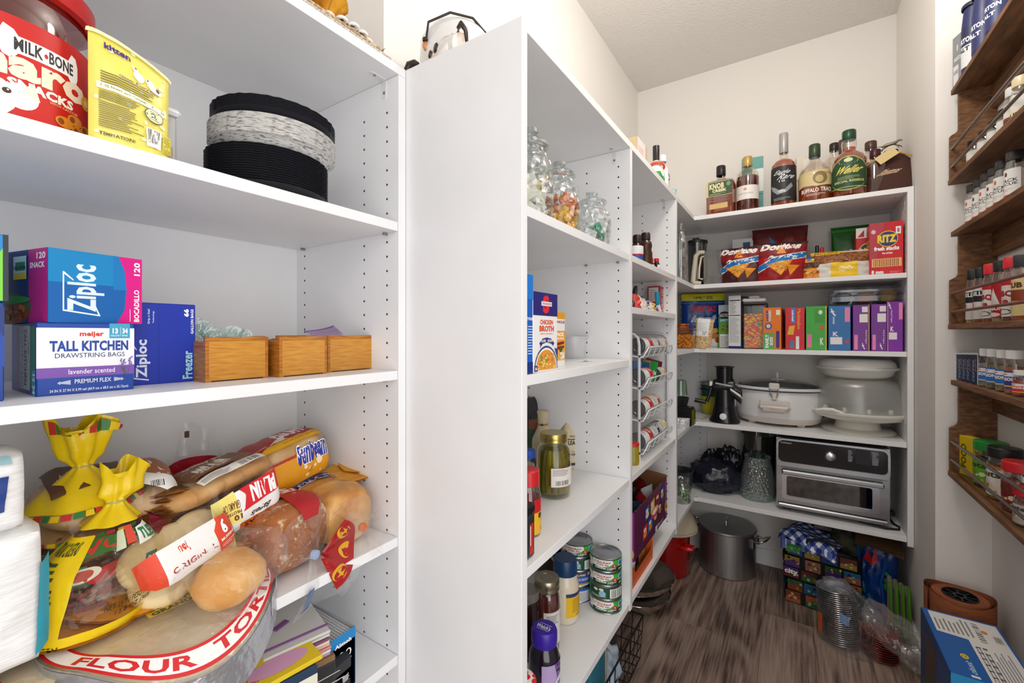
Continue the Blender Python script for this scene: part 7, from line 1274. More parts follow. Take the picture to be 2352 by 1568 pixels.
ring('panel_frame', rrect(-w_/2, ps, w_/2, H1, .025), rrect(-w_/2+.008, ps+.02, w_/2-.008, H1-.008, .02), yf+.004, yf+.014, SS); slab('control_panel', rrect(-w_/2+.008, ps+.02, w_/2-.008, H1-.008, .02), yf+.012, yf+.008, mat('#101114', .12))
turned(t, 'dial', [(0, .0), (.02, 0), (.02, .010), (.016, .014), (.015, .0145), (0, .013)], mat('#c9cbce', .22, 1), 36, mx=Matrix.Translation((-.0, yf+.008, (ps+.02+H1)/2-.002)) @ Matrix.Rotation(D90, 4, 'X'))
a = Art(lambda x, y: (-w_/2+x*w_, yf+.0078, ps+y*(H1-ps))); a.text('Cuisinart', .04, .82, .15, .88, '#d5d6d9', .03).lines(.655, .46, .70, .86, 10, '#b9bcc2', .5, 3).lines(.855, .44, .91, .88, 10, '#b9bcc2', .5, 5).rect(.72, .42, .84, .9, '#1b1d22').build(t, 'panel_print')
ring('door_frame', rrect(-w_/2+.004, H0+.026, w_/2-.004, ps-.004, .004), rrect(-w_/2+.038, H0+.05, w_/2-.055, ps-.04, .012), yf+.004, yf+.018, SS); ring('window_trim', rrect(-w_/2+.022, H0+.042, w_/2-.035, ps-.03, .014), rrect(-w_/2+.04, H0+.056, w_/2-.058, ps-.042, .01), yf+.002, yf+.012, mat('#c9cacd', .25, 1))
G().box((-w_/2+.035, yf+.0080, H0+.05), (w_/2-.05, yf+.0095, ps-.04)).build('window_glass', clear('#77797c', .1, .5, .03), t, None)
slab('dark_sheet', [(-w_/2+.03, H0+.045), (w_/2-.045, H0+.045), (w_/2-.045, ps-.035), (-w_/2+.03, ps-.035)], yf+.0181, yf+.0178, mat('#0e0e10', .3))  # thin sheet just behind the glass; the interior's darkness is put into its colour
for nm, z, k in (('foil_tray', .62, .055), ('lower_foil', .28, .012)):
    zc_ = H0+.05+(ps-.09-H0)*z; G().grid(lambda x, y, k=k, zc_=zc_: (-w_/2+.045+(w_-.12)*x, yf+.0155-.003*abs(noise.noise(Vector((x*40, y*9, 1)))), zc_+(y-.5)*k*.6+.003*noise.noise(Vector((x*18, y, 3)))), 60, 8).build(nm, mat('#c2bfb2', .25, .9, bump=.8, bscale=70), t, 80)
for z in (.42, .30): G().tube([(-w_/2+.045, yf+.016, H0+.05+(ps-.09-H0)*z), (w_/2-.075, yf+.016, H0+.05+(ps-.09-H0)*z), (w_/2-.068, yf+.016, H0+.062+(ps-.09-H0)*z)], .0016, 6).build('rack_wire', CHROME, t)
G().cbox((-w_/2+.022, yf-.028, ps-.030), (w_/2-.022, yf-.014, ps-.010), .005).build('door_handle', SS, t, 30)
for s in (-1, 1): G().cbox((s*(w_/2-.045)-.008, yf-.015, ps-.026), (s*(w_/2-.045)+.008, yf+.006, ps-.014), .002).build('handle_post', mat('#2a2b2e', .4), t, 30)
G().cbox((-w_/2+.006, yf-.008, H0+.004), (w_/2-.006, yf+.012, H0+.022), .005).build('crumb_tray', SS, t, 30)
for x in (-w_/2+.04, w_/2-.06):
    for y in (yf+.04, d_/2-.04): rbox('foot', .03, .025, .0145, BLACK, t, .002, (x, y, 0))
G().tube([(w_/2-.1, yf+.03, .006), (w_/2-.02, yf+.002, .006), (w_/2+.028, yf+.018, .006), (w_/2+.035, yf+.05, .006), (w_/2+.02, yf+.075, .006), (w_/2+.012, yf+.12, .012), (w_/2+.02, yf+.17, .03)], .0042, 8).build('cord', BLACK, t, 60); rbox('plug', .022, .03, .022, BLACK, t, .004, (w_/2+.025, yf+.17, .012))
# ================================================================ on top of the near shelving
q = random.Random(5)
def strip(name, label, cat, x0, x1, y0, y1, z, th, m, fringe=0):
    t = thing(name, label, cat, ((x0+x1)/2, (y0+y1)/2, z)); G().cbox((x0-(x0+x1)/2, -(y1-y0)/2, 0), ((x1-x0)/2, (y1-y0)/2, th), th*.3).build('cloth', m, t, 30)
    if fringe:
        g = G()
        for i in range(fringe): y = -(y1-y0)/2+(y1-y0)*i/fringe; g.tube([((x1-x0)/2, y, th*.5), ((x1-x0)/2+.006, y+q.uniform(-.002, .002), .001)], .0006, 4)
        o = g.build('fringe', m, t, 60); o['kind'] = 'stuff'
    return t
ZA = ZT+T
JUTE = two('#b98a5c', '#d9c4a4', 140, (1, 1, 1), .9, .4, .6, .6)
strip('table_runner', 'beige fringed woven runner folded on top of the alcove unit', 'cloth', -.93, -.727, .22, .640, ZA+.0002, .008, two('#cfc4b4', '#e9e2d8', 160, (1, 1, 1), .95, bump=.6), 60)
strip('jute_placemat', 'brown jute placemat lying on the beige runner', 'placemat', -.93, -.730, .20, .612, ZA+.0085, .008, JUTE, 0)
t = thing('lace_doily', 'white crocheted lace doily over the placemat edge', 'doily', (-.806, .545, ZA+.017)); G().lathe([(0, .022), (.04, .018), (.07, .008), (.078, .002)], 60, mod=lambda a, z, k: k*(1+.05*math.cos(a*20)*(k > .05))).build('lace', mat('#f0eeea', .9, bump=.8, bscale=130), t, 70)
g = G()
for i in range(20): torus(g, Matrix.Translation((.076*math.cos(i*.314), .076*math.sin(i*.314), .0035)), .009, .0028, 0, 10, 5, 1)
o = g.build('scalloped_edge', mat('#f4f2ee', .9), t); o['kind'] = 'stuff'
t = thing('fabric_flower', 'yellow-orange fabric flower with a pleated brown ribbon on the doily', 'decoration', (-.785, .515, ZA+.036))
for i in range(7):
    a = i*.9; G().grid(lambda x, y, a=a, i=i: ((.012+.035*y)*math.cos(a+(x-.5)*1.5), (.012+.035*y)*math.sin(a+(x-.5)*1.5), .004+.034*y**.7+.007*math.sin(x*6+i)), 9, 6).build('petal', two('#e0a01c', '#c47f12', 30, (1, 1, 1), .7), t, 70)
blob(G(), (0, 0, .018), .016, 1, .2, 14).build('center', mat('#b8740f', .8), t)
t = thing('pleated_ribbon', 'grey-brown pleated ribbon bundle beside the yellow flower', 'ribbon', (-.772, .44, ZA+.017), .5)
for i in range(9): G().grid(lambda x, y, i=i: (.02-.09*x, -.03+.0075*i+.003*math.sin(x*5), .002+.045*y*(1-.5*x)+.004*math.sin(i)), 8, 4).build('pleat', mat(['#8a7866', '#6e5f52', '#a08e7c'][i % 3], .8), t, 70)
t = thing('braided_wreath', 'brown braided straw ring behind the yellow flower', 'decoration', (-.83, .60, ZA+.0172))
for k in range(3): G().tube([((.045+.010*math.cos(a*7+k*2.09))*math.cos(a), (.045+.010*math.cos(a*7+k*2.09))*math.sin(a), .022+.011*math.sin(a*7+k*2.09)) for a in [6.283*i/90 for i in range(90)]], .0085, 7, True).build('strand', two('#7a5230', '#b98d55', 60, (1, 1, 1), .8), t, 70)
G().grid(lambda x, y: (.02+.05*x, .03+.02*y, .002+.035*x*y+.01*math.sin(x*4)), 8, 6).build('leaf', mat('#9a8a24', .6), t, 70)
# enamel pot and cow
P0 = Vector((-.682, .800, ZTT)); t = thing('enamel_pot', 'white enamel pot lid-side up with a black wire handle and a brown star', 'pot', P0, 1.2)
turned(t, 'pot', [(0, 0), (.07, 0), (.082, .01), (.088, .06), (.086, .10), (.07, .125), (.03, .137), (0, .139)], mat('#f1f1f0', .2, coat=.4), 56)
G().tube([(-.088, -.018, .075), (-.09, -.035, .105), (-.05, -.062, .127), (0, -.075, .128), (.05, -.062, .115), (.088, -.02, .08)], .0028, 8).build('wire_handle', mat('#2a2420', .4), t, 60); turned(t, 'handle_eye', [(0, 0), (.006, 0), (.006, .006), (0, .006)], mat('#2a2420', .4), 12); COL.objects[-1].location = (-.090, -.018, .072)
a = Art(cyl(.0885, .045, .095, -60, 60)); a.poly([(.28+.09*(1 if i % 2 == 0 else .4)*math.sin(i*.6283), .45+.42*(1 if i % 2 == 0 else .4)*math.cos(i*.6283)) for i in range(10)], '#6a3422').build(t, 'star_print', (14, 0))
P1 = Vector((-.655, .732, ZTT)); t = thing('cow_figurine', 'glazed tan and white cow figurine with its muzzle in the air', 'figurine', P1, -.35)
CERM = two('#d79a66', '#f3efe9', 14, (1, 1, 1), .12, .46, .54, coat=.6)
b = G(); b.tube([(.07, 0, .022), (.03, 0, .03), (-.02, 0, .032), (-.045, 0, .05), (-.052, 0, .075), (-.060, 0, .10)], [.024, .032, .030, .022, .017, .013], 16)
for x, y in ((.05, .018), (.05, -.018), (-.02, .02), (-.02, -.02)): b.tube([(x, y, .025), (x-.01, y*1.6, .008), (x-.02, y*1.7, .007)], [.011, .009, .007], 8)
b.build('body', CERM, t, 70)
for s in (-1, 1): blob(G(), (-.038, s*.026, .066), .014, s+2, .1, 14, (.6, 1.0, 1.0)).build('ear', mat('#d39258', .15, coat=.5), t)
turned(t, 'nose', [(0, -.004), (.012, -.002), (.0125, .005), (.008, .010), (0, .011)], mat('#241c1a', .12), 16); COL.objects[-1].location = (-.0615, 0, .101)
for x, y, z, r in ((-.04, -.022, .045, .009), (-.02, -.03, .038, .008), (.01, -.031, .036, .010)): blob(G(), (x, y, z), r, 1, .3, 10, (1, .35, 1)).build('patch', mat('#2a2422', .15), t)
G().tube([(.09, -.0, .012), (.105, -.012, .03), (.10, -.02, .042), (.088, -.02, .040)], [.003, .005, .006, .004], 8).build('tail', mat('#332b28', .15), t, 60)
t = thing('cow_tail_tip', 'glossy dark curled tip of a figurine at the corner of the shelf tops', 'figurine', (-.748, .706, ZTT)); G().tube([(0, 0, .0), (-.004, 0, .02), (.004, 0, .032), (.018, .004, .035), (.026, .006, .030)], [.008, .009, .009, .007, .004], 10).build('tip', mat('#332b28', .12), t, 60)
# ================================================================ on the floor
def pot(name, label, cat, X, Y, r, h, m, Z=0): return thing(name, label, cat, (X, Y, Z))
X, Y, r, h = -.306, 2.532, .135, .218; t = pot('stock_pot', 'big brushed aluminium stock pot with a lid', 'pot', X, Y, r, h, None); AL = two('#c6c8ca', '#adafb2', 60, (1, 1, .03), .4, .3, .7, metal=1)
turned(t, 'pot', [(0, 0), (r*.96, 0), (r, .006), (r, h), (r*.985, h)], AL, 64); turned(t, 'lid', [(r*1.03, h), (r*1.035, h+.004), (r*1.0, h+.010), (r*.9, h+.008), (r*.3, h+.012), (0, h+.012)], mat('#9a9c9e', .4, .9), 64)
G().tube([(0, -.03, h+.012), (0, -.028, h+.035), (0, 0, h+.04), (0, .028, h+.035), (0, .03, h+.012)], .004, 8).build('lid_handle', CHROME, t, 60)
for s in (1, -1):
    a = math.radians(-12 if s > 0 else 168); c, sn = math.cos(a), math.sin(a); L = lambda rr, ww, z: (rr*c-ww*sn, rr*sn+ww*c, z)
    G().tube([L(r, -.035, h*.88), L(r+.03, -.035, h*.9), L(r+.055, -.03, h*.97), L(r+.058, .03, h*.97), L(r+.03, .035, h*.9), L(r, .035, h*.88)], .005, 8).build('handle', CHROME, t, 60)
    for w2 in (-.035, .035): G().tube([L(r+.001, w2, h*.93), L(r+.001, w2, h*.72)], .008, 6).build('handle_bracket', CHROME, t, 60)
X, Y, r, h = -.575, 2.355, .118, .208; t = pot('red_pot', 'deep red enamel stock pot with a steel rim', 'pot', X, Y, r, h, None); RD = mat('#a80d0c', .2, coat=.5)
turned(t, 'pot', [(0, 0), (r*.95, 0), (r, .01), (r, h), (r*.97, h), (r*.93, .01), (0, .008)], RD, 56); turned(t, 'rim', [(r, h-.004), (r*1.03, h), (r*1.03, h+.006), (r*.97, h+.006)], mat('#8a8c8e', .3, 1), 56); G().tube([(r*.72, -r*.68, h*.78), (r*.95, -r*.82, h*.80), (r*1.22, -r*.72, h*.80), (r*1.25, -r*.5, h*.80), (r*.92, -r*.42, h*.78)], .012, 10).build('handle', mat('#c4140f', .2, coat=.5), t, 60)
for k, (lb, dz) in enumerate((('cream bowl upside down on the red pot, the lower of two', 0), ('cream bowl nested over the lower one on the red pot', .012))):
    o = thing('cream_bowl', lb, 'bowl', (X+.02, Y+.015, h+.007+dz)); turned(o, 'bowl', [(.132, 0), (.135, .004), (.132, .012), (.124, .03), (.098, .09), (.07, .112), (0, .115)], mat('#cdc0a6', .4), 56)
X, Y = -.615, 1.965
for lb, z, r, h in (('lower polished steel mixing bowl on the floor', 0, .155, .075), ('upper polished steel bowl nested in the lower one', .066, .172, .082)):
    t = pot('steel_bowl', lb, 'bowl', X, Y, r, h, None, z); turned(t, 'bowl', [(0, 0), (r*.55, 0), (r*.75, h*.25), (r*.92, h*.7), (r*.97, h*.97), (r, h), (r*.98, h*1.02), (r*.93, h*.97), (r*.72, h*.3), (r*.5, .004), (0, .004)], mat('#c4beb6', .1, 1), 64)
# wire basket with bags under the near bay
t = thing('wire_basket', 'black wire basket on the floor under the near bay', 'basket', (-.645, 1.45, 0)); BW_ = mat('#1a1b1d', .4); w_, d_, h_ = .30, .38, .16
for z in (.002, .05, .10, h_):
    k = 1+.06*z/h_; G().tube([(-w_/2*k, -d_/2*k, z), (w_/2*k, -d_/2*k, z), (w_/2*k, d_/2*k, z), (-w_/2*k, d_/2*k, z)], .0022 if z < h_ else .004, 6, True).build('hoop', BW_, t)
for i in range(9):
    y = -d_/2+d_*i/8; G().tube([(w_/2*1.06, y*1.06, h_), (w_/2, y, .002), (-w_/2, y, .002), (-w_/2*1.06, y*1.06, h_)], .0018, 5).build('wire', BW_, t)
for i in range(1, 8): x = -w_/2+w_*i/8; G().tube([(x*1.06, d_/2*1.06, h_), (x, d_/2, .002), (x, -d_/2, .002), (x*1.06, -d_/2*1.06, h_)], .0018, 5).build('wire', BW_, t)
t = thing('grocery_bag', 'crumpled white and blue plastic bag in the wire basket', 'bag', (-.545, 1.38, .006)); blob(G(), (0, 0, .085), .085, 4, .5, 40, (.7, .8, 1.0), 0, 2.5).build('bag', two('#c9d4e0', '#8fa8c4', 12, (1, 1, 1), .35, bump=.5), t, 80)
t = thing('dark_bag', 'dark grey cloth bag in the far end of the wire basket', 'bag', (-.64, 1.55, .006)); blob(G(), (0, 0, .075), .08, 9, .4, 36, (.9, .8, .9), 0, 2.2).build('bag', mat('#3a3c3e', .8, bump=.5, bscale=40), t, 80)
t = thing('teal_board', 'teal painted board leaning at the front under the near bay', 'board', (-.515, 1.215, 0)); rbox('board', .018, .20, .33, two('#2f8fa8', '#1f7288', 20, (1, 1, .2), .5), t, .002); rbox('edge_strip', .004, .008, .33, mat('#b9a890', .6), t, .001, (.0112, .096, 0))
t = thing('purple_carton', 'open purple carton on the floor beneath the near bay', 'carton', (-.60, 1.02, 0)); w_, d_, h_ = .16, .16, .26
for s in (-1, 1): G().box((s*w_/2-.0015, -d_/2, 0), (s*w_/2+.0015, d_/2, h_)).build('wall', mat('#7a2a7a' if s > 0 else '#6b4a34', .5), t, None); G().box((-w_/2, s*d_/2-.0015, 0), (w_/2, s*d_/2+.0015, h_)).build('wall', mat('#6b4a34' if s < 0 else '#8a2f86', .6), t, None)
blob(G(), (0, 0, .16), .065, 3, .4, 24).build('contents', mat('#b98a86', .6, bump=.4), t)
# city shopping bag
X, Y = .105, 2.455; t = thing('shopping_bag', 'black shopping bag printed with colourful city pictures', 'bag', (X, Y, 0), -.12); w_, d_, h_ = .285, .22, .285
def sb(x, y):
    p = rrect(-w_/2, -d_/2, w_/2, d_/2, .06, 8); n = len(p); i = x*n; a, b_ = p[int(i) % n], p[(int(i)+1) % n]; f = i-int(i); k = .92+.10*y**.7+.02*math.sin(y*5+x*20)
    return ((a[0]+(b_[0]-a[0])*f)*k, (a[1]+(b_[1]-a[1])*f)*k, y*(h_-.02*math.sin(x*12.5)**2))
G().grid(sb, 72, 12, True, False).build('bag_body', mat('#101114', .5), t, 60); rbox('bag_base', w_*.88, d_*.88, .004, mat('#101114', .6), t, .001)
fn = lambda x, y: (-w_/2*1.0+x*w_, -d_/2*(.945+.09*y), y*h_)
a = Art(fn, .0001, .004); cols = ['#7a3a1c', '#1f3f7a', '#2a5a22', '#a85a30', '#4a2a6a', '#1a5a80', '#8a702a', '#5a1f1f', '#2a6a40', '#8a5a40']
rows = [(.02, .2), (.22, .40), (.42, .58), (.60, .78), (.80, .96)]
for j, (y0, y1) in enumerate(rows):
    for i in range(4):
        x0 = .03+.245*i+.03*math.sin(j*2+i); c, e = cols[(i*3+j*2) % 10], cols[(i*5+j*7+3) % 10]; a.rect(x0, y0+.012*(i % 2), x0+.20, y1-.015*(j % 2), c).poly([(x0, y0), (x0+.20, y0), (x0+.20, y0+(y1-y0)*.5), (x0+.12, y0+(y1-y0)*.62), (x0, y0+(y1-y0)*.4)], e).blobs(x0+.02, y0+.01, x0+.21, y1-.01, 5, [cols[(i+j) % 10], '#c9a84a', '#1a1c22', '#a8a49c'], .012, .03, i+j*5)
a.text('city', .02, .46, .2, .56, '#f2f2f2', .05).text('DETROIT', .04, .83, .23, .93, '#4f9e3a', .04); a.build(t, 'printed_pictures', (6, 6))
al = Art(lambda x, y: (-w_/2*(.945+.09*y), d_/2-x*d_, y*h_), .0001, .003)
for j, (y0, y1) in enumerate(rows): al.rect(.3, y0, .95, y1, cols[(j*4+1) % 10]).blobs(.35, y0, .9, y1, 5, cols, .03, .08, j)
al.build(t, 'side_pictures', (4, 4))
for s in (-1, 1): G().tube([(-.06, s*d_*.52, h_*.9), (-.05, s*d_*.5, h_+.02), (0, s*d_*.42, h_+.03), (.05, s*d_*.5, h_+.02), (.06, s*d_*.52, h_*.9)], .006, 6).build('strap', mat('#15161a', .7), t, 60)
def check_mat():
    m, n, l, b = new_mat('gingham'); tc = n.new('ShaderNodeTexCoord'); w1 = n.new('ShaderNodeTexWave'); w2 = n.new('ShaderNodeTexWave'); w2.bands_direction = 'Y'; mp = n.new('ShaderNodeMapping'); mp.inputs['Rotation'].default_value = (0, 0, .5); l.new(tc.outputs['Object'], mp.inputs[0])
    ad = n.new('ShaderNodeMath'); ad.operation = 'ADD'; cr = n.new('ShaderNodeValToRGB'); cr.color_ramp.interpolation = 'CONSTANT'; e = cr.color_ramp.elements; e[0].color = C('#eef0f6'); e[1].position = .3; e[1].color = C('#5f76b8'); x = e.new(.8); x.color = C('#1c2c7a')
    for q_ in (w1, w2):
        q_.inputs['Scale'].default_value = 9; l.new(mp.outputs[0], q_.inputs['Vector']); g_ = n.new('ShaderNodeMath'); g_.operation = 'GREATER_THAN'; g_.inputs[1].default_value = .5; l.new(q_.outputs['Fac'], g_.inputs[0]); l.new(g_.outputs[0], ad.inputs[0 if q_ is w1 else 1])
    hv = n.new('ShaderNodeMath'); hv.operation = 'MULTIPLY'; hv.inputs[1].default_value = .5; l.new(ad.outputs[0], hv.inputs[0]); l.new(hv.outputs[0], cr.inputs[0]); l.new(cr.outputs[0], b.inputs['Base Color']); b.inputs['Roughness'].default_value = .85; return m
t = thing('gingham_cloth', 'blue and white checked cloth folded over the shopping bag', 'cloth', (X-.045, Y-.03, h_-.035), -.3); GM = check_mat()
G().grid(lambda x, y: ((x-.5)*.22, (y-.5)*.19, .058+.012*math.sin(x*5+1)+.008*math.sin(y*6)-.05*max(0, abs(2*x-1)-.6)-.09*max(0, .2-y)*(1+x)), 26, 22).build('cloth_top', GM, t, 70)
G().grid(lambda x, y: ((x-.5)*.2, (y-.5)*.17, .04+.01*math.sin(x*6)-.04*max(0, abs(2*x-1)-.6)), 20, 16).build('cloth_fold', GM, t, 70); G().grid(lambda x, y: ((x-.5)*.20, -.085-.004*x, .036-.05*y*(1-.6*x)), 12, 6).build('cloth_hem', GM, t, 70)
t = thing('dark_jacket', 'crumpled dark camouflage fabric behind the checked cloth', 'fabric', (X+.10, Y+.04, .20)); blob(G(), (0, 0, .085), .085, 5, .3, 30, (.9, .8, .8), 0, 2.5).build('fabric', two('#1d1f1a', '#4a4a38', 20, (1, 1, 1), .9), t, 70); rbox('under_layer', .12, .1, .06, mat('#202020', .9), t, .01, (0, 0, -.0))
t = thing('blue_tote', 'shiny blue folded tote bag right of the city bag', 'bag', (.285, 2.45, 0), -.35); BL = mat('#123f8c', .25, bump=.4, bscale=25)
pf = pillow_fn(.16, .33, .09, 3, .012, .05, flatbase=True); pillow(t, pf, BL, 24, 'bag_body'); a = Art(pf, .0002, .002); a.poly([(.3, .75), (.4, .9), (.5, .78), (.56, .95), (.62, .75), (.5, .7)], '#c81f24').blobs(.1, .2, .9, .7, 10, ['#1f7ac8', '#0c2a5a', '#2f9a3a', '#c8d4e8'], .03, .09, 4).build(t, 'print', (14, 14))
for s in (-1, 1): G().tube([(s*.05, -.03, .30), (s*.035, -.05, .18), (s*.05, -.055, .05)], .006, 6).build('strap', mat('#1f5ab0', .4), t, 60)
t = thing('paper_sack', 'folded brown paper sacks wedged under the right end of the shelf', 'paper bags', (.295, 2.44, .334), rot=(.06, .12, -.08))
for k in range(3): G().grid(lambda x, y, k=k: ((x-.5)*.155, (y-.5)*.2, .008*k+.004*math.sin(x*4+k)), 12, 4).build('sack', mat(['#7a5a38', '#8a6842', '#6a4c2e'][k], .8), t, 70)
t = thing('green_tote_stack', 'folded green and grey reusable totes beside the wall', 'bags', (.345, 2.33, 0), -.1)
for k in range(4):
    rbox('tote', .016, .10, .22-.01*k, two('#8a857a', '#5a6a3a', 16, (1, 1, .5), .7, .5, .62), t, .004, (-.026+.018*k, .004*k, 0)); G().tube([(-.026+.018*k, -.045, .21), (-.026+.018*k, -.06, .24), (-.024+.018*k, -.066, .15), (-.02+.018*k, -.07, .04)], .006, 6).build('handle', mat('#4f8a1e', .6), t, 60)
# disposable plates in a clear bag
X, Y = .150, 2.165; t = thing('plate_stack', 'tilted stack of silver foil plates in a clear bag on the floor', 'plates', (X, Y, 0), rot=(-.06, -.10, 0)); pm = plate_mesh(.064, .045, .010, mat('#c4c6c8', .2, .85), 0, .001, 48)
for i in range(26): obj('silver_plate', pm, t, (0, 0, .005+i*.0078), (0, 0, i))
t2 = thing('plate_stack', 'shorter stack of red plates beside the silver ones in the bag', 'plates', (X+.115, Y-.012, 0), rot=(0, .06, 0)); pm2 = plate_mesh(.058, .042, .009, mat('#a83a2a', .25, .5), 0, .001, 48)
for i in range(10): obj('red_plate', pm2, t2, (0, 0, .004+i*.0085), (0, 0, i))
t = thing('clear_bag', 'large crumpled clear plastic bag draped over the plate stacks', 'plastic bag', (X, Y, 0))
def cb(u, v):
    a = 6.2832*u; s = v; r_ = .078+.012*math.sin(a*3); hx = .0+.215*s; x = math.cos(a)*r_*(1-.35*max(0, s-.6)); y = math.sin(a)*r_*(1-.35*max(0, s-.6)); n = noise.noise(Vector((x*30, y*30, s*6)))*.012
    sx = max(0, math.cos(a)); return (x+sx*.11*(1-s*.7)+n+.01*s, y-.01*sx+n*.6, max(.002, .004+.225*s+n*.5-sx*.10*s*(1-s*.2)))
CBF = clear('#fbfbfb', .08, .5, .12, 1.0, 34, .04); G().grid(cb, 56, 22, True, False).grid(lambda u, v: Vector(cb(u, 1)).lerp(Vector((.03, 0, .232)), v), 56, 5, True, False).build('film', CBF, t, 80)
def tail(u, v): a = 6.2832*u; r_ = .062*(1-.15*v)+.014*math.sin(a*5+v*6); return (.08+.165*v+.02*math.sin(a*2), -.02-.03*v+r_*math.cos(a)*.9, .14-.085*v+r_*math.sin(a)*(1+.3*v)+.012*noise.noise(Vector((u*9, v*7, 1))))
G().grid(tail, 40, 14, True, False).build('loose_end', clear('#fbfbfb', .1, .5, .12, 1.0, 30, .08), t, 80)
G().grid(lambda x, y: (-.012+.03*x, -.086-.006*math.sin(x*3), .13+.035*y-.014*x), 4, 3).build('sticker', mat('#7fa0d0', .4), t, None); G().grid(lambda x, y: (-.076+.012*x, -.03-.012*x, .04+.075*y), 3, 4).build('red_sticker', mat('#c8542a', .4), t, None)
# paper roll and blue box
X, Y, r, h = .422, 1.878, .082, .425; t = thing('paper_roll', 'standing roll of brown butcher paper with a black plastic core', 'paper roll', (X, Y, 0)); KR = two('#a8623c', '#985432', 30, (1, 1, 8), .75)
def roll(u, v): a = u*6.2832*2.2; k = r*(.80+.20*u); return (k*math.cos(a+2.2), k*math.sin(a+2.2), v*(h+.010*math.sin(a*2)*u))
G().grid(roll, 110, 3).build('outer_sheet', KR, t, 70); turned(t, 'roll', [(r*.8, 0), (r*.8, h*.985), (r*.78, h*.99), (r*.52, h*.99)], KR, 48)
for k in (.6, .68, .75): torus(G(), Matrix.Translation((0, 0, h*.99)), r*k, .0012, 0, 40, 5, 1).build('paper_layer', mat('#8a4a2c', .8), t)
turned(t, 'core', [(r*.52, h*.9), (r*.52, h*.995), (r*.48, h*.998), (r*.46, h*.97), (r*.2, h*.965), (r*.18, h*.99), (r*.12, h*.99), (r*.12, h*.9), (0, h*.9)], mat('#17181a', .3), 40)
for k in range(8): a = k*.785; G().tube([(r*.18*math.cos(a), r*.18*math.sin(a), h*.985), (r*.48*math.cos(a), r*.48*math.sin(a), h*.985)], .003, 6).build('spoke', mat('#17181a', .3), t)
Yf_, Yn = 1.755, 1.455; x0 = xb(2115, Yf_); x1 = xb(2291, Yf_); hb = zv(1393, x0, Yf_)
def f(a):
    a.poly([(.0, .0), (.12, 0), (.12, .0), (.04, .0)], '#1460b0').poly([(.08, .97), (.08, .62), (.46, .60), (.46, .0), (.96, .0), (.96, .97)], '#eceae6').lines(.12, .66, .60, .94, 8, '#8a8a8c', .4, 4, True).lines(.5, .05, .9, .56, 10, '#9a9a9c', .45, 6, True).bars(.62, .62, .7, .94, 10, '#555555', True).ell(.74, .80, .04, .03, '#e08a2a').rect(.82, .66, .94, .78, '#d9d6d0').bars(.83, .68, .93, .77, 7, '#222222').ell(.28, .30, .05, .035, '#e9d21c').text('12', .25, .285, .31, .315, '#2a5a8a', .03).text('classic', .25, .06, .33, .26, '#bfe0f4', .02, 90, .2).rect(.24, .02, .34, .05, '#dfeef8')
    for y in (.1, .18, .26, .34, .42, .5): a.rect(.50, y, .56, y+.012, '#222222').text('100', .58, y-.01, .64, y+.02, '#333333', .02, 90)
t = carton('drink_case', 'blue cardboard drink case with a white nutrition panel on top', 'box', ((x0+x1)/2, (Yf_+Yn)/2, 0), 0, x1-x0, Yf_-Yn, hb, '#1460b0', {'top': f, 'left': lambda a: a.rect(0, 0, 1, 1, '#22406e').rect(.2, .0, .55, .9, '#5a4038').rect(.6, .2, .98, .98, '#2a4f86').ell(.86, .62, .1, .16, '#e0a81e').text('12', .8, .55, .92, .7, '#3a2a10', .05).blobs(.22, .1, .52, .8, 12, ['#6a4a3a', '#8a5a3a', '#3f4a3a'], .04, .08, 3), 'front': lambda a: a.rect(0, 0, 1, 1, '#2a9ad8')})
# ================================================================ spice rack on the right wall
RW = two('#5e3d24', '#8a5f3a', 20, (2.5, .5, 6), .65, .35, .7, .25, rand=True); XF = .4215; XB = XR2-.001; YE = 1.968; YN = 1.15
t = thing('spice_rack', 'rustic brown wooden spice rack with metal rails on the right wall', 'rack', (XB, YE, H)); tr = Vector((XB, YE, H))
zr = {}
def zE(v): return zv(v, XF, YE)
SH = [('a', 208, .4215), ('b', 415, .4145), ('c', 533, .4215), ('d', 745, .4145), ('e', 872, .4215), ('f', 1080, .4145)]
for k, v, xf in SH:
    z = zv(v, xf, YE); zr[k] = z+.0
    G().cbox((xf-tr.x, YN-tr.y, z-tr.z-.016), (0, .002, z-tr.z), .0012).build('shelf_board', RW, t, None)
for top_, bot in (('a', 'b'), ('c', 'd'), ('e', 'f')):
    zt0, zb0 = zr[top_]-.016-tr.z, zr[bot]-tr.z; zm = zb0+(zt0-zb0)*.50; xi, xo = .437-tr.x, .4165-tr.x
    prof = [(xo, zb0), (0, zb0), (0, zt0), (xi, zt0), (xi, zm+.022), (xi-.004, zm+.012), (xi-.012, zm+.006), (xo+.004, zm+.004), (xo, zm)]
    G().prism(prof, 0, .016, 0, Matrix.Translation((0, .0, 0)) @ Matrix.Rotation(D90, 4, 'X')).build('end_board', RW, t, None)
    G().cbox((-.012, YN-tr.y, zt0-.075), (0, -.017, zt0-.001), .001).build('back_board', RW, t, None)
    for k in (0, 1): G().tube([(xo+.004, -.004, zb0+(zm-zb0)*(.28+.42*k)), (xo+.004, YN-tr.y, zb0+(zm-zb0)*(.28+.42*k))], .0042, 10).build('rail', mat('#8a8684', .3, .9) if top_ != 'c' else mat('#7a4438', .5), t, 60)
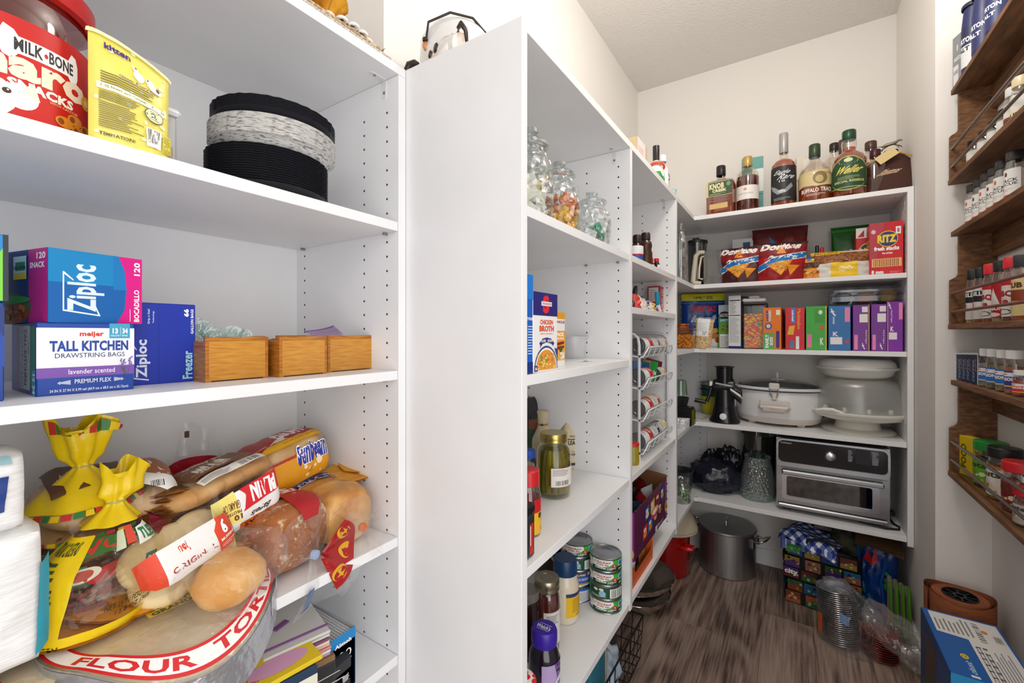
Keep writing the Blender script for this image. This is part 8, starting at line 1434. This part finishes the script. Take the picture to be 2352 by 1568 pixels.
def spice(label, k, Y, r, vt, body, cap, caph, art=None, glass=True, X=.462, group=None, name='spice_jar', fill=None, rz=-1.25, capr=1.0):
    h = zv(vt, X, Y)-zr[k]; t = thing(name, label, 'jar', (X, Y, zr[k]), rz, group)
    turned(t, 'jar', [(0, 0), (r*.94, 0), (r, .003), (r, h*.68), (r*.82, h*(1-caph))], clear('#f4f0ee', .08, .5, .05) if glass else mat(body, .4), 24)
    if glass: turned(t, 'spice', [(0, .002), (r*.94, .003), (r*.94, h*.62), (0, h*.63)], mat(body, .8, bump=.4, bscale=150), 20)
    turned(t, 'cap', [(r*.84*capr, h*(1-caph)), (r*.9*capr, h*(1-caph)+.001), (r*.9*capr, h*.985), (r*.84*capr, h), (0, h)], mat(cap, .35), 32)
    if art: wrap(t, r*1.01, h*.08, h*.64, art, -75, 75, 12)
    return t
# top row: salt cylinders
def salt(w, d):
    def f(a): a.rect(0, 0, 1, 1, w).rect(0, .55, 1, 1, d).text('MORTON', .1, .62, .9, .76, '#eef0f6', .05).text('SALT', .2, .4, .75, .52, '#eef0f6' if w == d else '#2a2f4a', .05).ell(.25, .85, .06, .08, '#e9c23a')
    return f
Ys = 1.93
for lb, u, X_, w, d, vt in (('white and navy round salt box, leftmost on the rack top', 2238, .452, '#dfe0e2', '#22284e', 8), ('navy round salt box, middle of three on the rack top', 2264, .452, '#2a3266', '#2a3266', -18), ('navy round salt box, rightmost on the rack top', 2298, .452, '#2a3266', '#2a3266', -55)):
    spice(lb, 'a', yl(u, X_), .028, vt, '#2a3060', '#1c2140', .06, salt(w, d), False, X_, 'round salt boxes', 'salt_box', capr=1.12)
carton('salt_box', 'grey kosher salt box on the rack top, nearest the wall step', 'box', (.446, 1.950, zr['a']), -1.25, .045, .03, .165, '#8a8d94', {'front': lambda a: a.rect(.1, .05, .6, .42, '#d9d9da').text('KOSHER', .14, .25, .56, .33, '#5a5a5e', .03).ell(.5, .75, .08, .07, '#d9c9b0').text('MORTON', .2, .5, .9, .58, '#e9e9ea', .04)})
# second row behind rails
for i, (lb, u, c, cap, lab) in enumerate((('small jar with an olive label at the left of the upper rail', 2242, '#8a7a3a', '#1c1c1e', '#a89a5a'), ('small jar with an orange label behind the upper rail', 2268, '#d9822a', '#1c1c1e', '#e8902a'), ('small jar with an amber label behind the upper rail', 2292, '#c9882a', '#1c1c1e', '#f0a82a'), ('small jar with a lime and grey label behind the upper rail', 2316, '#5a5a4a', '#1c1c1e', '#7ac81e'), ('white jar with a steak picture label, right of the lime one', 2334, '#d9cfc4', '#d0d0d2', '#8a3a2a'), ('tan jar with a cream cap at the right edge, upper rail', 2350, '#c9b48a', '#d9c8a0', '#e9dcb4'))):
    spice(lb, 'b', yl(u, .462), .021, [322, 300, 276, 250, 200, 176][i], c, cap, .2, lambda a, lab=lab: a.rect(0, 0, 1, 1, '#e6e4e0').rect(0, 0, 1, .5, lab).text('RUB', .2, .12, .8, .4, '#2a2a22', .04), True, .462, 'jars behind the upper rail')
# third row: six white shakers
for i, u in enumerate((2239, 2256, 2273, 2291, 2309, 2335)):
    spice(['white shaker with a black cap nearest the wall step', 'second white shaker from the wall step', 'third white shaker in the row of six', 'fourth white shaker in the row of six', 'fifth white shaker in the row of six', 'largest-looking white shaker at the right end of the row'][i], 'c', yl(u, .458), .021, [424, 412, 398, 386, 369, 348][i], '#d4ccc4', '#1b1b1d', .19,
          lambda a: a.rect(0, .0, 1, 1.0, '#e9e6e2').text('STACK', .12, .52, .92, .64, '#3a3a3c', .02).text('RESCUE', .1, .40, .9, .5, '#3a3a3c', .02).poly([(.45, .74), (.55, .74), (.56, .86), (.48, .9), (.44, .82)], ['#d8502a', '#6a2a20'][i % 2]).rect(0, 0, 1, .07, '#e0502a').lines(.2, .2, .8, .32, 2, '#b9b4ae', .3), True, .458, 'white seasoning shakers')
# fourth row: grill seasonings
for i, (u, r, vt, cap, kd) in enumerate(((2219, .017, 627, '#17181a', 'g'), (2236, .017, 620, '#17181a', 'g'), (2255, .018, 615, '#17181a', 'g'), (2280, .0195, 606, '#d8242e', 'b'), (2303, .020, 598, '#1b1c1e', 's'), (2330, .0215, 590, '#d8242e', 'b'), (2354, .0215, 585, '#2a2b2e', 'y'))):
    fn = {'g': lambda a: a.rect(0, 0, 1, 1, '#dcdad6').rect(0, .55, 1, .9, '#1c1c1e').text('GRILL', .1, .74, .9, .88, '#f2f2f0', .04).ell(.3, .45, .16, .1, '#c8202a').rect(0, .3, 1, .34, '#c8202a'), 'b': lambda a: a.rect(0, 0, 1, 1, '#e6e2dc').rect(0, .86, 1, 1, '#c81f2a').text('BBQ', .12, .52, .88, .72, '#a81a26', .06).text('RUB', .12, .28, .7, .46, '#a81a26', .06).ell(.5, .13, .3, .08, '#1c1c1e').ell(.5, .13, .26, .06, '#e6e2dc'), 's': lambda a: a.rect(0, 0, 1, 1, '#b51a26').poly([(.2, .35), (.5, .85), (.8, .35)], '#e9e4de').text('SEASON', .1, .2, .9, .32, '#f2eeea', .05).ell(.5, .08, .3, .06, '#e6e2dc'), 'y': lambda a: a.rect(0, 0, 1, 1, '#d9c48a').rect(0, .4, 1, .7, '#8a3a20').text('RUB', .2, .75, .8, .9, '#5a2a18', .05)}[kd]
    spice(['slim black-capped grill seasoning nearest the wall step', 'slim black-capped grill seasoning, second from the step', 'black-capped grill seasoning just left of the first red cap', 'red-capped barbecue rub between two black-capped jars', 'black-capped seasoning with a white triangle between the red caps', 'tall red-capped barbecue rub, right of the triangle label', 'tan-labelled rub at the right edge of its row'][i], 'd', yl(u, .458), r, vt, ['#8a5228', '#b99a62', '#9a5a2a', '#8a4a2a', '#b5a062', '#8a4426', '#b0602a'][i], cap, .18, fn, True, .458, 'grill seasoning jars')
# fifth row: navy tins and spice jars
for i, u in enumerate((2207, 2216, 2226, 2236, 2249)):
    carton('pepper_tin', ['navy spice tin nearest the wall step', 'second navy spice tin from the wall step', 'middle one of five navy spice tins', 'fourth navy spice tin from the wall step', 'navy spice tin next to the clear spice jars'][i], 'tin', (.452, yl(u, .452), zr['e']), -1.25, .03, .021, zv(810, .452, yl(u, .452))-zr['e'], '#23344f', {'front': lambda a: a.rect(.82, .0, .98, 1, '#b9bcc2').rect(0, .94, 1, 1, '#d9d9da').text('PEPPER', .2, .1, .5, .8, '#7a8ca8', .02, 90).text('pure', .55, .4, .75, .8, '#c86a4a', .02, 90)}, 'navy spice tins', rough=.35)
for i, (lb, u, c, vt, lab) in enumerate((('white-capped jar of dried herb beside the navy tins', 2268, '#9a9468', 800, '#2a6ac0'), ('white-capped jar of bay leaves', 2286, '#6a6a44', 801, '#1f6ab8'), ('white-capped jar of ground spice, third of the clear jars', 2309, '#8a8050', 803, '#2a6ac0'), ('white-capped jar of orange chili powder', 2331, '#a8521c', 804, '#2a3a8a'), ('short white-capped jar of red pepper at the right edge', 2350, '#9a3a1c', 850, '#c8302a'))):
    spice(lb, 'e', yl(u, .452), .0175, vt, c, '#e9e8e6', .2, lambda a, lab=lab: a.rect(0, .1, 1, .8, lab).rect(0, .58, 1, .74, '#e6e4e2').text('meijer', .1, .62, .6, .71, '#c8402a', .03).text('SEASON', .1, .40, .9, .54, '#f0f0f2', .05).rect(0, .16, 1, .22, '#d9b048'), True, .452, 'white-capped spice jars')
# bottom row
carton('tea_box', 'leaning orange and yellow box at the left end of the bottom rack shelf', 'box', (.458, yl(2228, .458), zr['f']), -1.2, .055, .026, zv(1002, .458, yl(2228, .458))-zr['f'], '#e0c21c', {'left': lambda a: a.rect(0, 0, 1, 1, '#e0642a').text('spice', .2, .2, .8, .8, '#3a2010', .03, 90), 'front': lambda a: a.text('FOOD', .2, .2, .6, .8, '#6a5a10', .04, 90)}, tilt=-.0)
for lb, u, X_, r, vt, c, cap, lab in (('jar with a green lid and green label on the bottom rack shelf', 2276, .474, .036, 1013, '#4a3018', '#1f8a3a', '#5fae2a'), ('nut butter jar with a black lid and orange picture label', 2308, .470, .034, 1027, '#c9882a', '#1a1b1d', '#e6e0da'), ('cinnamon jar with a red lid', 2345, .470, .033, 1060, '#9a5a34', '#d0222c', '#8a1c22'), ('small red-lidded shaker at the bottom right corner of the rack', 2362, .450, .024, 1122, '#a86a4a', '#d0222c', '#b5b0b4')):
    spice(lb, 'f', yl(u, X_), r, vt, c, cap, .2, lambda a, lab=lab: a.rect(0, 0, 1, .9, lab).blobs(.2, .1, .8, .5, 7, ['#e9a03a', '#c9742a', '#f0e0b8'], .05, .1, 3).text('nuts', .2, .62, .8, .8, '#4a3a1a', .04), True, X_, None, 'condiment_jar', capr=1.12)
bag('clear_pouch', 'small crumpled clear pouch at the back of the bottom rack shelf', 'pouch', (.495, yl(2262, .495), zr['f']), -1.2, .05, .12, .03, clear('#cfc6bc', .12, .4, .2, .6, 40, .1))
